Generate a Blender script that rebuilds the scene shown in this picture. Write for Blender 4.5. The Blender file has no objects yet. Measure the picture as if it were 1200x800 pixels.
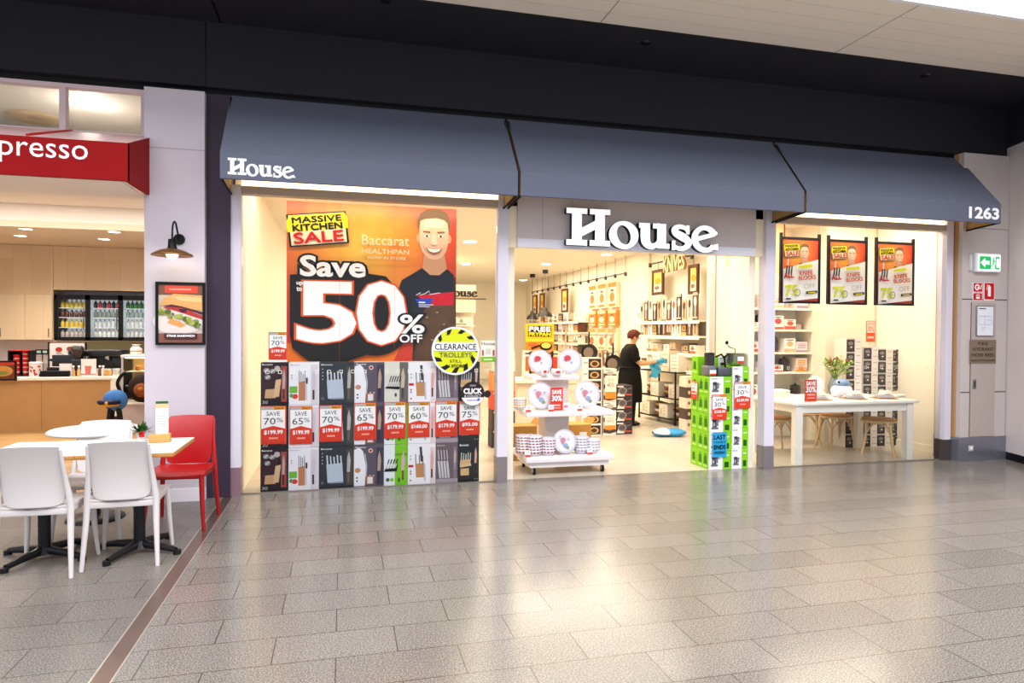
import bpy, bmesh, math, random
from mathutils import Vector, Matrix
random.seed(11)
SC = bpy.context.scene
COL = SC.collection
# ------------------------------------------------------------------ camera (read off the floor grid and the shopfront lines)
CAM_H, CAM_Y, F = 1.58, -6.84, 783.5
V1, V2 = (402., 387.), (3700., 409.)          # vanishing points: into the shop, along the shopfront
_ey = Vector((V1[0]-600, V1[1]-400, F)).normalized()
_ex = Vector((V2[0]-600, V2[1]-400, F)).normalized()
_ez = _ex.cross(_ey)
if _ez[1] > 0: _ez = -_ez
_R = Matrix((_ex, _ey, _ez))
cd = bpy.data.cameras.new('camera'); cam = bpy.data.objects.new('camera', cd); COL.objects.link(cam)
cd.sensor_width = 36; cd.lens = F/1200*36; cd.clip_end = 200
_cx, _cy, _cz = _R @ Vector((1,0,0)), _R @ Vector((0,-1,0)), _R @ Vector((0,0,-1))
cam.matrix_world = Matrix(((_cx[0],_cy[0],_cz[0],0),(_cx[1],_cy[1],_cz[1],CAM_Y),(_cx[2],_cy[2],_cz[2],CAM_H),(0,0,0,1)))
SC.camera = cam
def _ray(px, py): return _R @ Vector((px-600, py-400, F))
def fz(px, py, z=0.):                          # point of the photo on a level plane
    d = _ray(px, py); t = (z-CAM_H)/d.z; return Vector((d.x*t, d.y*t+CAM_Y, z))
def fy(px, py, y=0.):                          # on a plane parallel to the shopfront
    d = _ray(px, py); t = (y-CAM_Y)/d.y; return Vector((d.x*t, y, CAM_H+d.z*t))
def fx(px, py, x):                             # on a plane square to the shopfront
    d = _ray(px, py); t = x/d.x; return Vector((x, d.y*t+CAM_Y, CAM_H+d.z*t))
# ------------------------------------------------------------------ light and exposure
SC.view_settings.view_transform = 'Standard'; SC.view_settings.look = 'None'
SC.view_settings.gamma = 1; SC.view_settings.use_curve_mapping = False
SC.view_settings.exposure = 0.22
W = bpy.data.worlds.new('sky'); SC.world = W; W.use_nodes = True
W.node_tree.nodes['Background'].inputs[0].default_value = (0.86, 0.90, 1.0, 1)
W.node_tree.nodes['Background'].inputs[1].default_value = 0.88
def area(name, loc, sx, sy, power, col, rot=(0,0,0), spread=180):
    l = bpy.data.lights.new(name, 'AREA'); l.shape = 'RECTANGLE'; l.size = sx; l.size_y = sy
    l.energy = power; l.color = col; l.spread = math.radians(spread)
    o = bpy.data.objects.new(name, l); COL.objects.link(o); o.location = loc; o.rotation_euler = rot; return o
WARM = (1.0, 0.89, 0.71); NEUT = (1.0, 0.93, 0.82)
area('mall_skylight', (2.0,-7.0,9.0), 18, 6, 1850, (0.97,0.96,1.0), (math.radians(22),0,0))
area('shop_ceiling_light', (3.1,1.3,3.18), 3.2, 1.2, 85, WARM)  # broad lamps added to stand in for the shop's small downlights
area('shop_ceiling_light', (3.0,4.2,3.18), 4.6, 2.2, 165, WARM)
area('shop_ceiling_light', (2.8,9.0,3.18), 5.6, 4.0, 260, WARM)
area('window_strip_light', (0.3,0.16,2.935), 2.3, 0.10, 9, WARM, (math.radians(28),0,0))  # unseen lamp added behind the header to brighten the sale poster
area('window_strip_light', (0.3,0.9,3.18), 2.3, 0.4, 18, WARM)
area('window_strip_light', (6.08,0.16,2.935), 2.3, 0.10, 7, WARM, (math.radians(28),0,0))  # unseen lamp added to brighten the right window posters
area('window_strip_light', (6.1,0.75,3.18), 2.5, 0.5, 55, WARM)
area('cafe_recess_light', (-4.4,3.3,3.49), 5.0, 2.6, 130, NEUT)  # lamp face added so the recess ceiling shows white
# ------------------------------------------------------------------ materials
def lin(h):
    h = h.lstrip('#'); r = []
    for i in (0,2,4):
        c = int(h[i:i+2],16)/255; r.append(c/12.92 if c <= .04045 else ((c+.055)/1.055)**2.4)
    return (*r, 1)
_M = {}
def M(h, r=.55, m=0., e=0., n=0., sc=30., b=0., alpha=1.):
    k = (h,r,m,e,n,sc,b,alpha)
    if k in _M: return _M[k]
    mt = bpy.data.materials.new('m_'+h+('_glow' if e else '')); mt.use_nodes = True
    nt = mt.node_tree; p = nt.nodes['Principled BSDF']; c = lin(h)
    p.inputs['Base Color'].default_value = c; p.inputs['Roughness'].default_value = r; p.inputs['Metallic'].default_value = m
    if r >= .4 and not m: p.inputs['Specular IOR Level'].default_value = .22
    if e: p.inputs['Emission Color'].default_value = c; p.inputs['Emission Strength'].default_value = e
    if n or b:
        tc = nt.nodes.new('ShaderNodeTexCoord'); nz = nt.nodes.new('ShaderNodeTexNoise'); nz.inputs['Scale'].default_value = sc
        nt.links.new(tc.outputs['Object'], nz.inputs['Vector'])
        if n:
            mx = nt.nodes.new('ShaderNodeMix'); mx.data_type = 'RGBA'
            mx.inputs[6].default_value = tuple(x*(1-n) for x in c[:3])+(1,); mx.inputs[7].default_value = tuple(min(1,x*(1+n)) for x in c[:3])+(1,)
            nt.links.new(nz.outputs['Fac'], mx.inputs[0]); nt.links.new(mx.outputs[2], p.inputs['Base Color'])
        if b:
            bp = nt.nodes.new('ShaderNodeBump'); bp.inputs['Strength'].default_value = b; bp.inputs['Distance'].default_value = .004
            nt.links.new(nz.outputs['Fac'], bp.inputs['Height']); nt.links.new(bp.outputs['Normal'], p.inputs['Normal'])
    _M[k] = mt; return mt
def nodes(name):
    mt = bpy.data.materials.new(name); mt.use_nodes = True; nt = mt.node_tree
    return mt, nt, nt.nodes['Principled BSDF'], (lambda t: nt.nodes.new(t)), nt.links.new
def ramp(n, stops):
    cr = n.color_ramp
    while len(cr.elements) < len(stops): cr.elements.new(.5)
    for e, (p, c) in zip(cr.elements, stops): e.position = p; e.color = lin(c)
def granite(name, c0, c1, c2, tile, row, offx, offy, rough, spec=.5, joint='453d33', off=.5):
    mt, nt, p, N, L = nodes(name)
    tc = N('ShaderNodeTexCoord'); mp = N('ShaderNodeMapping'); L(tc.outputs['Object'], mp.inputs['Vector'])
    mp.inputs['Location'].default_value = (offx, offy, 0)
    br = N('ShaderNodeTexBrick'); L(mp.outputs['Vector'], br.inputs['Vector'])
    br.inputs['Scale'].default_value = 1; br.inputs['Brick Width'].default_value = tile; br.inputs['Row Height'].default_value = row
    br.inputs['Mortar Size'].default_value = .0030; br.inputs['Mortar Smooth'].default_value = .1; br.offset = off; br.inputs['Bias'].default_value = 0
    br.inputs['Color1'].default_value = (.25,.25,.25,1); br.inputs['Color2'].default_value = (.75,.75,.75,1); br.inputs['Mortar'].default_value = (.5,.5,.5,1)
    n1 = N('ShaderNodeTexNoise'); n1.inputs['Scale'].default_value = 130; n1.inputs['Detail'].default_value = 6; L(tc.outputs['Object'], n1.inputs['Vector'])
    n2 = N('ShaderNodeTexVoronoi'); n2.inputs['Scale'].default_value = 190; L(tc.outputs['Object'], n2.inputs['Vector'])
    n3 = N('ShaderNodeTexNoise'); n3.inputs['Scale'].default_value = .8; n3.inputs['Detail'].default_value = 3; L(tc.outputs['Object'], n3.inputs['Vector'])
    r1 = N('ShaderNodeValToRGB'); ramp(r1, [(.36,c0),(.5,c1),(.64,c2)]); L(n1.outputs['Fac'], r1.inputs['Fac'])
    m1 = N('ShaderNodeMix'); m1.data_type = 'RGBA'; m1.blend_type = 'OVERLAY'; m1.inputs[0].default_value = .22
    L(r1.outputs['Color'], m1.inputs[6]); L(n2.outputs['Color'], m1.inputs[7])
    hs = N('ShaderNodeHueSaturation'); hs.inputs['Saturation'].default_value = .55; L(m1.outputs[2], hs.inputs['Color'])
    m2 = N('ShaderNodeMix'); m2.data_type = 'RGBA'; m2.blend_type = 'SOFT_LIGHT'; m2.inputs[0].default_value = .24
    L(hs.outputs['Color'], m2.inputs[6]); L(br.outputs['Color'], m2.inputs[7])
    m3 = N('ShaderNodeMix'); m3.data_type = 'RGBA'; m3.inputs[7].default_value = lin(joint)
    L(br.outputs['Fac'], m3.inputs[0]); L(m2.outputs[2], m3.inputs[6]); L(m3.outputs[2], p.inputs['Base Color'])
    rr = N('ShaderNodeMapRange'); rr.inputs[3].default_value = rough*.75; rr.inputs[4].default_value = rough*1.25
    L(n1.outputs['Fac'], rr.inputs[0]); L(rr.outputs[0], p.inputs['Roughness']); p.inputs['Specular IOR Level'].default_value = spec
    return mt
def planks(name, cs, length, width, rough, vertical=False, joint='6b4a2a', grain=.35, swap=False):
    mt, nt, p, N, L = nodes(name)
    tc = N('ShaderNodeTexCoord'); mp = N('ShaderNodeMapping'); L(tc.outputs['Object'], mp.inputs['Vector'])
    if vertical: mp.inputs['Rotation'].default_value = (math.pi/2, 0, math.pi/2) if not swap else (0, math.pi/2, 0)
    br = N('ShaderNodeTexBrick'); L(mp.outputs['Vector'], br.inputs['Vector']); br.inputs['Scale'].default_value = 1
    br.inputs['Brick Width'].default_value = length; br.inputs['Row Height'].default_value = width; br.inputs['Mortar Size'].default_value = .0015
    br.inputs['Color1'].default_value = lin(cs[0]); br.inputs['Color2'].default_value = lin(cs[1]); br.inputs['Mortar'].default_value = lin(joint); br.offset = .37
    m2 = N('ShaderNodeMapping'); L(mp.outputs['Vector'], m2.inputs['Vector']); m2.inputs['Scale'].default_value = (2, 45, 2)
    nz = N('ShaderNodeTexNoise'); nz.inputs['Scale'].default_value = 1.; nz.inputs['Detail'].default_value = 5; L(m2.outputs['Vector'], nz.inputs['Vector'])
    mx = N('ShaderNodeMix'); mx.data_type = 'RGBA'; mx.blend_type = 'SOFT_LIGHT'; mx.inputs[0].default_value = grain
    L(br.outputs['Color'], mx.inputs[6]); L(nz.outputs['Color'], mx.inputs[7])
    hs = N('ShaderNodeHueSaturation'); hs.inputs['Saturation'].default_value = .95; L(mx.outputs[2], hs.inputs['Color'])
    L(hs.outputs['Color'], p.inputs['Base Color']); p.inputs['Roughness'].default_value = rough
    return mt
def glass_mat():
    mt = bpy.data.materials.new('clear_glass'); mt.use_nodes = True; nt = mt.node_tree; nt.nodes.remove(nt.nodes['Principled BSDF'])
    N = nt.nodes.new; L = nt.links.new
    t = N('ShaderNodeBsdfTransparent'); t.inputs[0].default_value = (.985,.99,.985,1)
    g = N('ShaderNodeBsdfGlossy'); g.inputs['Roughness'].default_value = .01
    fr = N('ShaderNodeFresnel'); fr.inputs[0].default_value = 1.2; mx = N('ShaderNodeMixShader')
    L(fr.outputs[0], mx.inputs[0]); L(t.outputs[0], mx.inputs[1]); L(g.outputs[0], mx.inputs[2]); L(mx.outputs[0], nt.nodes['Material Output'].inputs[0])
    return mt
GLASS = glass_mat()
def radial(name, cx, cz, rx, rz, stops, noise=.25, rough=.35):   # a printed sunburst of colours (ink on paper)
    mt, nt, p, N, L = nodes(name)
    tc = N('ShaderNodeTexCoord'); mp = N('ShaderNodeMapping'); L(tc.outputs['Object'], mp.inputs['Vector'])
    mp.inputs['Location'].default_value = (-cx/rx, 0, -cz/rz); mp.inputs['Scale'].default_value = (1/rx, 0, 1/rz)
    ln = N('ShaderNodeVectorMath'); ln.operation = 'LENGTH'; L(mp.outputs['Vector'], ln.inputs[0])
    nz = N('ShaderNodeTexNoise'); nz.inputs['Scale'].default_value = 5; nz.inputs['Detail'].default_value = 4; L(tc.outputs['Object'], nz.inputs['Vector'])
    ma = N('ShaderNodeMath'); ma.operation = 'MULTIPLY_ADD'; ma.inputs[1].default_value = noise; L(nz.outputs['Fac'], ma.inputs[0]); L(ln.outputs['Value'], ma.inputs[2])
    r = N('ShaderNodeValToRGB'); ramp(r, stops); L(ma.outputs[0], r.inputs['Fac']); L(r.outputs['Color'], p.inputs['Base Color']); p.inputs['Roughness'].default_value = rough
    return mt
def paint_panel(name, h, rough, fine=.03):
    return M(h, rough, n=fine, sc=3.)
# ------------------------------------------------------------------ mesh builder
_TXT = {}
def textgeo(s, off=0., shear=0.):
    k = (s, off, shear)
    if k in _TXT: return _TXT[k]
    c = bpy.data.curves.new('t', 'FONT'); c.body = s; c.size = 1; c.offset = off; c.shear = shear; c.resolution_u = 3; c.fill_mode = 'FRONT'
    o = bpy.data.objects.new('t', c); COL.objects.link(o)
    bpy.context.view_layer.update()
    me = bpy.data.meshes.new_from_object(o)
    vs = [(v.co.x, v.co.y) for v in me.vertices]; fs = [tuple(p.vertices) for p in me.polygons]
    bpy.data.objects.remove(o); bpy.data.curves.remove(c); bpy.data.meshes.remove(me)
    x0 = min(v[0] for v in vs); x1 = max(v[0] for v in vs); y0 = min(v[1] for v in vs); y1 = max(v[1] for v in vs)
    _TXT[k] = (vs, fs, x0, y0, x1-x0, y1-y0); return _TXT[k]
class MB:
    def __init__(s): s.v = []; s.f = []; s.fm = []; s.mats = []; s.sm = []
    def mi(s, m):
        if m not in s.mats: s.mats.append(m)
        return s.mats.index(m)
    def add(s, vs, fs, m, smooth=False):
        b = len(s.v); s.v += [tuple(x) for x in vs]; i = s.mi(m)
        for f in fs: s.f.append(tuple(b+k for k in f)); s.fm.append(i); s.sm.append(smooth)
        return s
    def box(s, x0, y0, z0, x1, y1, z1, m, rot=None):
        v = [Vector((x,y,z)) for z in (z0,z1) for x,y in ((x0,y0),(x1,y0),(x1,y1),(x0,y1))]
        if rot: v = [rot @ p for p in v]
        return s.add(v, [(3,2,1,0),(4,5,6,7),(0,1,5,4),(1,2,6,5),(2,3,7,6),(3,0,4,7)], m)
    def rbox(s, x0, y0, z0, x1, y1, z1, m, r=.01, seg=2, rot=None):
        bm = bmesh.new(); bmesh.ops.create_cube(bm, size=1)
        for v in bm.verts: v.co = Vector(((x0+x1)/2+v.co.x*(x1-x0), (y0+y1)/2+v.co.y*(y1-y0), (z0+z1)/2+v.co.z*(z1-z0)))
        bmesh.ops.bevel(bm, geom=bm.edges[:], offset=min(r, .49*min(x1-x0,y1-y0,z1-z0)), segments=seg, profile=.5, affect='EDGES')
        return s.bm(bm, m, True, rot)
    def bm(s, bm, m, smooth=False, rot=None):
        bm.verts.index_update()
        vs = [(rot @ v.co if rot else v.co.copy()) for v in bm.verts]; fs = [tuple(v.index for v in f.verts) for f in bm.faces]
        bm.free(); return s.add(vs, fs, m, smooth)
    def frustum(s, p0, p1, r0, r1, m, n=12, caps=True, sq=1.):
        p0 = Vector(p0); p1 = Vector(p1); d = (p1-p0).normalized(); a = d.orthogonal().normalized() if abs(d.z) < .99 else Vector((1,0,0)); b = d.cross(a)
        vs = [p+(a*math.cos(t)+b*math.sin(t)*sq)*r for p, r in ((p0,r0),(p1,r1)) for t in [2*math.pi*i/n for i in range(n)]]
        s.add(vs, [(i,(i+1)%n,n+(i+1)%n,n+i) for i in range(n)], m, True)
        if caps: s.add(vs, [tuple(range(n-1,-1,-1)), tuple(range(n,2*n))], m)
        return s
    def tube(s, pts, r, m, n=8, caps=True):
        pts = [Vector(p) for p in pts]; rs = r if isinstance(r, (list,tuple)) else [r]*len(pts); vs = []; a = None
        for i, p in enumerate(pts):
            d = (pts[min(i+1,len(pts)-1)]-pts[max(i-1,0)]).normalized()
            a = d.orthogonal().normalized() if a is None else (a-d*a.dot(d)).normalized(); b = d.cross(a)
            vs += [p+(a*math.cos(2*math.pi*k/n)+b*math.sin(2*math.pi*k/n))*rs[i] for k in range(n)]
        fs = [(i*n+k, i*n+(k+1)%n, (i+1)*n+(k+1)%n, (i+1)*n+k) for i in range(len(pts)-1) for k in range(n)]
        s.add(vs, fs, m, True)
        if caps: s.add(vs, [tuple(range(n-1,-1,-1)), tuple(range(len(vs)-n, len(vs)))], m)
        return s
    def lathe(s, prof, m, c=(0,0,0), n=20, sx=1., sy=1., rot=None, caps=True):
        c = Vector(c); vs = []
        for r, z in prof:
            for i in range(n):
                q = Vector((r*math.cos(2*math.pi*i/n)*sx, r*math.sin(2*math.pi*i/n)*sy, z)); vs.append(c+(rot @ q if rot else q))
        fs = [(j*n+i, j*n+(i+1)%n, (j+1)*n+(i+1)%n, (j+1)*n+i) for j in range(len(prof)-1) for i in range(n)]
        s.add(vs, fs, m, True)
        if caps and prof[0][0] > 1e-4: s.add(vs, [tuple(range(n-1,-1,-1))], m)
        if caps and prof[-1][0] > 1e-4: s.add(vs, [tuple(range(len(vs)-n, len(vs)))], m)
        return s
    def ball(s, c, rx, ry, rz, m, n=12, k=8, rot=None):
        return s.lathe([(math.sin(math.pi*j/k)*1., -math.cos(math.pi*j/k)) for j in range(k+1)], m, c, n, rot=(rot or Matrix.Identity(3)) @ Matrix.Diagonal((rx,ry,rz)))
    def grid(s, fn, nu, nv, m, smooth=True):
        vs = [fn(i/nu, j/nv) for j in range(nv+1) for i in range(nu+1)]
        return s.add(vs, [(j*(nu+1)+i, j*(nu+1)+i+1, (j+1)*(nu+1)+i+1, (j+1)*(nu+1)+i) for j in range(nv) for i in range(nu)], m, smooth)
    def slab(s, fn, nu, nv, nrm, t, m):            # a curved sheet with thickness: fn gives the mid surface, nrm its offset direction
        nrm = Vector(nrm); f1 = lambda a, b: Vector(fn(a,b))+nrm*t/2; f0 = lambda a, b: Vector(fn(a,b))-nrm*t/2
        s.grid(f1, nu, nv, m); s.grid(lambda a, b: f0(1-a, b), nu, nv, m)
        for k, (g, nn) in enumerate(((lambda a: (a,0),nu),(lambda a: (1,a),nv),(lambda a: (1-a,1),nu),(lambda a: (0,1-a),nv))):
            s.grid(lambda a, b, g=g: (f0 if b < .5 else f1)(*g(a)), nn, 1, m)
        return s
    def prism(s, poly, t, mf, ms, y=0.):           # outline (x,z) standing in the y plane, front at y-t
        n = len(poly); vs = [(x,y-t,z) for x,z in poly]+[(x,y,z) for x,z in poly]
        s.add(vs, [tuple(range(n))], mf); s.add(vs, [(i,n+i,n+(i+1)%n,(i+1)%n) for i in range(n)]+[tuple(range(2*n-1,n-1,-1))], ms); return s
    def art(s, o=(0,0,0), u=(1,0,0), v=(0,0,1), n=(0,-1,0), step=.0007): return Art(s, o, u, v, n, step)
    def build(s, name, parent=None, loc=None, rz=0., kind=None, bevel=0.):
        me = bpy.data.meshes.new(name); me.from_pydata(s.v, [], s.f)
        for m in s.mats: me.materials.append(m)
        me.polygons.foreach_set('material_index', s.fm); me.polygons.foreach_set('use_smooth', s.sm); me.update()
        o = bpy.data.objects.new(name, me); COL.objects.link(o)
        if parent: o.parent = parent
        if loc is not None: o.location = loc
        o.rotation_euler.z = rz
        if kind: o['kind'] = kind
        if bevel:
            md = o.modifiers.new('edge', 'BEVEL'); md.width = bevel; md.segments = 2; md.limit_method = 'ANGLE'
        return o
class Art:                                          # flat print on a face, one ink layer over another
    def __init__(s, mb, o, u, v, n, step): s.mb = mb; s.o = Vector(o); s.u = Vector(u); s.w = Vector(v); s.n = Vector(n); s.d = step; s.step = step
    def pt(s, x, z): return s.o+s.u*x+s.w*z+s.n*s.d
    def poly(s, pts, m): s.mb.add([s.pt(*p) for p in pts], [tuple(range(len(pts)))], m); s.d += s.step; return s
    def rect(s, x, z, w, h, m, tilt=0., skew=0.):
        c, q = math.cos(tilt), math.sin(tilt)
        return s.poly([(x+a*c-b*q, z+a*q+b*c) for a, b in ((0,0),(w,0),(w+skew,h),(skew,h))], m)
    def ell(s, x, z, rx, rz, m, a0=0., a1=360., n=24, tilt=0.):
        t = [math.radians(a0+(a1-a0)*i/n) for i in range(n+(0 if a1-a0 >= 360 else 1))]; c, q = math.cos(tilt), math.sin(tilt)
        return s.poly([(x+rx*math.cos(k)*c-rz*math.sin(k)*q, z+rx*math.cos(k)*q+rz*math.sin(k)*c) for k in t], m)
    def ring(s, x, z, rx, rz, wd, m, n=28):
        vs = []
        for i in range(n):
            k = 2*math.pi*i/n; vs += [s.pt(x+rx*math.cos(k), z+rz*math.sin(k)), s.pt(x+(rx-wd)*math.cos(k), z+(rz-wd)*math.sin(k))]
        s.mb.add(vs, [(2*i,(2*i+2)%(2*n),(2*i+3)%(2*n),2*i+1) for i in range(n)], m); s.d += s.step; return s
    def line(s, pts, wd, m):
        vs = []
        for i, p in enumerate(pts):
            a = Vector(pts[max(i-1,0)]); b = Vector(pts[min(i+1,len(pts)-1)]); d = (b-a).normalized(); k = wd[i] if isinstance(wd, (list,tuple)) else wd
            vs += [s.pt(p[0]-d.y*k/2, p[1]+d.x*k/2), s.pt(p[0]+d.y*k/2, p[1]-d.x*k/2)]
        s.mb.add(vs, [(2*i+1,2*i+3,2*i+2,2*i) for i in range(len(pts)-1)], m); s.d += s.step; return s
    def text(s, t, x, z, w, h, m, off=0., shear=0., tilt=0., bold=0.):
        for i in range(int(bold>0)*4): s.text(t, x+bold*(1,-1,0,0)[i], z+bold*(0,0,1,-1)[i], w, h, m, off, shear, tilt)
        vs, fs, x0, y0, tw, th = textgeo(t, off, shear)
        bx, bz, bw, bh = textgeo(t, 0., shear)[2:] if off else (x0, y0, tw, th)
        kz = h/bh; kx = w/bw if w else kz; c, q = math.cos(tilt), math.sin(tilt)
        P = [((vx-bx)*kx, (vy-bz)*kz) for vx, vy in vs]
        s.mb.add([s.pt(x+a*c-b*q, z+a*q+b*c) for a, b in P], fs, m); s.d += s.step; return s
# ------------------------------------------------------------------ scene objects
def tag(o, label, cat, group=None, kind=None):
    o['label'] = label; o['category'] = cat
    if group: o['group'] = group
    if kind: o['kind'] = kind
    return o
def thing(name, label, cat, loc=(0,0,0), rz=0., group=None):
    o = bpy.data.objects.new(name, None); COL.objects.link(o); o.empty_display_size = .1
    o.location = loc; o.rotation_euler.z = rz; return tag(o, label, cat, group)
def dup(root, loc, rz=0., label=None, group=None, kids=True):
    r = root.copy(); COL.objects.link(r); r.location = loc; r.rotation_euler.z = rz
    if label: r['label'] = label
    if group: r['group'] = group
    if kids:
        for ch in list(root.children):
            c = ch.copy(); COL.objects.link(c); c.parent = r
            for g in list(ch.children):
                d = g.copy(); COL.objects.link(d); d.parent = c
    return r
ORD = ['first','second','third','fourth','fifth','sixth','seventh','eighth','ninth','tenth','eleventh','twelfth','thirteenth','fourteenth','fifteenth','sixteenth']
def shell(name, m, *boxes, **k):
    b = MB()
    for q in boxes: b.box(*q, m)
    return b.build(name, kind='structure', **k)
# ================================================================== THE SETTING
NAVY = M('343a4c', .75, n=.10, sc=6.); NAVYD = M('26252b', .75, n=.06, sc=4.)
CREAM = M('f5ecd8', .7, n=.02, sc=2.); IVORY = M('f7efdc', .6, n=.02, sc=3.)
LAV = M('d9d3de', .45, n=.03, sc=5.); STEEL = M('9a8f92', .35, .7, n=.08, sc=40.)
WHITE = M('f2f0f0', .45, n=.02, sc=8.); BLACK = M('0b0b0d', .5); WPAINT = M('cbc2c9', .5, n=.03, sc=4.)
RED = M('ba080f', .4, n=.04, sc=9.)
FLOOR = granite('granite_floor', '594f41', '7b7060', '9b8f7f', .593, .2905, .03, .043, .20, .7)
FLOORC = granite('granite_floor_cafe', '51483c', '73685b', '938879', .593, .2905, .3, .18, .34, .5)
FLOORS = granite('shop_floor_tile', 'b39c7a', 'c0aa88', 'ccb898', .60, .60, 0, 0, .3, .5, 'a38d6c', 0.)
TIMBER = planks('timber_floor', ('a98148','c79c62'), 1.4, .12, .4)
VENEER = planks('oak_veneer', ('e2c9a2','d9bd93'), 2.4, .30, .5, True, 'b79a72', .25)
b = MB(); b.box(-1.0,-9.0,-.1, 12,.06,0, FLOOR); b.build('floor', kind='structure')
b = MB(); b.box(-9,-9.0,-.1, -1.10,.4,0, FLOORC); b.build('floor_cafe', kind='structure')
b = MB(); b.box(-9,.4,-.1, -1.12,9.2,0, TIMBER); b.build('floor_cafe_timber', kind='structure')
b = MB(); b.box(-1.0,.06,-.1, 7.8,15,0, FLOORS); b.build('floor_shop', kind='structure')
b = MB(); b.box(-1.10,-9,-.1, -1.0,.06,-.002, M('8a7468',.3,.7,n=.1,sc=15.)); b.box(-1.10,-9,-.05,-1.092,.06,.001, M('d8cdbf',.3,.7)); b.box(-1.008,-9,-.05,-1.0,.06,.001, M('d8cdbf',.3,.7)); b.build('trim_1', kind='structure')
# dark bulkhead over the shopfronts, soffit and pale mall ceiling
b = MB(); b.box(-9,-.10,3.83, 8.32,.2,4.43, NAVYD)
for x in (-1.24,): b.box(x-.006,-.102,3.83,x+.006,-.1,4.43,BLACK)
b.box(-9,-.03,3.77,8.32,.0,3.83,BLACK); b.build('wall_bulkhead', kind='structure')  # black strip painted in for the shadow line above the awnings
b = MB(); b.box(-9,-1.0,4.43, 11,.2,4.55, NAVYD)
b.box(-1.12,-1.0,4.428,-1.10,-.1,4.43,BLACK); b.build('ceiling_soffit', kind='structure')
CEIL = M('f0e3d0', .6, n=.02, sc=2.)
b = MB(); b.box(-9,-2.02,4.44, 11.4,-1.0,4.6, CEIL)
for x in (2.30,4.85,7.4): b.box(x-.005,-2.02,4.438,x+.005,-1.0,4.44,M('a89e90'))
for i in range(1,5): b.box(-9,-1.0-.2*i-.002,4.4385,11.4,-1.0-.2*i+.002,4.44,M('cabfad'))
b.box(-9,-2.06,4.44,11.4,-2.02,5.4,M('f4f4f6',.5)); b.build('ceiling', kind='structure')
for i,(px,py) in enumerate(((757,50),(1085,88),(452,0))):
    p = fz(px,py,4.43); q = MB(); q.lathe([(.0,-.012),(.045,-.012),(.055,0)],M('0c0c0e',.3)); t=q.build('soffit_downlight', loc=(p.x,p.y,4.43))
    tag(t, ['small black round light in the soffit above the word sign','small black round light in the soffit above the right window','small black round light in the soffit above the left window'][i],'downlight','lights in the dark soffit')
# right: fire cupboard pier and angled wall
PIER = M('c6bdb9', .4, 0., n=.06, sc=6.)
b = MB(); b.box(7.44,-.16,.30, 8.15,.2,3.83, PIER); b.box(7.425,-.10,.30,7.44,.2,3.83,M('b98f5f',.5));
for z in (2.02,.86): b.box(7.44,-.1615,z-.006,8.15,-.16,z+.006,M('4a4644'))
b.box(7.44,-.1615,2.58+.32,8.15,-.16,2.58+.33,M('8d8785')); b.build('wall_right_pier', kind='structure')
b = MB(); b.box(7.42,-.17,0,8.16,.2,.30,M('8b8c97',.3,.6,n=.2,sc=9.)); b.build('baseboard_pier', kind='structure')
d = Vector((-.12,-.37,0)).normalized(); nrm = Vector((-d.y,d.x,0)); p0 = Vector((8.19,-.08,0))
def slant(z0,z1,t0,t1,m,b,l=3.2):
    c = [p0+nrm*t0, p0+nrm*t0+d*l, p0+nrm*t1+d*l, p0+nrm*t1]
    b.add([Vector((q.x,q.y,z)) for z in (z0,z1) for q in c], [(3,2,1,0),(4,5,6,7),(0,1,5,4),(1,2,6,5),(2,3,7,6),(3,0,4,7)], m)
b = MB(); slant(.10,3.95,0,.2,M('ddd3d0',.3,n=.05,sc=3.),b); slant(3.95,4.43,.0,.2,NAVYD,b); b.build('wall_right', kind='structure')
b = MB(); slant(0,.10,.015,.2,BLACK,b); b.build('baseboard_right', kind='structure')
# left: dark pilaster, white column
b = MB(); b.box(-1.235,-.09,0, -1.03,.15,3.77, M('3b3040',.5,n=.06,sc=5.)); b.build('wall_left_pilaster', kind='structure')
b = MB(); b.box(-1.74,-.17,.12, -1.237,.3,3.76, WPAINT); b.box(-1.74,-.171,3.215,-1.237,-.169,3.225,M('b0a4aa')); b.build('wall_left_column', kind='structure')
b = MB(); b.box(-1.75,-.18,0,-1.237,.3,.12,M('efe9ee',.4)); b.build('baseboard_left', kind='structure')
# shopfront frame
b = MB(); b.box(-1.03,-.06,.27,-.94,.06,2.95,LAV); b.box(-1.032,-.062,0,-.938,.06,.27,M('9c7b88',.4,.4)); b.build('window_1_frame', kind='structure')
for (x0,x1,n) in ((1.56,1.668,'trim_2'),(4.735,4.862,'trim_3')):
    b = MB(); b.box(x0,-.06,.27,x1,.08,3.02,LAV); b.box(x0-.003,-.064,0,x1+.003,.08,.27,STEEL); b.build(n, kind='structure')
b = MB(); b.box(7.31,-.06,.26,7.41,.08,3.0,LAV); b.box(7.307,-.063,0,7.413,.08,.26,M('5a5050',.4,.5)); b.build('trim_4', kind='structure')
b = MB(); b.box(-.94,-.05,2.87,1.56,.06,2.945,M('b5a79a',.5)); b.build('trim_5', kind='structure')
b = MB(); b.box(4.862,-.05,2.87,7.31,.06,2.945,M('b5a79a',.5)); b.build('trim_6', kind='structure')
GLOW = M('ffe6b4', .6, e=2.6)  # glow put into the cream wall band over the windows
for i,(x0,x1) in enumerate(((-.94,1.55),(4.87,7.31))):
    b = MB(); b.box(x0,-.02,2.947,x1,.0,3.10,GLOW); o=b.build('strip_light', loc=None); tag(o,['lit cream strip light under the left awning above the poster window','lit cream strip light under the right awning above the table window'][i],'light','strip lights under the awnings')
b = MB(); b.box(-1.03,.0,3.11,7.43,.12,3.77,M('3a3a40',.7)); b.box(1.67,0,2.9,4.73,.12,3.11,M('3a3a40',.7)); b.build('wall_front', kind='structure')
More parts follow.
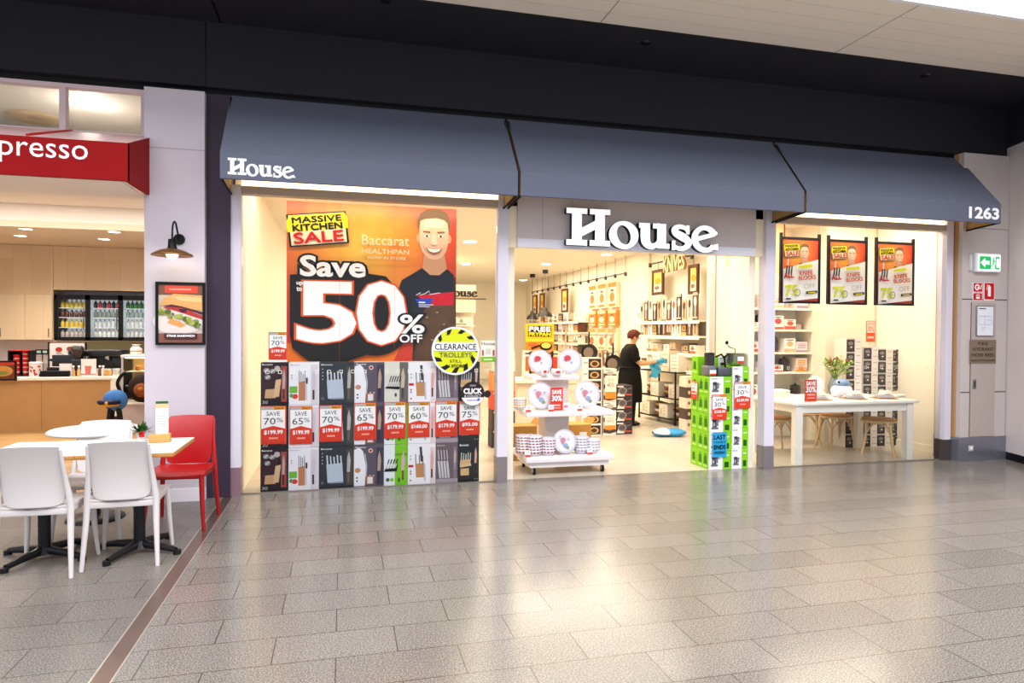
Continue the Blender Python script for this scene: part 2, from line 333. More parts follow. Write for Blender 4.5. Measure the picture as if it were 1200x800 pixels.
b = MB(); b.box(1.775,-.03,2.47,4.615,.0,3.1,M('d6cac8',.45,n=.03,sc=6.)); b.box(1.775,-.032,2.47,4.615,-.03,2.56,M('ecebf4',.4)); b.box(1.775,0,2.47,4.615,.1,2.9,IVORY)
for x in (2.05,2.37): b.box(x-.002,-.0305,2.56,x+.002,-.03,3.1,M('a0949a'))
b.build('wall_front_fascia', kind='structure')
# entry jambs behind the pillars
b = MB(); b.box(1.70,.10,0,1.775,.5,2.9,IVORY); b.box(1.66,.0,2.47,1.775,.1,3.1,M('fff0d0',.5)); b.build('trim_7', kind='structure')
b = MB(); b.box(4.62,.10,0,4.70,.5,2.9,IVORY); b.box(4.615,.0,2.47,4.735,.1,3.1,M('fff0d0',.5)); b.build('trim_8', kind='structure')
# shop shell
b = MB(); b.box(-1.02,.15,0,-.95,15,3.2,CREAM); b.build('wall_shop_left', kind='structure')
b = MB(); b.box(-1.02,15,0,7.6,15.1,3.2,CREAM); b.build('wall_shop_back', kind='structure')
b = MB(); b.box(6.0,2.2,0,7.6,15,3.2,CREAM); b.box(5.92,5.5,0,6.0,6.75,3.2,IVORY); b.box(6.78,1.44,0,7.8,2.2,3.2,CREAM); b.box(7.64,.1,0,7.8,1.42,3.2,CREAM); b.box(7.41,.08,0,7.8,.12,3.2,CREAM); b.build('wall_shop_right', kind='structure')
b = MB(); b.box(5.36,2.02,0,5.50,2.30,3.0,IVORY); b.box(5.56,2.15,0,6.0,2.2,3.0,M('ece2cc',.4)); b.box(5.30,2.02,0,5.335,2.12,2.95,M('cfc7c4',.3,.4)); b.build('wall_shop_fin', kind='structure')
CEILS = M('f5ecda', .7)
b = MB(); b.box(-1.02,.12,3.2,7.8,15.1,3.3,CEILS); b.build('ceiling_shop', kind='structure')
b = MB(); b.box(6.98,1.42,.0,7.62,1.44,.09,IVORY); b.box(7.62,.12,0,7.64,1.42,.09,IVORY); b.build('baseboard_shop', kind='structure')
def glazing(name, xs, z0, z1):
    t = bpy.data.objects.new(name, None); COL.objects.link(t); t['kind'] = 'structure'
    for x0, x1 in zip(xs, xs[1:]):
        g = MB(); g.box(x0+.003,.0,z0,x1-.003,.010,z1,GLASS)
        a = g.art((0,0,0), step=.0004); dm = M('efe9d8',.5)
        k = 0; x = x0+.1
        while x < x1-.08:
            a.d = .0005
            for q in ((0,0,.034,.005),(0,.029,.034,.005),(0,.005,.005,.024),(.029,.005,.005,.024)): a.d=.0005; a.rect(x+q[0],1.155+q[1],q[2],q[3],dm)
            x += .115
        o = g.build('glass_pane', t); o['kind'] = 'structure'
    return t
glazing('window_1', (-.94,.31,1.56), .012, 2.87)
glazing('window_2', (4.862,6.06,7.31), .012, 2.87)
b = MB(); b.box(-.94,-.01,0,1.56,.02,.011,M('8a8078',.4,.6)); b.box(4.862,-.01,0,7.31,.02,.011,M('8a8078',.4,.6)); b.build('trim_9', kind='structure')
# ------------------------------------------------------------------ awnings
FAB = M('646878', .85, n=.12, sc=120., b=.25)
def awning(x0, x1, label):
    t = thing('awning', label, 'awning', ((x0+x1)/2,0,2.89), 0, 'dark canvas awnings over the shopfront')
    h = (x1-x0)/2; pr = [(-.035,.90),(-.60,.225),(-.60,.0)]
    c = MB(); c.add([(s_*h,y,z) for y,z in pr for s_ in (-1,1)], [(0,1,3,2),(2,3,5,4)], FAB)
    c.add([(s_*h,y+.012,z-.006) for y,z in pr for s_ in (-1,1)], [(2,3,1,0),(4,5,3,2)], M('b89a62',.8));  # warm light on the underside put into its gold colour
    c.add([(s_*h,y,z) for s_ in (-1,1) for y,z in ((-.60,.0),(-.588,-.006))],[(0,2,3,1)],FAB)
    c.build('canopy', t)
    for s_ in (-1,1):
        e = MB(); e.add([(s_*(h-.006),y,z) for y,z in ((-.05,.86),(-.585,.22),(-.585,.01),(-.05,-.02))], [(0,1,2,3)], M('a88a58',.8));  # end face painted gold for the warm light inside the awning
        e.tube([(s_*(h-.01),-.05,.87),(s_*(h-.01),-.585,.215),(s_*(h-.01),-.585,.005),(s_*(h-.01),-.05,-.03)],.011,BLACK,6)
        e.build('end_frame', t)
    r = MB(); r.tube([(-h+.02,-.58,.012),(h-.02,-.58,.012)],.012,M('b08a4a',.4,.5),6); r.build('front_bar', t)
    return t, h
AWN = []
for x0,x1,l in ((-1.035,1.625,'left dark canvas awning with small white shop lettering above the poster window'),(1.655,4.815,'middle dark canvas awning above the shop entrance'),(4.845,7.50,'right dark canvas awning with a white street number above the table window')):
    AWN.append(awning(x0,x1,l))
# ------------------------------------------------------------------ slab serif lettering of the shop sign
def strip2(pts, wd):
    L_, R_ = [], []
    for i, p in enumerate(pts):
        a = Vector(pts[max(i-1,0)]); c = Vector(pts[min(i+1,len(pts)-1)]); dd = (c-a).normalized(); k = wd[i] if isinstance(wd,(list,tuple)) else wd
        L_.append((p[0]-dd.y*k/2, p[1]+dd.x*k/2)); R_.append((p[0]+dd.y*k/2, p[1]-dd.x*k/2))
    return L_, R_
def smoothpts(P, k=5):
    P = [Vector(p) for p in P]; o = []
    for i in range(len(P)-1):
        a,b_,c,e = P[max(i-1,0)],P[i],P[i+1],P[min(i+2,len(P)-1)]
        for j in range(k):
            t = j/k; o.append(.5*((2*b_)+(c-a)*t+(2*a-5*b_+4*c-e)*t*t+(3*b_-a-3*c+e)*t**3))
    return o+[P[-1]]
def letters_house():
    """list of letters; each a list of pieces: ('p', outline) or ('s', left edge, right edge, closed)"""
    R4 = lambda x0,z0,x1,z1: ('p', [(x0,z0),(x1,z0),(x1,z1),(x0,z1)])
    def st(P):
        q = smoothpts(P); pl, pr = strip2([(v[0],v[1]) for v in q], [v[2] for v in q]); return ('s', pl, pr)
    def ring(cx,cz,rx,rz,ix,iz,tilt,a0=0,a1=360,n=32):
        o, i_ = [], []
        for k in range(n+1):
            a = math.radians(a0+(a1-a0)*k/n); o.append((cx+rx*math.cos(a),cz+rz*math.sin(a)))
            x,z = ix*math.cos(a), iz*math.sin(a); i_.append((cx+x*math.cos(tilt)-z*math.sin(tilt), cz+x*math.sin(tilt)+z*math.cos(tilt)))
        return ('s', i_, o)
    H = [R4(0,0,.50,.15),R4(0,.85,.50,1),R4(.56,0,1.06,.15),R4(.56,.85,1.06,1),R4(.13,.15,.37,.85),R4(.69,.15,.93,.85),('p',[(.37,.24),(.69,.44),(.69,.68),(.37,.48)])]
    o = [ring(1.40,.33,.37,.385,.165,.27,.25)]
    u = [R4(1.78,.55,2.06,.69),st([(1.94,.55,.24),(1.94,.3,.24),(1.97,.14,.22),(2.08,.05,.17),(2.22,.10,.13),(2.30,.22,.1)]),R4(2.24,.15,2.47,.69),R4(2.13,.55,2.30,.69),R4(2.24,.0,2.56,.14)]
    s_ = [st([(3.04,.50,.08),(2.96,.60,.12),(2.81,.635,.13),(2.70,.56,.17),(2.73,.45,.2),(2.88,.36,.23),(3.02,.26,.2),(3.05,.15,.17),(2.95,.045,.13),(2.80,.02,.12),(2.66,.10,.09)]),R4(2.99,.43,3.08,.68),R4(2.62,-.03,2.71,.24)]
    e = [ring(3.49,.32,.36,.385,.19,.25,.2,28,318),('p',[(3.20,.22),(3.74,.40),(3.83,.48),(3.80,.54),(3.22,.36)]),('p',[(3.70,.02),(3.84,.02),(3.84,.20),(3.62,.13)])]
    return [H,o,u,s_,e]
def house(mb, x, z, k, t, mf, ms, y=0., sk=1., only=None):
    for i, L_ in enumerate(letters_house()):
        if only is not None and i != only: continue
        for q in L_:
            if q[0] == 'p': mb.prism([(x+a*k*sk, z+c*k) for a,c in q[1]], t, mf, ms, y)
            else:
                A, B = q[1], q[2]; n = len(A)
                vs = [(x+a*k*sk, y-t, z+c*k) for a,c in A]+[(x+a*k*sk, y-t, z+c*k) for a,c in B]+[(x+a*k*sk, y, z+c*k) for a,c in A]+[(x+a*k*sk, y, z+c*k) for a,c in B]
                mb.add(vs, [(n+j,n+j+1,j+1,j) for j in range(n-1)], mf)
                mb.add(vs, [(j,j+1,2*n+j+1,2*n+j) for j in range(n-1)]+[(n+j+1,n+j,3*n+j,3*n+j+1) for j in range(n-1)]+[(0,2*n,3*n,n),(n-1,2*n-1,4*n-1,3*n-1)], ms)
SIGNW = M('ffffff', .4, e=.55); SIGNS = M('1c2440', .5)
p = fy(664,282,-.13); q = fy(843,290,-.13); k = (q.x-p.x)/3.86
t = thing('shop_sign', 'large white three dimensional slab serif shop name over the entrance', 'sign', (p.x,-.03,2.50))
for i, nm in enumerate('House'):
    b = MB(); house(b, 0, .0, k*.84, .07, SIGNW, SIGNS, -.02, 1.19, i); o = b.build('letter', t); o['label'] = 'white letter '+nm+' of the sign'
# lettering and number on the awnings
b = MB(); p = fy(267,208,-.6); q = fy(347,208,-.6)
house(b, p.x-AWN[0][0].location.x, .035, (q.x-p.x)/3.95, .003, M('f4f4f8',.5,e=.12), M('f4f4f8',.5), -.602); b.box(h:=(q.x-AWN[0][0].location.x-.02), -.605,.037,h+.014,-.602,.05,M('f4f4f8',.5,e=.12)); b.build('lettering', AWN[0][0])
b = MB(); a = b.art((0,-.601,0)); p = fy(1136,256,-.6); q = fy(1170,258,-.6)
a.text('1263', p.x-AWN[2][0].location.x, .045, q.x-p.x, .125, M('f4f4f8',.5,e=.12), .035); b.build('number', AWN[2][0])
# ================================================================== LEFT WINDOW: poster, boxes, tickets, stickers
INK = M('1b1a1c', .4); WH = M('fbfafa', .4); GREY = M('8d8c90', .45); ORG = M('f2a01e', .4); REDP = M('dc3c22', .4); YEL = M('f5e11c', .4)
def portrait(a, cx, z0, k, stripes=True):
    """a generic smiling short-haired man in a dark tee, printed flat; k = face width"""
    SK = M('ecbd9c',.45); SK2 = M('d6a07c',.45); SKH = M('f6d2b6',.45); HR = M('7d5f46',.5); SH = M('232833',.5); MO = M('f6efe8',.4); LIP = M('a4584a',.4); EY = M('2a2422',.4)
    f = lambda P: [(cx+x*k, z0+z*k) for x, z in P]
    a.poly(f([(-1.2,-2.1),(.70,-2.1),(.70,.10),(.45,.32),(-.38,.32),(-.72,.10),(-1.08,-.12),(-1.28,-.7)]), SH)
    if stripes:
        a.poly(f([(-.55,-.62),(.70,-.48),(.70,-1.05),(.1,-1.1),(-.25,-.95)]), M('d21f36',.5)); a.poly(f([(-.62,-.75),(.0,-.72),(-.15,-1.0),(-.5,-1.0)]), M('2a49b8',.5)); a.poly(f([(-.75,-1.0),(.70,-1.1),(.70,-1.35),(-.8,-1.25)]), M('2b2f3e',.5))
    a.poly(f([(-.38,.30),(-.30,.95),(.34,.95),(.46,.30),(.2,.08),(-.12,.08)]), SK2)
    a.ell(cx-.52*k, z0+1.32*k, .07*k, .15*k, SK2); a.ell(cx+.53*k, z0+1.32*k, .07*k, .15*k, SK2)
    a.poly(f([(-.50,1.55),(-.48,1.15),(-.40,.86),(-.18,.64),(.05,.60),(.25,.66),(.42,.88),(.49,1.15),(.51,1.55),(.46,1.95),(.25,2.12),(-.22,2.12),(-.45,1.95)]), SK)
    a.poly(f([(-.36,1.6),(-.1,1.7),(.3,1.7),(.36,1.9),(.1,2.0),(-.28,1.95)]), SKH)
    a.poly(f([(-.54,1.55),(-.47,1.9),(-.3,1.98),(.1,2.02),(.34,1.97),(.48,1.85),(.54,1.5),(.57,1.9),(.46,2.2),(.2,2.34),(-.2,2.32),(-.46,2.16),(-.57,1.9)]), HR)
    for s_ in (-1,1):
        a.poly(f([(s_*.12,1.50),(s_*.36,1.52),(s_*.38,1.57),(s_*.12,1.56)]), HR); a.ell(cx+s_*.235*k, z0+1.40*k, .10*k, .035*k, MO, n=10); a.ell(cx+s_*.235*k, z0+1.40*k, .04*k, .038*k, EY, n=8)
    a.poly(f([(-.06,1.45),(.07,1.45),(.13,1.13),(.0,1.07),(-.12,1.13)]), SKH); a.poly(f([(-.12,1.13),(.0,1.07),(.13,1.13),(.0,1.10)]), SK2)
    a.poly(f([(-.27,1.0),(0,.965),(.28,1.0),(.2,.84),(.0,.78),(-.18,.84)]), LIP); a.poly(f([(-.24,.985),(0,.955),(.25,.985),(.17,.88),(.0,.84),(-.15,.88)]), MO)
    a.line(f([(-.36,1.12),(-.33,.98),(-.27,.9)]), .02*k, SK2); a.line(f([(.37,1.12),(.35,.98),(.28,.9)]), .02*k, SK2)
def salebadge(a, x, z, w, h, tilt):
    c, q = math.cos(tilt), math.sin(tilt); T = lambda u, v: (x+u*w*c-v*h*q, z+u*w*q+v*h*c)
    a.poly([T(-.02,-.02),T(1.02,-.02),T(1.02,1.02),T(-.02,1.02)], INK); a.poly([T(.015,.02),T(.985,.02),T(.985,.98),T(.015,.98)], M('f3e2bd',.4))
    a.poly([T(-.03,.45),T(1.03,.47),T(1.04,.80),T(.99,.97),T(.03,.97),T(-.03,.78)], YEL)
    for s_, v, hh, m in (('MASSIVE',.72,.19,INK),('KITCHEN',.47,.20,INK),('SALE',.07,.34,M('d4151c',.4))):
        p = T(.07,v); a.text(s_, p[0], p[1], w*.86, h*hh, m, 0, 0, tilt, w*.008)
PY = .50; pTL = fy(336,235,PY); pBR = fy(534,424,PY); PW = pBR.x-pTL.x; pBL = fy(336,424,PY); PH = pTL.z-pBL.z
b = MB(); BG = radial('poster_sunburst', PW*.42, PH*.70, PW*.75, PH*.62, [(.12,'f7c64a'),(.45,'f29a2e'),(.80,'e4561f'),(1.,'cf3318')], .3)
b.box(0,-.002,0,PW,.004,PH,BG); a = b.art((0,-.003,0), step=.0008)
for kx in (.0,): a.poly([(0,0),(PW*.62,0),(PW*.66,PH*.10),(PW*.3,PH*.05),(0,PH*.12)], M('ee7a28',.4))
def U(px, py): q = fy(px, py, PY); return q.x-pTL.x, q.z-pBL.z
x0,z0 = U(505,355); x1,z1 = U(534,424)
a.poly([U(483,424),U(534,424),U(534,325),U(500,318),U(485,372)], M('4a352b',.4,n=.5,sc=14.))
fc = U(508,325); portrait(a, fc[0], fc[1], (U(527,300)[0]-U(489,300)[0])*.90)
a.poly([U(485,424),U(534,424),U(534,358),U(500,358),U(490,376)], M('5a4232',.4,n=.6,sc=18.))
for q in ((500,372),(512,366),(520,380),(506,398),(515,388)): cxy = U(*q); a.ell(cxy[0],cxy[1],.012,.007,M('c99a5a',.4),n=8)
p = U(341,289); q = U(411,252); salebadge(a, p[0], p[1], (q[0]-p[0])*.96, U(341,250)[1]-p[1]-.02, .11)
TANP = M('f6d9a6',.4)
p = U(424,288); q = U(479,272); a.text('Baccarat', p[0], p[1]+.01, q[0]-p[0], .105, TANP, .012)
p = U(424,293); a.text('HEALTHPAN', p[0], p[1]-.035, q[0]-p[0], .05, TANP, .02)
p = U(431,300); a.text('NOW IN STORE', p[0], p[1]-.035, (q[0]-p[0])*.92, .032, TANP, .02)
def outl(s_, p, w, h, k, layers, base):
    for m, o_ in layers: a.text(s_, p[0], p[1], w, h, m, o_)
# dark shadow blobs of the big figures
p50 = U(348,412); p0b = U(412,412)
a.ell(*U(378,390), .27,.255, INK, n=40); a.ell(*U(440,373), .40,.40, INK, n=44); a.poly([U(340,322),U(412,318),U(452,324),U(470,345),U(470,390),U(440,412),U(404,424),U(366,426),U(343,408),U(340,392)], INK)
a.text('5', *U(352,399), U(413,400)[0]-U(352,400)[0], U(352,332)[1]-U(352,399)[1], M('e2561c',.4), .045)
a.text('0', *U(421,401), U(472,400)[0]-U(421,400)[0], U(421,332)[1]-U(421,401)[1], M('e2561c',.4), .045)
a.text('5', *U(352,399), U(413,400)[0]-U(352,400)[0], U(352,332)[1]-U(352,399)[1], WH, .028)
a.text('0', *U(421,401), U(472,400)[0]-U(421,400)[0], U(421,332)[1]-U(421,401)[1], WH, .028)
for o_, m in ((.10,INK),(.03,WH)): a.text('Save', *U(353,323), U(427,323)[0]-U(353,325)[0], U(353,300)[1]-U(353,323)[1], m, o_)
a.text('up', *U(348,335), .06, .04, WH, .03); a.text('to', *U(348,341), .05, .04, WH, .03)
for o_, m in ((.09,INK),(.02,WH)): a.text('%', *U(469,390), U(496,390)[0]-U(469,390)[0], U(469,369)[1]-U(469,390)[1], m, o_)
for o_, m in ((.09,INK),(.02,WH)): a.text('OFF', *U(468,401), U(494,401)[0]-U(468,401)[0], .085, m, o_)
p = U(487,346); a.line([(p[0],p[1]),(p[0]+.05,p[1]+.03),(p[0]+.04,p[1]+.0),(p[0]+.1,p[1]+.02),(p[0]+.14,p[1]+.05),(p[0]+.15,p[1]+.01),(p[0]+.26,p[1]+.03)], .006, WH)
p = U(490,355); a.rect(p[0],p[1],.07,.012,WH); a.rect(p[0],p[1]-.025,.16,.01,M('c9c4c4')); a.rect(p[0],p[1]-.045,.12,.01,M('c9c4c4'))
for sx in (.30,.62): a.rect(PW*sx, 0, .002, PH, M('c8551e',.4))
t = b.build('sale_poster', loc=(pTL.x,PY,pBL.z)); cb = MB(); [cb.box(x_-.0015,.0,PH-.02,x_+.0015,.002,3.2-pBL.z,M('c9c0b0')) for x_ in (.2,PW-.2)]; cb.build('hanging_cord', t); tag(t, 'big orange sale poster with a smiling man hanging in the left shop window', 'poster')
# ---- knife block boxes
def blk(a, x, z, w, h, c, hc, n=5, lean=.0, hh=.5):
    a.poly([(x,z),(x+w,z),(x+w+lean*h,z+h),(x+lean*h,z+h*.94)], M(c,.45)); a.poly([(x+w*.72,z),(x+w,z),(x+w+lean*h,z+h),(x+w*.78+lean*h,z+h*.98)], M(c,.6,n=.15,sc=20.))
    for i in range(n): q = x+lean*h+w*(.08+.86*i/max(n-1,1)); a.line([(q,z+h*.92),(q+lean*h*.5,z+h*(1+hh*(1-.3*((i*7)%3)/3)))], w*.09, M(hc,.3))
def knife(a, x, z, w, h, bl, hd): a.poly([(x,z+h*.34),(x+w*.62,z+h*.34),(x+w*.8,z+h*.7),(x+w*.45,z+h),(x+w*.08,z+h*.8)], M(bl,.35)); a.rect(x+w*.12,z,w*.42,h*.32,M(hd,.4))
def dots(a, x, zs, r, m, w): [a.ell(x*w, z, r, r, m, n=10) for z in zs]
def d1(a,w,h):
    a.rect(0,0,w,h,M('231a1f',.4)); a.rect(.02*w,.2*h,.6*w,.72*h,M('3a2027',.4)); a.rect(.74*w,.08*h,.2*w,.84*h,M('a3423c',.4)); knife(a,.78*w,.14*h,.14*w,.72*h,'a9a6a2','34282a')
    for p in ((.2,.82),(.42,.80),(.25,.66)): a.ell(p[0]*w,p[1]*h,.11*w,.09*w,M('8f8f92',.4),n=14); a.line([(p[0]*w-.06*w,p[1]*h-.03*h),(p[0]*w+.07*w,p[1]*h+.04*h)],.03*w,M('e5e3e0'))
    a.ell(.6*w,.86*h,.11*w,.11*w,M('b9b4b0',.4),n=14); blk(a,.14*w,.17*h,.40*w,.22*h,'c9a077','18181a',3,.1,.2); blk(a,.46*w,.2*h,.2*w,.42*h,'d8b48a','3a2a24',2,.12,.25)
    a.text('30',.06*w,.04*h,.2*w,.07*h,M('b7b0b0'),.01); a.text('Baccarat',.05*w,.94*h,.38*w,.035*h,WH,.01)
def d2(a,w,h):
    a.rect(0,0,w,h,M('eceaf0',.4)); a.rect(.72*w,0,.26*w,.95*h,M('dcd3da',.4)); a.rect(.02*w,.28*h,.26*w,.16*h,M('6db33a',.4)); a.ell(.2*w,.2*h,.10*w,.06*h,M('d93a2e',.4),n=14); a.ell(.08*w,.22*h,.06*w,.05*h,M('4c9a3e',.4),n=10)
    blk(a,.32*w,.10*h,.22*w,.46*h,'bd7d56','2a2a2e',4,.0,.55); a.line([(.58*w,.12*h),(.57*w,.5*h)],.05*w,M('c9c7cc',.3)); a.rect(.56*w,.5*h,.06*w,.14*h,M('2a2a2e'))
    knife(a,.76*w,.12*h,.16*w,.72*h,'cfc2d0','3b3a40'); dots(a,.1,(.64*h,.70*h),.022*w,GREY,w); a.text('Baccarat',.05*w,.93*h,.3*w,.03*h,GREY,.0)
def d3(a,w,h):
    a.rect(0,0,w,h,M('1f2630',.35)); a.rect(.78*w,.06*h,.19*w,.86*h,M('4a4744',.4)); blk(a,.24*w,.14*h,.46*w,.46*h,'b9c4d4','c9ced6',5,-.06,.42); a.poly([(.24*w,.14*h),(.34*w,.12*h),(.70*w,.12*h),(.70*w,.16*h)],M('8f9aac'))
    knife(a,.80*w,.12*h,.14*w,.76*h,'b5b1ab','6a5f52'); dots(a,.09,(.60*h,.68*h,.76*h,.84*h),.02*w,M('aab2bc'),w); a.text('Baccarat',.05*w,.93*h,.32*w,.035*h,WH,.01); a.ell(.09*w,.14*h,.045*w,.045*w,M('5f6873'),n=10)
def d4(a,w,h):
    a.rect(0,0,w,h,M('5d5460',.4)); a.poly([(0,.02*h),(.36*w,.02*h),(.40*w,.5*h),(.30*w,.86*h),(.18*w,.95*h),(0,.90*h)],M('eeecf2',.4)); a.line([(.40*w,.28*h),(.43*w,.5*h),(.36*w,.8*h)],.03*w,M('c9c6cf'))
    a.ell(.12*w,.40*h,.10*w,.06*h,M('c68a66',.4),n=12); dots(a,.1,(.14*h,.22*h),.03*w,INK,w); blk(a,.38*w,.05*h,.30*w,.22*h,'9a6a4d','ece9e6',3,0,.05); a.rect(.45*w,.07*h,.18*w,.16*h,M('e5e2e2'))
    a.ell(.56*w,.87*h,.075*w,.075*w,M('e5ddd5'),n=16); a.ell(.56*w,.87*h,.05*w,.05*w,M('c4252a'),n=14); a.rect(.76*w,.04*h,.22*w,.9*h,M('40394e',.4)); knife(a,.79*w,.12*h,.16*w,.74*h,'b79a86','2c2838'); a.text('Baccarat',.05*w,.94*h,.34*w,.035*h,WH,.01)
def d5(a,w,h):
    a.rect(0,0,w,h,M('dcd9cd',.4)); a.rect(.64*w,.0,.36*w,h,M('6b6560',.4)); knife(a,.70*w,.12*h,.22*w,.75*h,'c7b49c','4b4244')
    for i in range(5): a.line([(.14*w+.10*w*i,.38*h),(.30*w+.10*w*i,.66*h)],.045*w,M('2c2b2d')); a.line([(.16*w+.10*w*i,.40*h),(.22*w+.1*w*i,.52*h)],.05*w,M('b9b7b4'))
    a.poly([(.02*w,.36*h),(.62*w,.33*h),(.66*w,.40*h),(.1*w,.41*h)],INK); a.ell(.48*w,.2*h,.05*w,.05*h,M('4a4644'),n=12)
def d5g(a,w,h):
    a.rect(0,0,w,h,M('e9edf0',.4)); a.rect(.46*w,0,.54*w,h,M('7ac223',.4)); a.rect(.46*w,.72*h,.54*w,.06*h,M('5f9e1f',.4)); knife(a,.74*w,.12*h,.20*w,.72*h,'dba9b6','6d4a44')
    for i in range(4): a.line([(.10*w+.12*w*i,.42*h),(.22*w+.12*w*i,.64*h)],.05*w,M('2c2b2d')); a.line([(.11*w+.12*w*i,.43*h),(.16*w+.12*w*i,.53*h)],.05*w,M('c9c7c4'))
    a.poly([(.0,.34*h),(.54*w,.34*h),(.62*w,.56*h),(.5*w,.42*h),(.06*w,.41*h)],INK); a.ell(.16*w,.14*h,.08*w,.08*w,M('56585a'),n=14); a.ell(.34*w,.14*h,.08*w,.08*w,M('7ac223'),n=14); a.rect(.60*w,.08*h,.08*w,.1*h,M('2d5b1e'))
def d6(a,w,h):
    a.rect(0,0,w,h,M('f1eef2',.4)); a.rect(.80*w,0,.18*w,.9*h,M('e8d3d6',.4)); blk(a,.30*w,.16*h,.30*w,.36*h,'c08a5c','232326',3,-.06,.62); a.line([(.62*w,.08*h),(.60*w,.5*h)],.06*w,M('bdbcc2',.3)); a.line([(.50*w,.55*h),(.46*w,.92*h)],.09*w,M('3c4450'))
    knife(a,.82*w,.14*h,.14*w,.70*h,'e2a59a','5a2c38'); a.rect(.02*w,.42*h,.18*w,.06*h,M('c8202c')); dots(a,.1,(.1*h,.26*h,.32*h),.03*w,M('a03040'),w); dots(a,.1,(.62*h,.7*h),.025*w,GREY,w)
def d7(a,w,h):
    a.rect(0,0,w,h,M('6a5a60',.35)); a.rect(.0,.0,w,.1*h,M('a79aa4',.4)); a.rect(.80*w,.1*h,.16*w,.8*h,M('8a7484',.4)); knife(a,.82*w,.3*h,.13*w,.55*h,'c9b0a0','a78fb0')
    for i in range(4): a.line([(.20*w+.13*w*i,.12*h),(.12*w+.13*w*i,.55*h)],.09*w,M('d9d5d6',.25,.3)); a.line([(.14*w+.13*w*i,.58*h),(.10*w+.13*w*i,.82*h)],.035*w,M('cfc9ca'))
    a.text('Baccarat',.06*w,.92*h,.34*w,.03*h,M('e0d6da'),.01)
def d8(a,w,h):
    a.rect(0,0,w,h,M('17191c',.35)); blk(a,.12*w,.16*h,.40*w,.18*h,'d9b27f','17191c',0); blk(a,.08*w,.40*h,.5*w,.16*h,'d9b27f','c9c6c2',5,.1,1.1); a.poly([(.1*w,.36*h),(.64*w,.40*h),(.6*w,.46*h),(.1*w,.42*h)],M('e3c292')); a.rect(.76*w,.22*h,.18*w,.66*h,M('3a3a3e')); knife(a,.78*w,.26*h,.15*w,.6*h,'d3a79c','2b2224')
    a.text('Baccarat',.08*w,.90*h,.42*w,.05*h,WH,.015); dots(a,.8,(.06*h,),.03*w,GREY,w); dots(a,.92,(.06*h,),.03*w,GREY,w)
def carton(name, w, dp, h, draw, side='d8d4d2', sidedraw=None, top=None):
    b = MB(); b.box(-w/2,-dp/2,0,w/2,dp/2,h,M(side,.5)); draw(b.art((-w/2,-dp/2,0),step=.00025), w, h)
    if sidedraw: sidedraw(b.art((-w/2,dp/2,0),u=(0,-1,0),n=(-1,0,0)), dp, h)
    return b.build(name)
colpx = [305,338,374,415,450,478,511,537,562]
rows = [(577,526.5),(526.5,477),(477,427)]
DES = [(d1,'dark maroon'),(d2,'white and green'),(d3,'navy'),(d4,'grey and white'),(d5g,'lime green'),(d6,'white and pink'),(d7,'mauve'),(d8,'black')]
CB = [fy((colpx[i]+colpx[i+1])/2, 570-i*1.5, .07) for i in range(8)]
XS = [fy(p, 500, .06).x for p in colpx]; HB = .421
POSW = ['leftmost','second','third','fourth','fifth','sixth','seventh','rightmost']
for ci in range(8):
    w = XS[ci+1]-XS[ci]-.004; cx = (XS[ci]+XS[ci+1])/2; src = {}
    for ri in range(3):
        f = DES[ci][0]; nm = DES[ci][1]
        if ci == 4 and ri == 2: f = d5; nm = 'cream'
        if f not in src: src[f] = carton('knife_block_box', w, .2, HB-.003, f, '3a3238' if ci in (0,2,7) else 'cfc9cc'); o = src[f]
        else: o = src[f].copy(); COL.objects.link(o)
        o.location = (cx+.001*((ci*3+ri)%3-1), .165+.003*((ri+ci)%2), HB*ri)
        col = 'rightmost column' if ci == 7 else ('leftmost column' if ci == 0 else POSW[ci]+' column from the left')
        tag(o, nm+' knife block box, '+['bottom','middle','top'][ri]+' of '+col, 'box', 'knife block boxes stacked in the left window')
# ---- price tickets
def ticket(a, w, h, pct, price, side='SALE'):
    a.rect(-.008,-.008,w+.016,h+.016,M('e8503a',.4)); a.rect(0,0,w,h,WH); a.rect(0,h*.92,w*.5,h*.08,M('b5b2ae')); a.rect(w*.5,h*.92,w*.5,h*.08,ORG); a.text('SALE',w*.56,h*.935,w*.38,h*.05,INK,.02)
    a.text('SAVE',w*.22,h*.76,w*.56,h*.11,M('3d3c40')); a.text(pct,w*.1,h*.52,w*.5,h*.18,M('2c2b2f'),-.005); a.text('%',w*.64,h*.58,w*.28,h*.12,M('2c2b2f'),-.01)
    a.poly([(0,0),(w,0),(w,h*.40),(w*.5,h*.48),(0,h*.40)], REDP); a.text('$'+price,w*.12,h*.24,w*.78,h*.12,WH,.03); a.rect(w*.32,h*.12,w*.38,h*.045,M('f2a596'))
TK = [(306,334,477,520,'70','199.99'),(340,365,477,520,'65','199.99'),(375,400,476,517,'70','199.99'),(416,440,473,515,'65','199.99'),(451,475,472,513,'70','179.99'),(479,503,472,512,'60','160.00'),(511,535,471,511,'70','179.99'),(539,562,471,509,'75','95.00')]
for i,(xa,xb,ya,yb,pct,pr) in enumerate(TK):
    p = fy(xa,yb,.04); q = fy(xb,ya,.04); b = MB(); b.box(-.008,.0,-.008,q.x-p.x+.008,.0015,fy(xa,ya,.04).z-p.z+.008,WH); ticket(b.art((0,-.0005,0)), q.x-p.x, fy(xa,ya,.04).z-p.z, pct, pr)
    o = b.build('price_ticket', loc=(p.x,.054,p.z)); tag(o, 'white and red '+pct+' percent price ticket on the '+('leftmost' if i==0 else 'rightmost' if i==7 else POSW[i])+' box column'+('' if i in (0,7) else ' from the left'), 'price ticket', 'price tickets on the knife boxes')
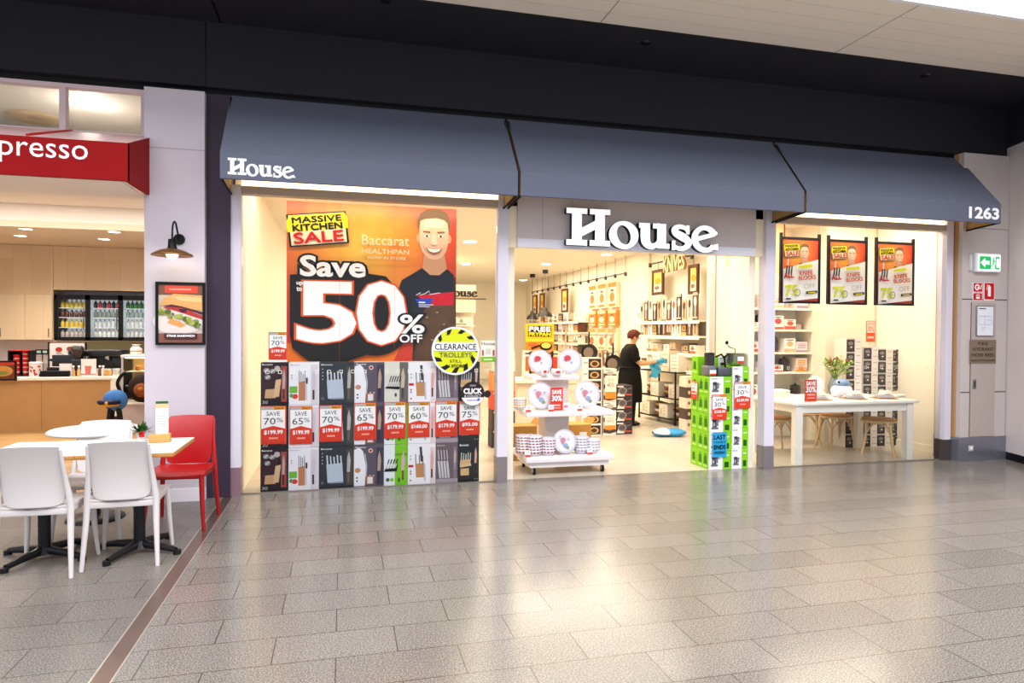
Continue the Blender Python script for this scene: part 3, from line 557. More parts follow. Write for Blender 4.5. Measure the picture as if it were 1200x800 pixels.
p = fy(316,424,.10); b = MB(); b.box(-.008,0,-.03,.165,.0015,.262,WH); ticket(b.art((0,-.0005,0)), .157, .255, '70', '199.99'); o = b.build('price_ticket', loc=(p.x,.07,1.296)); tag(o,'white and red 70 percent ticket standing above the dark maroon box column','price ticket','price tickets on the knife boxes')
# ---- stickers on the glass
c = fy(534,411,-.004); r = (fy(562,411,0).x-fy(506,411,0).x)/2
b = MB(); a = b.art((0,0,0)); a.ell(0,0,r,r,WH,n=48); a.ell(0,0,r*.92,r*.92,M('d9e021',.45),n=48)
for k in range(11):
    t0 = math.radians(195+k*16); 
    if k%2 == 0: a.poly([(r*.92*math.cos(t0),r*.92*math.sin(t0)),(r*.92*math.cos(t0+.24),r*.92*math.sin(t0+.24)),(r*.70*math.cos(t0+.42),r*.70*math.sin(t0+.42)),(r*.70*math.cos(t0+.17),r*.70*math.sin(t0+.17))],INK)
for t0 in (.55,1.1,1.75,2.3): a.poly([(r*.92*math.cos(t0),r*.92*math.sin(t0)),(r*.92*math.cos(t0+.22),r*.92*math.sin(t0+.22)),(r*.74*math.cos(t0+.36),r*.74*math.sin(t0+.36)),(r*.74*math.cos(t0+.16),r*.74*math.sin(t0+.16))],INK)
a.rect(-r*.9,r*.0,r*1.8,r*.36,WH); a.text('CLEARANCE',-r*.86,r*.05,r*1.72,r*.24,INK,.02); a.text('TROLLEYS',-r*.68,-r*.26,r*1.36,r*.20,M('6a6f58'),.01); a.text('STILL',-r*.25,-r*.48,r*.5,r*.12,INK,.0); a.text('IN STORE!',-r*.42,-r*.68,r*.84,r*.12,INK,.03)
o = b.build('window_sticker', loc=(c.x,-.001,c.z)); tag(o,'round yellow and black clearance sticker on the left window glass','sticker')
c = fy(554,461,-.004); r = .125
b = MB(); a = b.art((0,0,0)); a.ell(0,.0,r,r,M('2b2224',.4),n=40); a.ell(r*1.25,-r*.05,r*.3,r*.3,M('2b2224',.4),n=20); a.poly([(r*.9,-.03),(r*1.3,-.05),(r*1.3,.0),(r*.9,.02)],M('2b2224',.4)); a.ell(0,-.0,r*.98,r*.98,WH,200,340,16); a.text('CLICK',-r*.75,-.0,r*1.5,r*.42,WH,.04); a.text('& COLLECT',-r*.7,-r*.30,r*1.4,r*.2,M('cfc8c8'),.02); a.rect(-r*.5,-r*.62,r*1.0,r*.13,M('b9a6c8')); a.ell(r*.5,-r*.5,r*.13,r*.13,M('5a6ac0'),n=12); a.rect(-r*.25,r*.6,r*.5,r*.14,M('8a8486'))
o = b.build('window_sticker', loc=(c.x,-.001,c.z)); tag(o,'round dark sticker shaped like a mouse on the left window glass','sticker')
p = fy(563.5,424,0); b = MB(); a = b.art((0,0,0)); a.rect(0,.0,.155,.225,M('f4ecd8',.5)); a.rect(0,0,.155,.055,M('7fb52e',.5)); a.text('House',.008,.175,.14,.035,M('5a5a50'),.01); a.rect(.01,.065,.02,.06,M('b84a3a')); a.rect(.125,.065,.02,.06,M('b84a3a')); a.rect(.05,.08,.055,.06,M('cfc9b8')); a.rect(.03,.02,.095,.012,M('dfeec0'))
o = b.build('window_sticker', loc=(p.x,-.001,p.z)); tag(o,'small green and cream opening hours sticker by the left entrance pillar','sticker')
# ================================================================== CAFE SEATING
PLW = M('d9d2cf', .42, n=.02, sc=6.); PLR = M('a80208', .38, n=.03, sc=6.)
def chair(label, m, loc, rz, group):
    """moulded plastic side chair, local front = -y"""
    t = thing('cafe_chair', label, 'chair', loc, rz, group)
    def bk(u_, v):                                  # backrest sheet, rounded lower corners, bowed and raked
        w = .186-.012*v; hz = .452+.39*v; x = (u_-.5)*2
        lo = .03*(abs(x)**6)*(1-v)
        return (x*w*(1-.10*max(0,.25-v)*4*abs(x)**4), .185+.085*v*v+.02*v+.028*(1-x*x)*(1-.3*v), hz+lo+.008*(1-x*x)*v)
    b = MB(); b.slab(bk, 12, 10, (0,1,0), .014, m); b.build('backrest', t)
    b = MB(); b.slab(lambda u_, v: ((u_-.5)*(.44-.02*v), -.21+.41*v, .445+.012*math.cos((u_-.5)*math.pi)*-1+.006-(.02 if v < .06 else 0)), 10, 10, (0,0,1), .018, m)
    b.rbox(-.205,-.19,.40,.205,-.165,.44,m,.006); b.rbox(-.205,-.19,.40,-.18,.19,.44,m,.006); b.rbox(.18,-.19,.40,.205,.19,.44,m,.006); b.rbox(-.205,.175,.395,.205,.20,.45,m,.006); b.build('seat', t)
    for s_ in (-1,1):
        b = MB(); b.tube([(s_*.195,-.185,.44),(s_*.205,-.205,.22),(s_*.222,-.225,0)],[.021,.018,.013],m,10); b.build('leg', t)
        b = MB(); b.tube([(s_*.178,.283,.825),(s_*.186,.235,.66),(s_*.203,.19,.47),(s_*.208,.205,.3),(s_*.224,.245,0)],[.010,.013,.021,.019,.013],m,10); b.build('leg', t)
    return t
A = [fz(97,670),fz(183,663),fz(205,638)]; 
def cpos(rearL, rearR, z=0):                        # place by the two rear feet
    mid = (rearL+rearR)/2; d_ = (rearR-rearL); ang = math.atan2(d_.y, d_.x); return mid, ang
mid, ang = cpos(fz(97,670), fz(183,663)); ra = ang+math.pi; off = Vector((0,.245,0)); off.rotate(Matrix.Rotation(ra,3,'Z'))
chair('white plastic cafe chair with its back to us beside the metal floor strip', PLW, mid-off, ra, 'cafe chairs around the tables')
rb = fz(82.5,678); lb = rb+Vector((-.448,.03,0)); mid, ang = cpos(lb, rb); ra = ang+math.pi+.05; off = Vector((0,.245,0)); off.rotate(Matrix.Rotation(ra,3,'Z'))
chair('white plastic cafe chair with its back to us at the left edge', PLW, mid-off, ra, 'cafe chairs around the tables')
chair('white plastic cafe chair on the far side of the tables facing us', PLW, (fy(124,510,-.92).x,-1.16,0), .03, 'cafe chairs around the tables')
mid = (fz(190,605)+fz(252,603))/2; chair('glossy red plastic cafe chair facing us at the right end of the table', PLR, mid-Vector((.0,.245,0)), -.06, 'cafe chairs around the tables')
TOPW = M('f0ece6', .4, n=.02, sc=9.); PLY = M('c08a4c', .5, n=.15, sc=40.); IRON = M('16161a', .4, .3)
def cafetable(x, y, label, rz=0., w=.592, d=.66):
    t = thing('cafe_table', label, 'table', (x,y,0), rz, 'white topped cafe tables')
    b = MB(); b.rbox(-w/2,-d/2,.722,w/2,d/2,.75,PLY,.003); b.box(-w/2+.002,-d/2+.002,.75,w/2-.002,d/2-.002,.7515,TOPW); b.build('tabletop', t)
    b = MB(); b.frustum((0,0,.06),(0,0,.715),.038,.038,IRON,16); b.box(-.16,-.16,.708,.16,.16,.722,IRON); b.build('column', t)
    b = MB(); b.frustum((0,0,.03),(0,0,.08),.07,.045,IRON,16)
    for k in range(4): r_ = Matrix.Rotation(math.pi/4+k*math.pi/2+.35,3,'Z'); b.tube([r_ @ Vector(q) for q in ((.03,0,.055),(.18,0,.045),(.29,0,.03))],[.032,.026,.02],IRON,8); q = r_ @ Vector((.30,0,0)); b.frustum(q,q+Vector((0,0,.032)),.026,.026,IRON,12)
    b.build('foot_base', t); return t
cafetable(-1.40,-1.60,'white topped cafe table with black column nearest the metal floor strip', .0)
cafetable(-1.993,-1.60,'white topped cafe table with black column at the left edge')
t = thing('menu_holder','wooden block holding a white menu card on the cafe table','menu holder',(-1.30,-1.46,.7525), .1)
b = MB(); b.rbox(-.07,-.04,0,.07,.04,.06,M('c89858',.5,n=.15,sc=30.),.004); b.build('wooden_block', t)
b = MB(); b.box(-.028,-.004,.06,.055,.004,.30,M('e6ebe6',.4)); a = b.art((-.028,-.004,.06)); a.rect(0,.19,.083,.05,M('d9b98a')); a.rect(.0,.222,.083,.018,M('2d5a34')); [a.rect(.012,.03+.02*i,.055,.006,M('b9c2bd')) for i in range(7)]; b.build('menu_card', t)
t = thing('potted_plant','small leafy plant in a white pot with a red tag on the cafe table','plant',(-1.44,-1.40,.7525))
b = MB(); b.lathe([(.026,0),(.036,.06),(.034,.06),(.028,.02)],M('e9e4e0',.4)); b.rbox(-.006,-.04,.035,.03,-.034,.075,M('d2222a'),.003); b.build('pot', t)
b = MB()
for i in range(70):
    a0 = random.uniform(0,6.28); el = random.uniform(.1,1.4); L_ = random.uniform(.05,.095); q = Vector((math.cos(a0)*math.cos(el),math.sin(a0)*math.cos(el),math.sin(el))); p0 = Vector((0,0,.055)); s_ = q.cross(Vector((0,0,1))).normalized()*.011
    b.add([p0+q*L_*.4,p0+q*L_*.75+s_,p0+q*L_*1.1,p0+q*L_*.75-s_],[(0,1,2,3)],M(('2f5a24','3f7a2e','24471c')[i%3],.5))
b.build('foliage', t)
# wall lamp and sandwich poster on the white column
lp = fy(203,297,-.42)
t = thing('wall_lamp','brass shaded gooseneck wall lamp on the white column','lamp',(-1.45,-.172,2.40))
b = MB(); b.frustum((0,.0,0),(0,-.025,0),.05,.045,BLACK,20); b.build('wall_plate', t)
b = MB(); b.tube(smoothpts([(0,-.02,0),(0,-.07,.06),(0,-.14,.13),(-.0,-.21,.12),(-.0,-.25,.06),(0,-.26,-.04)],6),.008,BLACK,8); b.build('gooseneck_arm', t)
b = MB(); b.lathe([(.012,.0),(.032,-.005),(.036,-.07),(.045,-.09)],BLACK,(0,-.26,-.03)); b.lathe([(.045,-.085),(.10,-.10),(.165,-.135),(.168,-.15),(.160,-.15),(.10,-.115),(.045,-.10)],M('8a6236',.35,.7),(0,-.26,-.03),28,caps=False); b.build('lamp_shade', t)
b = MB(); b.ball((0,-.26,-.165),.05,.05,.045,M('fff0d0',.4,e=5.)); b.build('bulb', t)
l = bpy.data.lights.new('wall_lamp_light','POINT'); l.energy = 1.3; l.color = (1,.85,.62); l.shadow_soft_size = .05; o = bpy.data.objects.new('wall_lamp_light', l); COL.objects.link(o); o.location = (-1.45,-.432,2.13)
p = fy(183,404,-.175); q = fy(241,330,-.175); w = q.x-p.x; h = fy(183,330,-.175).z-p.z
t = thing('framed_picture','black framed steak sandwich advert hanging under the wall lamp','picture',(p.x,-.175,p.z))
b = MB()
for r_ in ((0,0,w,.022),(0,h-.022,w,h),(0,.022,.022,h-.022),(w-.022,.022,w,h-.022)): b.box(r_[0],-.028,r_[1],r_[2],.003,r_[3],BLACK)
b.build('frame', t)
b = MB(); b.box(.02,-.012,.02,w-.02,.002,h-.02,M('c9bcae',.4)); a = b.art((.022,-.013,.022), step=.0005); w-=.044; h-=.044
a.rect(0,.0,w,h*.16,M('8a5a4e')); a.rect(0,h*.82,w,h*.18,M('7a5648')); a.rect(.14*w,h*.86,.74*w,h*.12,M('e4503e')); a.rect(.24*w,h*.905,.5*w,h*.025,M('f2a090'))
a.ell(.45*w,.36*h,.58*w,.22*h,M('ddd2ca'),n=24)
a.poly([(.02*w,.62*h),(.1*w,.76*h),(.35*w,.84*h),(.98*w,.82*h),(w,.56*h),(.6*w,.58*h),(.3*w,.66*h)],M('dda868',.5,n=.2,sc=20.)); a.poly([(.3*w,.8*h),(.95*w,.78*h),(w,.70*h),(.5*w,.72*h)],M('e9c489'))
a.poly([(.2*w,.34*h),(.5*w,.26*h),(.62*w,.3*h),(.5*w,.36*h),(.28*w,.42*h)],M('d99a58'))
a.poly([(.12*w,.60*h),(.5*w,.52*h),(w,.40*h),(w,.46*h),(.55*w,.60*h),(.2*w,.64*h)],M('b43a34')); a.poly([(.1*w,.62*h),(.5*w,.60*h),(w,.48*h),(w,.53*h),(.5*w,.63*h),(.3*w,.655*h)],M('5a3038')); a.poly([(.45*w,.58*h),(.65*w,.58*h),(.62*w,.52*h),(.5*w,.52*h)],M('4a2838'))
for i in range(26): x_=random.uniform(.02,.95)*w; z_=(.30+.24*(1-x_/w)+random.uniform(-.05,.05))*h; a.ell(x_,z_,random.uniform(.03,.08)*w,random.uniform(.02,.045)*h,M(('7a8a38','98a046','5c6a30','a8b050')[i%4]),n=8,tilt=random.uniform(-.6,.6))
a.rect(.14*w,.075*h,.74*w,.085*h,M('4a2a2c')); a.text('STEAK SANDWICH',.2*w,.10*h,.62*w,.035*h,WH,.04); b.build('print', t)
# ================================================================== FIRE PIER
p = fy(1145,317,-.20); q = fy(1171,298,-.20); w=q.x-p.x; h=fy(1145,298,-.2).z-p.z
t = thing('exit_sign','lit green and white running man exit sign on the right pier','sign',(p.x,-.162,p.z))
b = MB(); b.rbox(-.03,-.05,-.015,w+.01,.002,h+.02,M('e8e8ea',.4),.006); b.rbox(-.09,-.03,.0,-.06,.002,h,M('d8d8da'),.004); b.build('housing', t)
EXG = M('1fae5a',.4,e=.5); EXW = M('ffffff',.4,e=.9); b = MB(); b.box(0,-.056,0,w,-.05,h,EXW); a = b.art((0,-.0565,0)); a.rect(.015,.02,w*.52,h-.04,EXG); a.rect(w*.76,.02,w*.2,h-.04,EXG)
cx=.015+w*.26; a.poly([(cx-.07,h/2),(cx-.005,h/2+.055),(cx-.005,h/2+.022),(cx+.06,h/2+.022),(cx+.06,h/2-.022),(cx-.005,h/2-.022),(cx-.005,h/2-.055)],EXW)
k=w*.68; a.ell(k,h*.78,.014,.014,EXG,n=10); a.line([(k,h*.7),(k-.008,h*.45)],.022,EXG); a.line([(k-.008,h*.45),(k+.022,h*.34),(k+.016,h*.16)],.014,EXG); a.line([(k-.01,h*.45),(k-.03,h*.3),(k-.05,h*.28)],.014,EXG); a.line([(k,h*.66),(k+.03,h*.55)],.011,EXG); a.line([(k,h*.66),(k-.03,h*.58)],.011,EXG); a.rect(w*.80,h*.22,w*.1,h*.55,EXW); b.build('sign_face', t)
for i,(xa,xb,lab) in enumerate(((1140,1151.5,'red square fire hose reel sign on the right pier'),(1153,1165.5,'red square fire extinguisher sign on the right pier'))):
    p = fy(xa,352,-.165); q = fy(xb,331,-.165); w=q.x-p.x; h=fy(xa,331,-.165).z-p.z; b = MB(); b.box(0,-.003,0,w,.002,h,WH); a = b.art((0,-.0035,0))
    if i == 0:
        a.rect(.006,.006,w-.012,h*.38,M('c8141e')); a.rect(.006,h*.5,w-.012,h*.48,M('c8141e')); a.text('HOSE REEL',.012,h*.43,w-.024,h*.05,M('c8141e'),.02); a.ring(w*.42,h*.75,w*.26,w*.26,.018,WH); a.line([(w*.42,h*.75),(w*.8,h*.66),(w*.86,h*.88)],.014,WH); a.rect(w*.3,h*.1,w*.4,h*.12,WH); a.line([(w*.3,h*.28),(w*.5,h*.33),(w*.7,h*.28)],.012,WH)
    else:
        a.rect(.006,.10*h,w-.012,h*.88,M('c8141e')); a.rect(w*.36,h*.24,w*.28,h*.5,WH); a.ell(w*.5,h*.74,w*.14,w*.12,WH,n=14); a.line([(w*.5,h*.84),(w*.3,h*.86),(w*.24,h*.6)],.01,WH); a.rect(.012,.015,w-.024,h*.05,M('c8141e'))
    o = b.build('fire_sign', loc=(p.x,-.162,p.z)); tag(o, lab, 'sign')
p = fy(1136,512,-.165); q = fy(1167,354,-.165); w=q.x-p.x; h=fy(1136,354,-.165).z-p.z
p.z = .306; h = fy(1136,354,-.165).z-.306
t = thing('cupboard_door','beige fire hose cupboard door with a small pull in the right pier','door',(p.x,-.162,p.z))
b = MB(); b.box(0,-.008,0,w,.0015,h,M('bdb1aa',.4,.2,n=.05,sc=5.)); b.box(-.006,-.002,0,0,.0015,h,M('4a4442')); b.build('door_panel', t)
b = MB(); zp = fy(1140,450,-.17).z-.306; b.rbox(.03,-.014,zp-.06,.085,-.006,zp+.06,M('8f8a88',.3,.7),.004); b.rbox(.042,-.017,zp-.04,.072,-.013,zp+.04,M('4b4848',.4),.003); b.build('pull', t)
p = fy(1143,394,-.17); q = fy(1164,358,-.17); w2=q.x-p.x; h2=fy(1143,358,-.17).z-p.z
t = thing('framed_picture','small framed white evacuation plan on the cupboard door','picture',(p.x,-.171,p.z)); b = MB(); b.rbox(0,-.012,0,w2,.001,h2,M('8c8a8e',.3,.5),.004); b.build('frame', t); b = MB(); a = b.art((.012,-.0125,.012)); a.rect(0,0,w2-.024,h2-.024,M('e9edf4')); a.rect(.02,h2*.86,w2*.4,.012,M('3a4050'))
for r_ in ((.1,.35,.7,.008),(.1,.62,.7,.008),(.1,.35,.006,.3),(.8,.35,.006,.3),(.4,.35,.006,.3),(.5,.5,.3,.006),(.2,.25,.3,.01),(.2,.18,.2,.01)): a.rect(r_[0]*w2,r_[1]*h2,r_[2]*w2 if r_[2]>.05 else .004,r_[3]*h2 if r_[3]>.1 else .004,M('9aa6bc'))
b.build('plan', t)
p = fy(1136,426,-.17); q = fy(1167,398,-.17); w2=q.x-p.x; h2=fy(1136,398,-.17).z-p.z
b = MB(); b.box(0,-.004,0,w2,.001,h2,M('8f7d6a',.35,.4)); a = b.art((0,-.0045,0)); DK = M('2e2a28')
for s_,z,ww,hh in (('FIRE',.78,.36,.13),('HYDRANT',.54,.78,.13),('HOSE REEL',.30,.88,.13),('AND EXTINGUISHER',.10,.92,.07)): a.text(s_,w2*(1-ww)/2,h2*z,w2*ww,h2*hh,DK,.01)
o = b.build('sign_plate', loc=(p.x,-.1715,p.z)); tag(o,'bronze fire hydrant hose reel plate on the cupboard door','sign')
p = fz(1129,529,.12); b = MB(); b.rbox(-.035,-.012,-.035,.035,.0,.035,M('d9d5d2',.3,.4),.004); b.rbox(-.018,-.018,-.018,.018,-.01,.018,M('f4f2ee'),.003); o = b.build('wall_socket', loc=(7.60,-.171,.16)); tag(o,'small square wall socket in the metal kick plate of the right pier','socket')
# ================================================================== CAFE
OAK = M('b98d5a',.5,n=.10,sc=5.); LAM = M('f4ecdc',.35,n=.02,sc=5.); TILEW = M('e9e4ea',.3,n=.03,sc=12.); PINK = M('cfc0bd',.5,n=.05,sc=6.)
CY, BY = 4.8, 8.0                                  # counter front and back wall
b = MB(); b.box(-9,BY,0,-1.2,BY+.1,3.3,WPAINT); b.box(-9,BY-.003,.9,-1.2,BY,1.36,TILEW); q=fy(100,430,BY); b.box(q.x,BY-.006,.9,-1.3,BY-.003,1.36,M('9fae8e',.3)); b.build('wall_cafe_back', kind='structure')
b = MB(); b.box(-1.3,.3,0,-1.04,BY,3.9,WPAINT); b.build('wall_cafe_right', kind='structure')
b = MB(); b.box(-9,.3,0,-8.9,BY,3.9,WPAINT); b.build('wall_cafe_left', kind='structure')
CC = M('f3ece4',.6,n=.01,sc=2.)
b = MB(); b.box(-9,.3,3.9,-1.04,2.2,4.0,CC); b.box(-9,.3,3.14,-1.3,1.6,3.24,CC); b.box(-9,1.6,3.5,-1.3,5.0,3.6,CC); b.box(-9,2.2,3.6,-1.3,2.3,4.0,CC); b.box(-9,1.55,3.24,-1.3,1.6,3.5,CC); b.box(-9,5.0,3.14,-1.3,BY,3.24,M('ead9c2',.6)); b.box(-9,5.0,3.24,-1.3,5.1,3.6,CC); b.build('ceiling_cafe', kind='structure')
# transom over the cafe opening
FR = M('dcc6c8',.45); b = MB()
zt, zb = 3.77, 3.36
b.box(-6,-.04,zb-.03,-1.745,.04,zb,FR); b.box(-6,-.04,zt-.035,-1.745,.04,zt,FR)
for x in (-1.80,-2.46,-3.12,-3.8): b.box(x,-.04,zb,x+.05,.04,zt-.035,FR)
b.build('trim_10', kind='structure'); b = MB(); b.box(-6,-.003,zb,-1.75,.003,zt-.03,GLASS); b.build('window_3', kind='structure')
# red fascia sign
RF = M('8e0005',.75,n=.05,sc=3.)
t = thing('cafe_sign','red boxed cafe fascia sign with white lettering at the left edge','sign',(-1.695,-.02,2.8))
b = MB(); b.box(-4.2,-.78,-.02,0,-.74,.285,RF)
b.add([(0,-.78,-.02),(0,-.155,-.01),(0,-.155,.50),(0,-.78,.285)],[(0,1,2,3)],RF); b.add([(-.03,-.74,-.02),(-.03,-.155,-.01),(-.03,-.155,.50),(-.03,-.74,.285)],[(3,2,1,0)],RF); b.add([(0,-.78,-.02),(0,-.155,-.01),(-.03,-.155,-.01),(-.03,-.74,-.02)],[(3,2,1,0)],RF); b.box(-4.2,-.74,-.02,-.06,0,-.012,M('f2e9df',.5)); b.build('fascia_box', t)
b = MB(); b.add([(-4.2,-.78,.287),(0,-.78,.287),(-.0,-.155,.502),(-.06,.0,.556),(-4.2,.0,.556)],[(0,1,2,3,4)],M('d8b0b0',.5))
for x in (-.72,-2.0): b.tube([(x,-.76,.30),(x+.05,-.02,.555)],.012,RED,6)
b.build('sloping_top', t)
b = MB(); a = b.art((0,-.781,0)); p = fy(2,192,-.8); q = fy(103,192,-.8); p0_=fy(-38,192,-.8)
a.text('espresso', p0_.x+1.695, .075, q.x-p0_.x, .165, WH, .0); b.build('lettering', t)
def at(px,py,y): return fy(px,py,y)
# counter
c0 = at(130,441,CY); top = c0.z
t = thing('service_counter','long timber fronted cafe counter with a cream top','counter',(c0.x,CY,0))
b = MB(); b.box(-4.5,0,0,0,.7,top-.05,OAK); [b.box(-x-.002,-.002,.02,-x+.002,0,top-.06,M('8a6436')) for x in (.95,2.1)]; b.build('front_panel', t)
b = MB(); b.rbox(-4.5,-.03,top-.05,.02,.75,top,LAM,.006); b.box(.0,-.02,top-.62,.13,.7,top-.02,LAM); b.build('countertop', t)
e = thing('low_counter','low pink laminate counter base below the pastry cabinet','counter',(at(129,468,CY-.0).x+.19,CY-.1,0))
b = MB(); b.box(0,0,.08,2.0,.75,.40,PINK); b.box(0,.02,0,2.0,.7,.08,M('8c7d7c')); b.build('cabinet_body', e); b = MB(); b.rbox(-.02,-.02,.40,2.0,.75,.425,LAM,.004); b.build('countertop', e)
# pastry cabinet on it
cx = at(130,441,CY).x+.16
t = thing('pastry_cabinet','glass pastry display cabinet at the right end of the cafe counter','display cabinet',(cx,CY,.43))
b = MB(); b.box(0,0,0,1.7,.62,.04,M('d8ccb8',.4)); b.box(0,.58,.04,1.7,.62,.72,M('d9b26a',.5)); b.build('base', t)
for z in (.25,.47): b = MB(); b.box(.03,.06,z,1.68,.58,z+.012,M('e8dcc4',.2)); b.build('shelf', t)
b = MB(); b.rbox(-.02,-.02,.70,1.72,.64,.74,M('e9e4dc',.35),.006); b.build('top_panel', t)
b = MB(); b.box(0,-.006,.04,1.7,.0,.70,GLASS); b.box(-.006,0,.04,0,.6,.70,GLASS); b.build('glass_panel', t)
b = MB(); b.box(-.012,-.012,.02,.012,.012,.72,M('cfc9c2',.3,.6)); b.build('post', t)
b = MB(); b.box(.03,.03,.688,1.67,.05,.698,M('fff2d0',.4,e=6.)); b.build('light_tube', t)
l = bpy.data.lights.new('cabinet_light','AREA'); l.shape = 'RECTANGLE'; l.size = 1.5; l.size_y = .1; l.energy = 7; l.color = (1,.88,.6); o = bpy.data.objects.new('cabinet_light', l); COL.objects.link(o); o.location = (cx+.85,CY+.12,.43+.685)
PAS = [M('d9a04e',.5,n=.25,sc=40.),M('e5b96a',.5,n=.2,sc=40.),M('8a5228',.5,n=.2,sc=30.)]
def pastry(kind):
    b = MB()
    if kind == 0: b.tube(smoothpts([(-.08,.03,.025),(-.05,-.01,.04),(0,-.02,.05),(.05,-.01,.04),(.08,.03,.025)],3),[.012,.02,.028,.034,.038,.042,.044,.042,.038,.034,.028,.02,.012][:13],PAS[0],10)
    elif kind == 1: b.lathe([(0,0),(.055,0),(.065,.025),(.05,.05),(.0,.06)],PAS[1],n=14)
    else: b.lathe([(.035,0),(.045,.05),(.055,.055),(.045,.085),(0,.095)],PAS[2],n=14)
    return b
k = 0; NMP = ['golden croissant','round golden bun','brown muffin']; first = {}
for lv,z in (('bottom shelf',.472),('middle shelf',.694),('top shelf',.914)):
    for i in range(5):
        kd = (0,1,2)[(['bottom shelf','middle shelf','top shelf'].index(lv)+ (i>2))%3]
        if kd not in first: first[kd] = pastry(kd).build('pastry'); o = first[kd]
        else: o = first[kd].copy(); COL.objects.link(o)
        o.location = (cx+.17+.22*i, CY+.22+.06*(i%2), z); tag(o, NMP[kd]+', '+ORD[i]+' from the left on the '+lv+' of the pastry cabinet', 'pastry', 'pastries in the glass cabinet')
# cakes and bags standing on the cabinet
WRAP = M('efe9e6',.3,n=.06,sc=20.)
for i in range(5):
    b = MB(); h = .16+.05*(i%3); b.lathe([(.075,0),(.09,.04),(.085,h*.6),(.05,h*.8),(.03,h*.86),(.07,h)],(WRAP,M('d79a78',.4,n=.2,sc=20.))[i%3==2],n=12); b.lathe([(.083,.03),(.093,.05),(.09,h*.4)],M('c9823e',.5,n=.3,sc=25.),n=12)
    o = b.build('wrapped_cake', loc=(cx+.12+.26*i,CY+.28,1.172), rz=i); tag(o, ORD[i]+' wrapped cake from the left on top of the pastry cabinet','cake','wrapped cakes on the pastry cabinet')
# round chocolate cake board and a draped stand in front
p = at(160,455,CY-.35)
t = thing('standing_figure','dark plush monkey with long tail sitting in front of the pastry cabinet','plush toy',(p.x,CY-.42,.0))
FUR = M('2a1a12',.85,n=.3,sc=60.,b=.4); b = MB()
b.ball((.08,.1,p.z),.21,.14,.22,FUR,18,12); b.tube(smoothpts([(-.1,.05,p.z-.1),(-.19,.02,p.z-.06),(-.24,.0,p.z+.08),(-.19,.0,p.z+.2),(-.12,0,p.z+.25)],5),.025,BLACK,8); b.build('fur_body', t)
b = MB(); b.ball((.09,-.02,p.z-.02),.11,.05,.11,M('8a4a22',.7,n=.2,sc=30.),14,10); b.ball((.09,-.06,p.z+.0),.04,.03,.03,M('b07038',.7)); b.build('face', t); t['category']='plush toy'; t.name='plush_monkey'
p2 = at(138,468,CY-.45)
t = thing('draped_stand','black folding stand draped with blue cloth and a navy cap','stand',(p2.x,CY-.62,0))
b = MB()
for s_ in (-1,1): b.tube([(s_*.02,0,p2.z),(s_*.06,.03,.35),(s_*.10,.05,0)],[.035,.04,.035],M('15161a',.5),8); b.tube([(s_*.02,.12,p2.z),(s_*.08,.16,0)],.014,M('15161a',.5),8)
b.build('leg_frame', t)
b = MB(); b.ball((0,.06,p2.z),.17,.12,.16,M('3f74b4',.7,n=.15,sc=20.),14,10); b.build('blue_cloth', t)
b = MB(); b.lathe([(.10,0),(.16,.05),(.15,.08),(0,.09)],M('191f42',.5),(-.05,-.05,p2.z-.07),18,1,.8); b.lathe([(.12,.0),(.155,.03)],M('d2a83a',.4,.4),(-.05,-.055,p2.z-.075),18,1,.8); b.ball((-.05,-.17,p2.z-.02),.025,.012,.025,M('d8b040',.4,.5)); b.build('navy_cap', t)
# wall units: cabinets and drinks fridge
zc = 1.36; zT = 3.135; fL = at(64,345,BY-.55).x
t = thing('wall_cabinet','pale oak wall cabinets filling the back wall of the cafe','cabinet',(fL-2.2,BY-.5,zc))
b = MB(); b.box(-2.4,0,0,2.16,.49,.86,VENEER); b.box(-2.4,0,.862,2.16,.49,zT-zc-.002,VENEER); b.box(2.165,0,.95,5.2,.49,zT-zc-.002,VENEER); b.box(2.165,-.01,-.03,5.2,.48,-.005,VENEER); b.build('carcass', t)
for i in range(5):
    b = MB(); b.box(.0,-.018,.01,.445,-.001,.85,VENEER); o = b.build('door', t, (-.1+.45*i,0,0)); b = MB(); b.tube([(.39 if i%2 == 0 else .055,-.03,.06),(.39 if i%2 == 0 else .055,-.03,.22)],.008,M('6a5a48',.3,.6),6); b.build('handle', o)
t = thing('drinks_fridge','black framed drinks fridge with glass doors in the back wall of the cafe','fridge',(fL,BY-.55,zc))
FW = 3.0; FH = .86; b = MB(); 
b.box(0,0,0,FW,.5,.05,BLACK); b.box(0,0,FH-.06,FW,.5,FH,BLACK); b.box(0,.46,.05,FW,.5,FH-.06,M('dfe6ea',.4,e=.35)); b.box(0,0,.05,.05,.46,FH-.06,BLACK); b.box(FW-.05,0,.05,FW,.46,FH-.06,BLACK); b.build('body', t)
dw = [0,.56,1.12,1.70,2.35,3.0]
for i in range(5):
    b = MB(); x0,x1 = dw[i],dw[i+1]; 
    for q in ((x0,.0,x0+.04,FH),(x1-.04,.0,x1,FH),(x0,0,x1,.06),(x0,FH-.09,x1,FH)): b.box(q[0],-.03,q[1],q[2],-.002,q[3],BLACK)
    o = b.build('door', t); g = MB(); g.box(x0+.04,-.018,.06,x1-.04,-.012,FH-.09,GLASS); g.build('glass', o); g = MB(); g.tube([(x1-.06,-.05,.2),(x1-.06,-.05,.6)],.01,M('555558',.3,.6),6); g.build('handle', o)
LV = (.055,.245,.435,.615)
for z in LV[1:]: b = MB(); b.box(.05,.05,z-.012,FW-.05,.45,z,M('e8eef2',.3)); b.build('shelf', t)
def bottle(c, cap, h): b = MB(); b.lathe([(.033,0),(.036,.01),(.036,h*.62),(.012,h*.8),(.012,h*.9)],M(c,.25),n=8); b.lathe([(.014,h*.9),(.014,h),(0,h)],M(cap,.4),n=8); return b.build('drink_bottle')
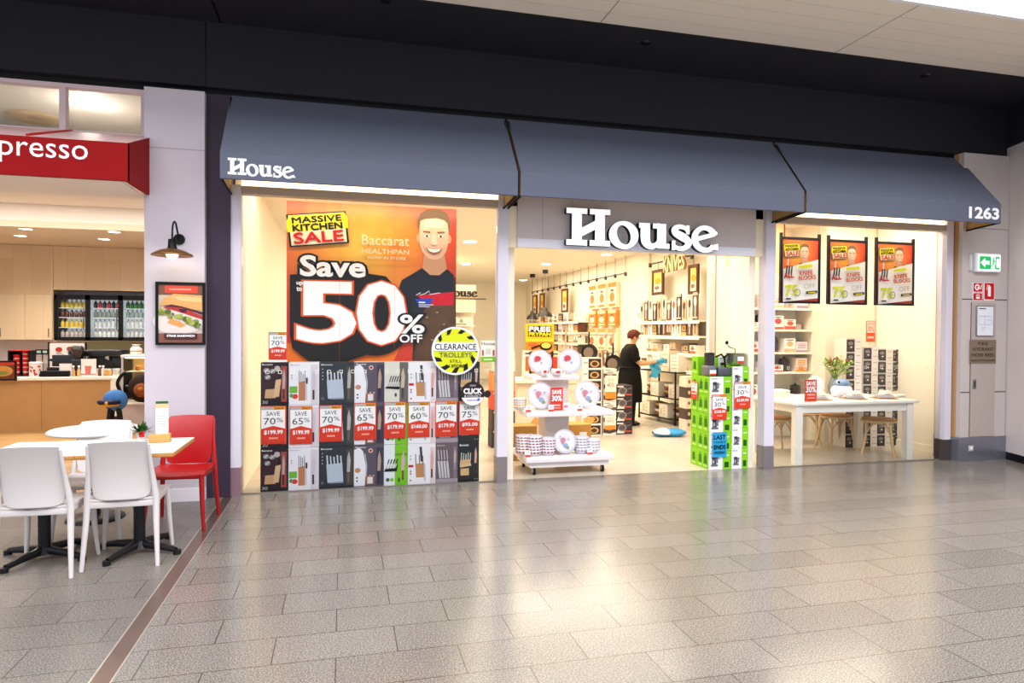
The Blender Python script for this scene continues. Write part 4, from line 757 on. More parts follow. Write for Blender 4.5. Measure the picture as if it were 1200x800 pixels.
DC = [[('d8c23a','yellow'),('5a2a1e','brown'),('d9b83a','yellow'),('c8b9b4','pale')],[('2a2430','dark'),('7c8a84','clear'),('c4cbd2','clear'),('dfe3e6','clear')],[('2f7a3a','green'),('8fa8a8','pale'),('d9dfe4','clear'),('e2e6ea','clear')],[('2e62b8','blue'),('3a70c8','blue'),('2a4c98','blue'),('4a86d8','blue')]]
cache = {}
for d_ in range(4):
    for lv in range(4):
        z = LV[3-lv]; c, nm = DC[d_][lv]
        for i in range(6):
            cc = c if not (d_ == 1 and lv == 0 and i%2) else 'b8323a'
            if (cc,lv) not in cache: cache[(cc,lv)] = bottle(cc, ('d8322a','e8e8ea','f0c83a','2a2a2e')[(lv+d_)%4], .155); o = cache[(cc,lv)]
            else: o = cache[(cc,lv)].copy(); COL.objects.link(o)
            o.location = (fL+dw[d_]+.085+.077*i, BY-.55+.14, zc+z+.001); row = ('top','second','third','bottom')[lv]; dn = ('left','second','third','fourth')[d_]
            tag(o, '%s bottle on the %s shelf behind the %s fridge door'%(('red or dark' if d_==1 and lv==0 else nm), row, dn),'bottle','bottles on the %s shelf behind the %s fridge door'%(row,dn))
# downlights of the cafe
cands = [(69,214),(30,268),(24,276),(134,271.5),(122,280)]
LB = ['round downlight just below the red cafe sign','front left round downlight in the lower cafe ceiling','rear left round downlight in the lower cafe ceiling','front right round downlight in the lower cafe ceiling','rear right round downlight in the lower cafe ceiling']
for (px,py),lb in zip(cands,LB):
    z = 3.14; p = fz(px,py,z); b = MB(); b.lathe([(.0,-.004),(.085,-.004)],M('fff6e6',.4,e=9.),n=20,caps=False); b.lathe([(.085,-.006),(.10,-.006),(.10,0)],WH,n=20,caps=False); o = b.build('downlight', loc=(p.x,p.y,z)); tag(o, lb, 'downlight', 'downlights in the cafe ceiling')
    l = bpy.data.lights.new('cafe_downlight','SPOT'); l.energy = 120; l.color = NEUT; l.spot_size = 2.3; l.spot_blend = .6; l.shadow_soft_size = .08; o = bpy.data.objects.new('cafe_downlight', l); COL.objects.link(o); o.location = (p.x,p.y,z-.02)
p = fz(103,122,3.88); b = MB(); b.lathe([(0,-.03),(.07,-.03),(.09,0)],M('fff8ea',.4,e=5.),n=20); o = b.build('downlight', loc=(p.x,p.y,3.9)); tag(o,'bright ceiling light seen through the glass above the red cafe sign','light')
l = bpy.data.lights.new('cafe_upper_light','POINT'); l.energy = 9; l.color = NEUT; l.shadow_soft_size = .08; o = bpy.data.objects.new('cafe_upper_light', l); COL.objects.link(o); o.location = (p.x,p.y,3.80)
p = fz(42,140,3.88); b = MB(); b.lathe([(0.08,-.012),(.24,-.02),(.28,0)],M('e2c9a6',.5),n=28,caps=False); b.lathe([(0,-.004),(.08,-.012)],M('cfb48e',.5),n=28); o = b.build('ceiling_vent', loc=(p.x,p.y,3.899)); tag(o,'round ceiling vent seen through the glass above the red cafe sign','vent')
# things along the counter
def on(px, y=CY+.25): q = at(px,440,y); return (q.x, y, top+.002)
b = MB(); q = at(6,446,CY-.05); w_ = .40; t = thing('framed_picture','black framed food picture hanging on the front of the cafe counter','picture',(at(-14,446,CY-.05).x,CY-.032,at(0,446,CY-.05).z)); b.box(0,-.02,0,.37,.0,.30,BLACK); b.build('frame', t)
b = MB(); a = b.art((.025,-.021,.025)); a.rect(0,0,.32,.25,M('6a3a22')); a.ell(.16,.12,.14,.08,M('c98a42',n=.3,sc=20.)); a.ell(.14,.09,.1,.03,M('7a8a3a')); a.rect(0,.21,.32,.04,M('c23a2a')); b.build('print', t)
x,y,z = on(4,CY+.1); t = thing('counter_plinth','white raised plinth at the left end of the cafe counter','plinth',(x,y,z)); b = MB(); b.rbox(-.5,-.05,0,.06,.45,.17,LAM,.006); b.build('box', t)
x,y,z = on(26,CY+.3)
t = thing('cup_rack','black rack holding red striped paper cups on the cafe counter','rack',(x,y,z))
b = MB()
for sx in (-.14,.14): b.box(sx-.012,-.1,0,sx+.012,.1,.40,BLACK)
b.box(-.15,.08,0,.15,.1,.40,BLACK); b.box(-.15,-.1,.39,.15,.1,.40,RED); b.box(-.15,-.1,0,.15,.1,.015,BLACK); b.build('frame', t)
CUPS = MB()
for i,(cxx,n) in enumerate(((-.065,4),(.06,5))):
    for j in range(n):
        if i == 0 and j == 0: cup0 = MB(); cup0.lathe([(.032,0),(.048,.11),(.05,.115),(.044,.115),(.03,.01)],M('d3201f',.4),n=14); cup0.lathe([(.0375,.035),(.0425,.06)],M('f0e6d8'),n=14); o = cup0.build('paper_cup')
        else: o = src_cup.copy(); COL.objects.link(o)
        if i == 0 and j == 0: src_cup = o
        o.location = (x+cxx,y-.02,z+.016+.068*j); tag(o, 'red paper cup in the %s stack of the cup rack'%('left','right')[i], 'cup', 'red paper cups in the %s stack of the cup rack'%('left','right')[i])
def prod(name, label, cat, fn, px, y=CY+.25, dz=0): 
    q = on(px,y); t = thing(name,label,cat,(q[0],q[1],q[2]+dz)); fn(t); return t
def f_can(t):
    b = MB(); b.lathe([(.085,0),(.085,.20)],M('ece4de',.4),n=20); 
    for i in range(14): an = random.uniform(-2.6,-.5); b.art((.0855*math.cos(an),.0855*math.sin(an),random.uniform(.03,.17)),u=(-math.sin(an),math.cos(an),0),n=(math.cos(an),math.sin(an),0)).ell(0,0,.014,.016,M('b8323a'),n=8)
    b.build('tin', t); b = MB(); b.lathe([(.088,.20),(.088,.225),(0,.228)],M('d8d0cc',.3),n=20); b.build('lid', t)
prod('biscuit_tin','white tin with red berry pattern on the cafe counter','tin',f_can,42,CY+.12)
def f_pole(t):
    b = MB(); b.frustum((0,0,0),(0,0,.01),.06,.06,BLACK,16); b.frustum((0,0,.01),(0,0,.34),.008,.008,BLACK,8); b.build('stand', t); b = MB(); b.box(-.09,-.02,.33,.09,.01,.41,BLACK); a = b.art((-.09,-.021,.33)); a.rect(.015,.02,.06,.04,M('9ab0a0',e=.3)); a.rect(.1,.02,.06,.04,M('9ab0a0',e=.3)); b.build('display', t)
prod('customer_display','small black customer price display on a pole on the cafe counter','display',f_pole,50,CY+.46)
def f_reg(t):
    b = MB(); b.rbox(-.2,-.1,0,.2,.25,.09,BLACK,.01); b.build('cash_drawer', t); b = MB(); b.rbox(-.16,.02,.10,.14,.20,.15,M('202024',.4),.01,rot=Matrix.Rotation(-.2,3,'X')); b.build('keyboard', t); b = MB(); b.frustum((.05,.15,.09),(.05,.15,.22),.03,.03,BLACK,10); b.rbox(-.17,.10,.23,.30,.14,.27,M('1a1a1e',.3),.008); b.rbox(-.10,.08,.15,.27,.11,.33,M('1a1a1e',.3),.008); b.build('screen', t)
prod('cash_register','black cash register with a flat screen on the cafe counter','cash register',f_reg,67,CY+.11)
def f_eft(t):
    b = MB(); b.rbox(-.09,-.05,0,.09,.12,.05,M('1c1c20',.4),.01); b.build('base', t); b = MB(); b.rbox(-.05,-.03,.05,.03,.1,.08,M('3a3a40',.4),.006); b.build('keypad', t)
prod('card_reader','small black card reader on the cafe counter left of the register','card reader',f_eft,55,CY+.10)
def f_sign(wd,hh,c,c2):
    def f(t):
        b = MB(); b.box(-wd/2,-.004,0,wd/2,.004,hh,M(c,.4)); a = b.art((-wd/2,-.005,0)); a.rect(wd*.12,hh*.08,wd*.76,hh*.84,M('f4f1ee',.4)); 
        if c2: a.poly([(wd*.3,hh*.12),(wd*.62,hh*.12),(wd*.7,hh*.6),(wd*.24,hh*.6)],M(c2,.4)); a.rect(0,hh*.1,wd*.98,hh*.05,M('c8402e'))
        b.build('card', t); b = MB(); b.box(-wd/2,-.03,-.0005,wd/2,.05,.004,M('e6e6ea',.2)); b.build('foot', t)
    return f
prod('menu_card','white card in a stand before the cafe cash register','card',f_sign(.17,.20,'e8e8ec',None),77,CY+.06)
prod('menu_card','white card with a pink drink picture on the cafe counter','card',f_sign(.21,.27,'e9e6e4','d9766a'),104,CY+.08)
def f_grind(t):
    b = MB(); b.rbox(-.08,-.08,0,.08,.12,.26,M('232328',.3,.3),.02); b.build('body', t); b = MB(); b.lathe([(.03,.26),(.09,.40),(.09,.44),(0,.44)],M('3a2d2a',.2),n=16); b.lathe([(.092,.44),(.06,.47),(0,.47)],BLACK,n=16); b.build('hopper', t)
prod('coffee_grinder','black coffee grinder on the cafe counter','grinder',f_grind,91,CY+.22)
def f_mach(t):
    b = MB(); b.rbox(-.36,-.2,0,.36,.25,.10,M('c9c5c4',.3,.6),.01); b.rbox(-.36,.0,.10,.36,.25,.30,M('1c1c1e',.3),.01); b.rbox(-.38,-.18,.30,.38,.25,.40,M('17171a',.3),.015); b.build('body', t)
    for sx in (-.15,.15): b = MB(); b.frustum((sx,-.1,.30),(sx,-.1,.24),.035,.035,M('b8b5b2',.25,.9),12); b.tube([(sx,-.1,.25),(sx,-.25,.24)],.012,BLACK,6); b.build('group_head', t)
prod('coffee_machine','black and steel espresso machine behind the cafe counter','coffee machine',f_mach,116,CY+.56)
def f_board(t):
    b = MB(); b.box(-.26,.0,.0,.26,.02,.50,M('e8dedb',.4)); a = b.art((-.26,-.001,0))
    for i,(x_,z_) in enumerate(((.08,.06),(.2,.12),(.34,.1),(.14,.24),(.3,.25),(.44,.24))): z_ += .16; a.ell(x_,z_,.05,.04,M(('b8322a','8a4a34','c94a3a')[i%3]),n=12); a.rect(x_-.04,z_-.065,.08,.012,GREY)
    b.build('panel', t); b = MB(); b.box(-.275,-.01,-.02,.275,.03,0,BLACK); b.box(.255,-.01,0,.275,.03,.52,BLACK); b.box(-.275,-.01,0,-.255,.03,.52,BLACK); b.build('frame', t)
prod('menu_board','white menu board with red dishes behind the cafe counter','menu board',f_board,79,CY+.68)
for i,(px,lb,c) in enumerate(((86,'small amber sauce bottle beside the cafe register','d9a86a'),(92.5,'second small amber sauce bottle beside the cafe register','d8b27a'),(117,'brown sauce bottle at the right end of the cafe counter','6a3a24'),(121,'white sugar jar at the right end of the cafe counter','ece6e0'))):
    b = MB(); b.lathe([(.026,0),(.028,.08),(.012,.12),(.012,.14)],M(c,.3),n=12); b.lathe([(.015,.14),(.015,.165),(0,.165)],WH,n=12); q = on(px,CY+.1); o = b.build('sauce_bottle', loc=q); tag(o, lb, 'bottle')
q = on(126,CY+.12); t = thing('biscuit_jar','glass jar of biscuits at the right end of the cafe counter','jar',q); b = MB(); b.lathe([(.06,0),(.07,.02),(.07,.10),(.05,.12)],GLASS,n=16); b.build('glass', t); b = MB(); [b.lathe([(0,0),(.05,0),(.05,.016),(0,.016)],M('d8a65a',.6,n=.2,sc=30.),(0,0,.006+.018*i)) for i in range(5)]; b.build('biscuits', t)
# second white round table further back
q = fz(112,502,.75); t = thing('round_table','white round cafe table behind the far white chair','table',(q.x,q.y,0)); b = MB(); b.lathe([(0,.72),(.33,.72),(.35,.735),(.33,.75),(0,.75)],TOPW,n=36); b.build('tabletop', t); b = MB(); b.frustum((0,0,.03),(0,0,.72),.035,.035,IRON,14); b.build('column', t); b = MB(); b.lathe([(.22,0),(.21,.02),(.05,.035)],IRON,n=28); b.build('foot_base', t)
# ================================================================== SHOP INTERIOR
KRAFT = M('b98a58',.6,n=.08,sc=12.); SHELFW = M('f6efdf',.45,n=.02,sc=4.); PORC = M('dfdce2',.25,n=.02,sc=10.); DARKB = M('2a2526',.45)
# ---- ceiling details
for i,(px,py,lb) in enumerate(((711,298,'round downlight in the shop ceiling just under the sign letters'),(684,318.5,'round downlight in the shop ceiling left of the bright panel'),(613,328,'upper round downlight in the shop ceiling beside the left entrance pillar'),(640,309,'round downlight in the shop ceiling above the pendant lamps'))):
    p = fz(px,py,3.2); b = MB(); b.lathe([(.0,-.004),(.11,-.004)],M('fffaf0',.4,e=10.),n=20); b.lathe([(.11,-.008),(.13,-.008),(.13,0)],WH,n=20,caps=False); o = b.build('downlight', loc=p); tag(o,lb,'downlight','downlights in the shop ceiling')
for i,(px,py,lb) in enumerate(((546,309,'round downlight above the back of the left window'),(551,283,'round downlight seen between poster and pillar'))):
    p = fz(px,py,3.2); b = MB(); b.lathe([(.0,-.004),(.11,-.004)],M('fffaf0',.4,e=10.),n=20); o = b.build('downlight', loc=p); tag(o,lb,'downlight','downlights in the shop ceiling')
p = fz(700,317,3.195); q = fz(738,317,3.195); r_ = fz(722,305,3.195)
b = MB(); b.add([(p.x,p.y,3.193),(q.x,q.y,3.193),(q.x-.1,r_.y,3.193),(p.x+.1,r_.y,3.193)],[(0,1,2,3)],M('fff8e8',.4,e=3.)); b.box(p.x-.05,p.y,3.195,q.x+.05,p.y+.03,3.2,WH); o = b.build('ceiling_panel_light'); tag(o,'bright flat light panel in the shop ceiling','light')
# ---- generic product packs
PAL = [('f2ece0','b9574a'),('efe6d4','8a7a66'),('e9dcc8','d08a3a'),('6a4434','e0b070'),('f6f2ea','c9b48a'),('c9a887','6a4a36'),('ece4e4','9a8fa4'),('5a4a44','c9a078')]
_pk = {}
def pack(i, w, d, h):
    c1, c2 = PAL[i%8]; k = (i%8, round(w,3), round(d,3), round(h,3))
    if k not in _pk:
        b = MB(); b.box(-w/2,0,0,w/2,d,h,M(c1,.5)); a = b.art((-w/2,0,0)); a.rect(0,0,w,h*(.18+.07*(i%3)),M(c2,.5))
        v = i%4
        if v == 0: a.ell(w*.5,h*.6,w*.3,h*.22,M(c2,.4),n=14); a.rect(w*.2,h*.86,w*.6,h*.06,M('5a5450'))
        elif v == 1: a.poly([(w*.3,h*.3),(w*.7,h*.3),(w*.62,h*.75),(w*.38,h*.75)],M('8f8a88',.3)); a.rect(w*.15,h*.85,w*.5,h*.06,M('4a4446'))
        elif v == 2: [a.rect(w*.12,h*(.35+.14*j),w*.76,h*.06,M(c2)) for j in range(4)]
        else: a.rect(w*.15,h*.34,w*.7,h*.4,M('d9a65a')); a.ell(w*.5,h*.54,w*.22,h*.14,M('8a5a34'),n=12)
        _pk[k] = b.build('product_box'); return _pk[k]
    o = _pk[k].copy(); COL.objects.link(o); return o
def utensil(i, w, h):                               # carded utensil: narrow card with a tool on it
    k = ('u',i%5,round(w,3),round(h,3))
    if k not in _pk:
        b = MB(); b.box(-w/2,0,0,w/2,.02,h,M(('e9dcc4','6a4a3a','efe9e0','3f3734','c9a887')[i%5],.5)); a = b.art((-w/2,0,0)); m = M(('4a3830','d9d4d0','b8503a','c9c4c0','5a4030')[i%5],.4)
        a.rect(w*.4,h*.1,w*.2,h*.45,m); a.ell(w*.5,h*.68,w*.3,h*.18,m,n=12); a.rect(0,h*.9,w,h*.1,M('c9b7a0')); b.build('x') if False else None
        _pk[k] = b.build('carded_utensil'); return _pk[k]
    o = _pk[k].copy(); COL.objects.link(o); return o
def pot(i, r, h):
    k = ('p',i%4,round(r,3),round(h,3))
    if k not in _pk:
        b = MB(); m = M(('b9b4b0','3a3436','d9d2cc','8a5a44')[i%4],.3,.5 if i%2 == 0 else 0); b.lathe([(r*.9,0),(r,.01),(r,h*.8),(r*1.05,h*.82)],m,n=16); b.lathe([(r*1.04,h*.82),(r*.8,h*.9),(r*.2,h*.95)],m,n=16); b.ball((0,0,h*.98),r*.18,r*.18,h*.06,BLACK,8,6); b.tube([(r,0,h*.6),(r*1.35,0,h*.62),(r,0,h*.7)],r*.08,BLACK,6); b.tube([(-r,0,h*.6),(-r*1.35,0,h*.62),(-r,0,h*.7)],r*.08,BLACK,6)
        _pk[k] = b.build('cooking_pot'); return _pk[k]
    o = _pk[k].copy(); COL.objects.link(o); return o
# ---- right window: shelf unit facing us
SX0, SX1, SY = 5.45, 6.80, 1.72
zs = [fy(930,y,SY).z for y in (470,435.5,412.5,386,361)]
t = thing('shelf_unit','cream shelf unit behind the window table, left of the black and white boxes','shelf',(SX0,SY,0))
b = MB(); b.box(SX1-SX0-.03,0,0,SX1-SX0,.40,2.55,SHELFW); b.box(0,.0,0,.03,.40,2.55,SHELFW); b.box(0.03,.38,0,SX1-SX0-.03,.40,2.55,SHELFW); b.build('frame', t)
for z in zs: b = MB(); b.box(.031,-.02,z-.03,SX1-SX0-.031,.38,z,SHELFW); b.build('shelf', t)
SN = ['lowest','second lowest','middle','second highest','highest']
for si,z in enumerate(zs):
    n = 6; top_ = (zs+[2.25])[si+1]-.05
    for i in range(n):
        h = min(.10+.05*((i*7+si*3)%4), top_-z-.03); x = SX0+.14+i*.205; lab = '%s item from the left on the %s shelf behind the window table'%(ORD[i].capitalize(), SN[si])
        if (i+si)%3 == 2: o = pot(i+si, .075, h); o.location = (x,SY+.16,z+.001); tag(o,lab.replace('item','lidded pot'),'pot','goods on the window shelf unit')
        else: o = pack((i*5+si*3)%3*2+(0 if si%2 else 4)*0+((i+si)%2)*4, .19, .2, h); o.location = (x,SY+.02,z+.001); tag(o,lab.replace('item','boxed item'),'box','goods on the window shelf unit')
# hanging prints above the shelf unit
for i,(px,lb) in enumerate(((905,'tan framed hanging panel left of the three posters'),)):
    p = fy(px,320,1.5); b = MB(); b.box(-.1,0,0,.1,.02,.75,M('d9b98a',.5)); b.box(-.1,-.004,0,-.08,.0,.75,M('6a4028')); b.box(.08,-.004,0,.1,.0,.75,M('6a4028')); b.box(-.004,.008,.75,.004,.012,3.2-p.z,M('c9b48a')); o = b.build('tall_banner', loc=(p.x+.1,1.5,p.z)); tag(o,lb,'panel')
# ---- three framed posters in the right window
POSTBG = None
for i,(xa,xb,ya,yb) in enumerate(((913,961,277,355),(968.5,1016,280,356.5),(1024.5,1071,282.5,357.5))):
    Y = .45; p = fy(xa,yb,Y); q = fy(xb,ya,Y); w = q.x-p.x; h = fy(xa,ya,Y).z-p.z
    t = thing('framed_poster',['leftmost black framed orange sale poster in the right window','middle black framed orange sale poster in the right window','rightmost black framed orange sale poster in the right window'][i],'poster',(p.x,Y,p.z),0,'sale posters in the right window')
    b = MB(); b.box(0,-.02,-.0,w,.012,.03,BLACK); b.box(0,-.02,.03,.03,.012,h+.05,BLACK); b.box(w-.03,-.02,.03,w,.012,h+.05,BLACK); b.box(.03,-.02,h-.03,w-.03,.012,h,BLACK); b.build('frame', t)
    if POSTBG is None: POSTBG = radial('small_poster_sunburst', w*.4, h*.7, w*.8, h*.7, [(.12,'f4b03a'),(.5,'ee7a28'),(.85,'dc4420'),(1.,'c23018')], .3)
    b = MB(); b.box(.03,-.008,.03,w-.03,.004,h-.03,POSTBG); a = b.art((0,-.009,0)); portrait(a, w*.60, h*.575, w*.20, False)
    T = lambda u,v,k=.10: (u*w+0*v, v*h+k*(u-.5)*h)
    a.poly([T(.065,.06),T(.93,.04),T(.93,.63),T(.065,.56)],M('f3f1ee',.4)); salebadge(a, w*.10, h*.69, w*.36, h*.20, .08)
    a.poly([(w*.05,h*.06),(w*.33,h*.06),(w*.33,h*.30),(w*.05,h*.30)],M('f3f1ee',.4)); tl = .10
    a.text('ALL',w*.07,h*.37,w*.24,h*.075,M('c8202a'),.0,0,tl,.004); a.text('KNIFE',w*.45,h*.42,w*.33,h*.06,M('d8582c'),0,0,tl,.002); a.text('BLOCKS',w*.43,h*.345,w*.42,h*.06,M('d8582c'),0,0,tl,.002); a.rect(w*.42,h*.525,w*.33,h*.045,M('d9e021'),tl); a.text('75',w*.10,h*.11,w*.30,h*.15,M('d3dc1e'),0,0,tl*.6,.006); a.ring(w*.38,h*.16,w*.08,w*.08,.012,GREY,16); a.text('OFF',w*.55,h*.22,w*.28,h*.07,M('b9b6b8'),0,0,tl); a.rect(w*.6,h*.14,w*.28,h*.04,M('3a3a2a'),tl); a.rect(w*.65,h*.155,w*.18,h*.012,YEL,tl); a.rect(w*.10,h*.055,w*.12,h*.02,INK)
    for x_ in (.10,.16,.22): a.line([(w*x_,h*.44),(w*x_+.01,h*.56)],w*.035,M('34343a'))
    a.line([(w*.13,h*.56),(w*.14,h*.66)],w*.03,M('d9d9de')); b.build('print', t)
    for x_ in (.015,w-.015): b = MB(); b.box(x_-.0015,-.005,h+.05,x_+.0015,-.002,3.2-p.z,M('9a8a70')); b.build('wire', t)
# ---- towers of boxed coffee makers at the back of the window
def d_tower(i):
    def f(a,w,h):
        a.rect(0,0,w,h,M('e9e2da',.4)); a.rect(0,0,w*i,h,M('2a2624',.35)); a.ell(w*.26,h*.62,w*.17,h*.14,M('8a847e'),n=12); a.rect(w*.12,h*.2,w*.28,h*.24,M('5a524c')); a.ell(w*.3,h*.34,w*.06,h*.06,M('f0e6d8'),n=8); a.rect(0,h*.9,w*.52,h*.1,M('c9bfb4')); a.rect(w*.62,h*.2,w*.28,h*.05,M('a99f96')); a.rect(w*.62,h*.7,w*.25,h*.07,M('b8b0a8'))
    return f
TW = [(993,396,8),(1013,406,8),(1030,408,8),(1047.5,409,8)]; src = None
for ti,(px,py,n) in enumerate(TW):
    p = fy(px,py,1.0); w = (.255,.255,.255,.10)[ti]; hb = p.z/n
    for k in range(n):
        o = carton('appliance_box', w, .24, hb-.003, d_tower(.52 if ti < 3 else 1.), 'e9e2da') if k == 0 else src.copy()
        if k: COL.objects.link(o)
        else: src = o
        o.location = (p.x+w/2+.0015*((k*5)%3-1), 1.13+.004*(k%2), hb*k); tag(o,'black and white appliance box, %s from the floor in the %s tower'%(ORD[k],('leftmost','second','third','rightmost')[ti]),'box','appliance boxes stacked behind the window table')
p = fy(1020,405,1.0); b = MB(); b.box(-.07,0,0,.08,.002,.30,M('e2532f',.4)); a = b.art((-.07,0,0)); a.rect(.01,.13,.13,.16,M('f5e6d8')); a.text('SAVE',.02,.235,.11,.04,REDP,.0); a.text('30%',.02,.15,.11,.07,REDP,.0); a.rect(.02,.05,.11,.03,M('f6c9b0')); b.box(-.004,.002,-.06,.004,.006,.05,M('c9c2ba')); o = b.build('price_card', loc=(fy(1026,404,1.0).x,1.1,fy(1026,404,1.0).z+.04)); tag(o,'orange and white price card standing on the appliance box towers','price card')
# white stacked cartons behind the table (low)
for i,(px) in enumerate((985,1000)):
    for k in range(4):
        b_ = pack(4, .26, .2, .17); p = fy(px,500,1.42); b_.location = (p.x-.05+.03*i,1.40 if i == 0 else 1.38,.172*k); 
        if i == 1: b_.location.x += .26
        tag(b_,'white carton, %s from the floor in the %s low stack behind the window table'%(ORD[k],('left','right')[i]),'box','white cartons behind the window table')
# ---- the window table
tx0 = fz(938,545).x-.05; tx1 = fz(1069,538).x+.0; ty0 = .08; ty1 = 1.0
TBL = M('f4f1ea',.4,n=.02,sc=6.)
t = thing('dining_table','white dining table set for a meal in the right shop window','table',((tx0+tx1)/2,(ty0+ty1)/2,0)); hw=(tx1-tx0)/2; hd=(ty1-ty0)/2
b = MB(); b.rbox(-hw-.06,-hd-.03,.715,hw+.06,hd+.03,.752,TBL,.005); b.build('tabletop', t)
b = MB(); b.box(-hw+.03,-hd+.02,.62,hw-.03,-hd+.045,.715,TBL); b.box(-hw+.03,hd-.045,.62,hw-.03,hd-.02,.715,TBL); b.box(-hw+.02,-hd+.03,.62,-hw+.045,hd-.03,.715,TBL); b.box(hw-.045,-hd+.03,.62,hw-.02,hd-.03,.715,TBL); b.build('apron', t)
for sx in (-1,1):
    for sy in (-1,1): b = MB(); b.box(sx*hw-(.09 if sx > 0 else 0),sy*hd-(.09 if sy > 0 else 0),0,sx*hw+(.09 if sx < 0 else 0),sy*hd+(.09 if sy < 0 else 0),.716,TBL); b.build('leg', t)
BW = M('d3b58c',.5,n=.12,sc=25.)
def bentwood():
    t = thing('bentwood_stool','x','stool')
    b = MB(); b.lathe([(.0,.445),(.19,.445),(.205,.452),(.205,.468),(.19,.474),(0,.468)],M('b98850',.5,n=.15,sc=30.),n=26); b.build('seat', t)
    b = MB(); b.lathe([(.200,.425),(.213,.425),(.213,.45),(.200,.45)],BW,n=26,caps=False); b.build('seat_ring', t)
    for a0 in (45,135,225,315):
        r_ = Matrix.Rotation(math.radians(a0),3,'Z'); b = MB(); b.tube([r_ @ Vector(q) for q in ((.19,0,.44),(.20,0,.30),(.225,0,.15),(.265,0,0))],[.017,.016,.015,.013],BW,8); b.build('leg', t)
        r2 = Matrix.Rotation(math.radians(a0+45),3,'Z'); q1 = r_ @ Vector((.203,0,.27)); q2 = r_ @ Vector((.0,0,0)); m_ = r2 @ Vector((.165,0,.415)); q3 = Matrix.Rotation(math.radians(a0+90),3,'Z') @ Vector((.203,0,.27)); b = MB(); b.tube(smoothpts([q1, q1*.45+m_*.55+Vector((0,0,.045)), m_, q3*.45+m_*.55+Vector((0,0,.045)), q3],4),.009,BW,6); b.build('stretcher_arch', t)
    return t
BP = [((1029,531.5),.8,'pale bentwood stool tucked under the right end of the white window table'),((979,525),3.0,'pale bentwood stool on the far side of the white window table, under its middle'),((944,519.5),.9,'pale bentwood stool under the left half of the window table'),((909,529),1.4,'pale bentwood stool at the left end of the window table beside the entrance pillar')]
bc = None
for (q,rz,lb) in BP:
    p = fz(*q)
    if bc is None: bc = bentwood(); o = bc; o.location = p; o.rotation_euler.z = rz
    else: o = dup(bc, p, rz)
    o['label'] = lb; o['group'] = 'bentwood stools around the window table'
# ---- laid table
def ontab(px,py,z=.753): return fz(px,py,z)
LIN = M('efe6d6',.8,n=.06,sc=30.,b=.2)
for i,(px,py,lb) in enumerate(((958,468,'round woven placemat under the left place setting of the window table'),(1000,467,'round woven placemat under the middle place setting of the window table'),(1036,466.5,'round woven placemat under the right place setting of the window table'))):
    p = ontab(px,py); b = MB(); b.lathe([(.0,0),(.17,0),(.17,.005),(0,.006)],M('c9a06a',.8,n=.2,sc=50.),n=28); o = b.build('placemat', loc=p); tag(o,lb,'placemat','placemats on the window table')
    z = .7595
    for k in range(3):
        r = (.135,.12,.105)[k]; b = MB(); b.lathe([(0,0),(r*.6,0),(r,.012),(r,.017),(r*.6,.007),(0,.006)],PORC,n=28); o = b.build('dinner_plate', loc=(p.x,p.y,z)); tag(o,'white plate, %s from the bottom of the %s place setting'%(ORD[k],('left','middle','right')[i]),'plate','plates on the window table'); z += .0125
    b = MB(); b.rbox(-.09,-.05,0,.09,.05,.03,LIN,.014,3); b.rbox(-.085,-.02,.025,.085,.045,.045,LIN,.01,3); o = b.build('folded_napkin', loc=(p.x+.01,p.y,z+.008), rz=.2*i); tag(o,'folded cream napkin on the %s place setting'%('left','middle','right')[i],'napkin','napkins on the window table')
p = ontab(905,466.5)
for k in range(3): b = MB(); b.rbox(-.16,-.1,0,.16,.1,.028,(LIN,M('e6d9c0',.8,n=.05,sc=20.))[k%2],.012,3); o = b.build('folded_cloth', loc=(p.x+.22,p.y+.25,.753+.029*k)); tag(o,'folded cream cloth, %s from the bottom of the pile on the window table'%ORD[k],'cloth','folded cloths on the window table')
p = ontab(1050,466); b = MB(); b.slab(lambda u,v: (-.17+.34*u, .05+.05*math.sin(u*7), .03+.05*math.sin(v*math.pi)+.012*math.sin(u*9)), 16, 8, (0,0,1), .02, LIN); b.rbox(-.16,-.02,0,.2,.12,.04,LIN,.018,3); o = b.build('draped_towel', loc=(p.x,p.y+.06,.753)); tag(o,'crumpled cream towel at the right end of the window table','towel')
p = ontab(943,469); b = MB(); b.box(-.085,0,0,.085,.003,.27,M('d8402c',.4)); a = b.art((-.085,0,0)); a.text('SAVE',.02,.20,.13,.045,WH,0,0,0,.003); a.text('30%',.015,.115,.14,.07,WH,0,0,0,.003); a.rect(.03,.075,.11,.02,M('f0a898')); a.rect(.03,.04,.11,.012,M('f0a898')); b.box(-.06,.003,0,.06,.06,.004,WH); b.box(-.0851,-.001,0,.0851,.0,.27,M('d8402c',.4)) if False else None; o = b.build('sale_card', loc=(p.x-.03,ty0+.05,.753)); tag(o,'red save 30 percent card standing at the front of the window table','sign')
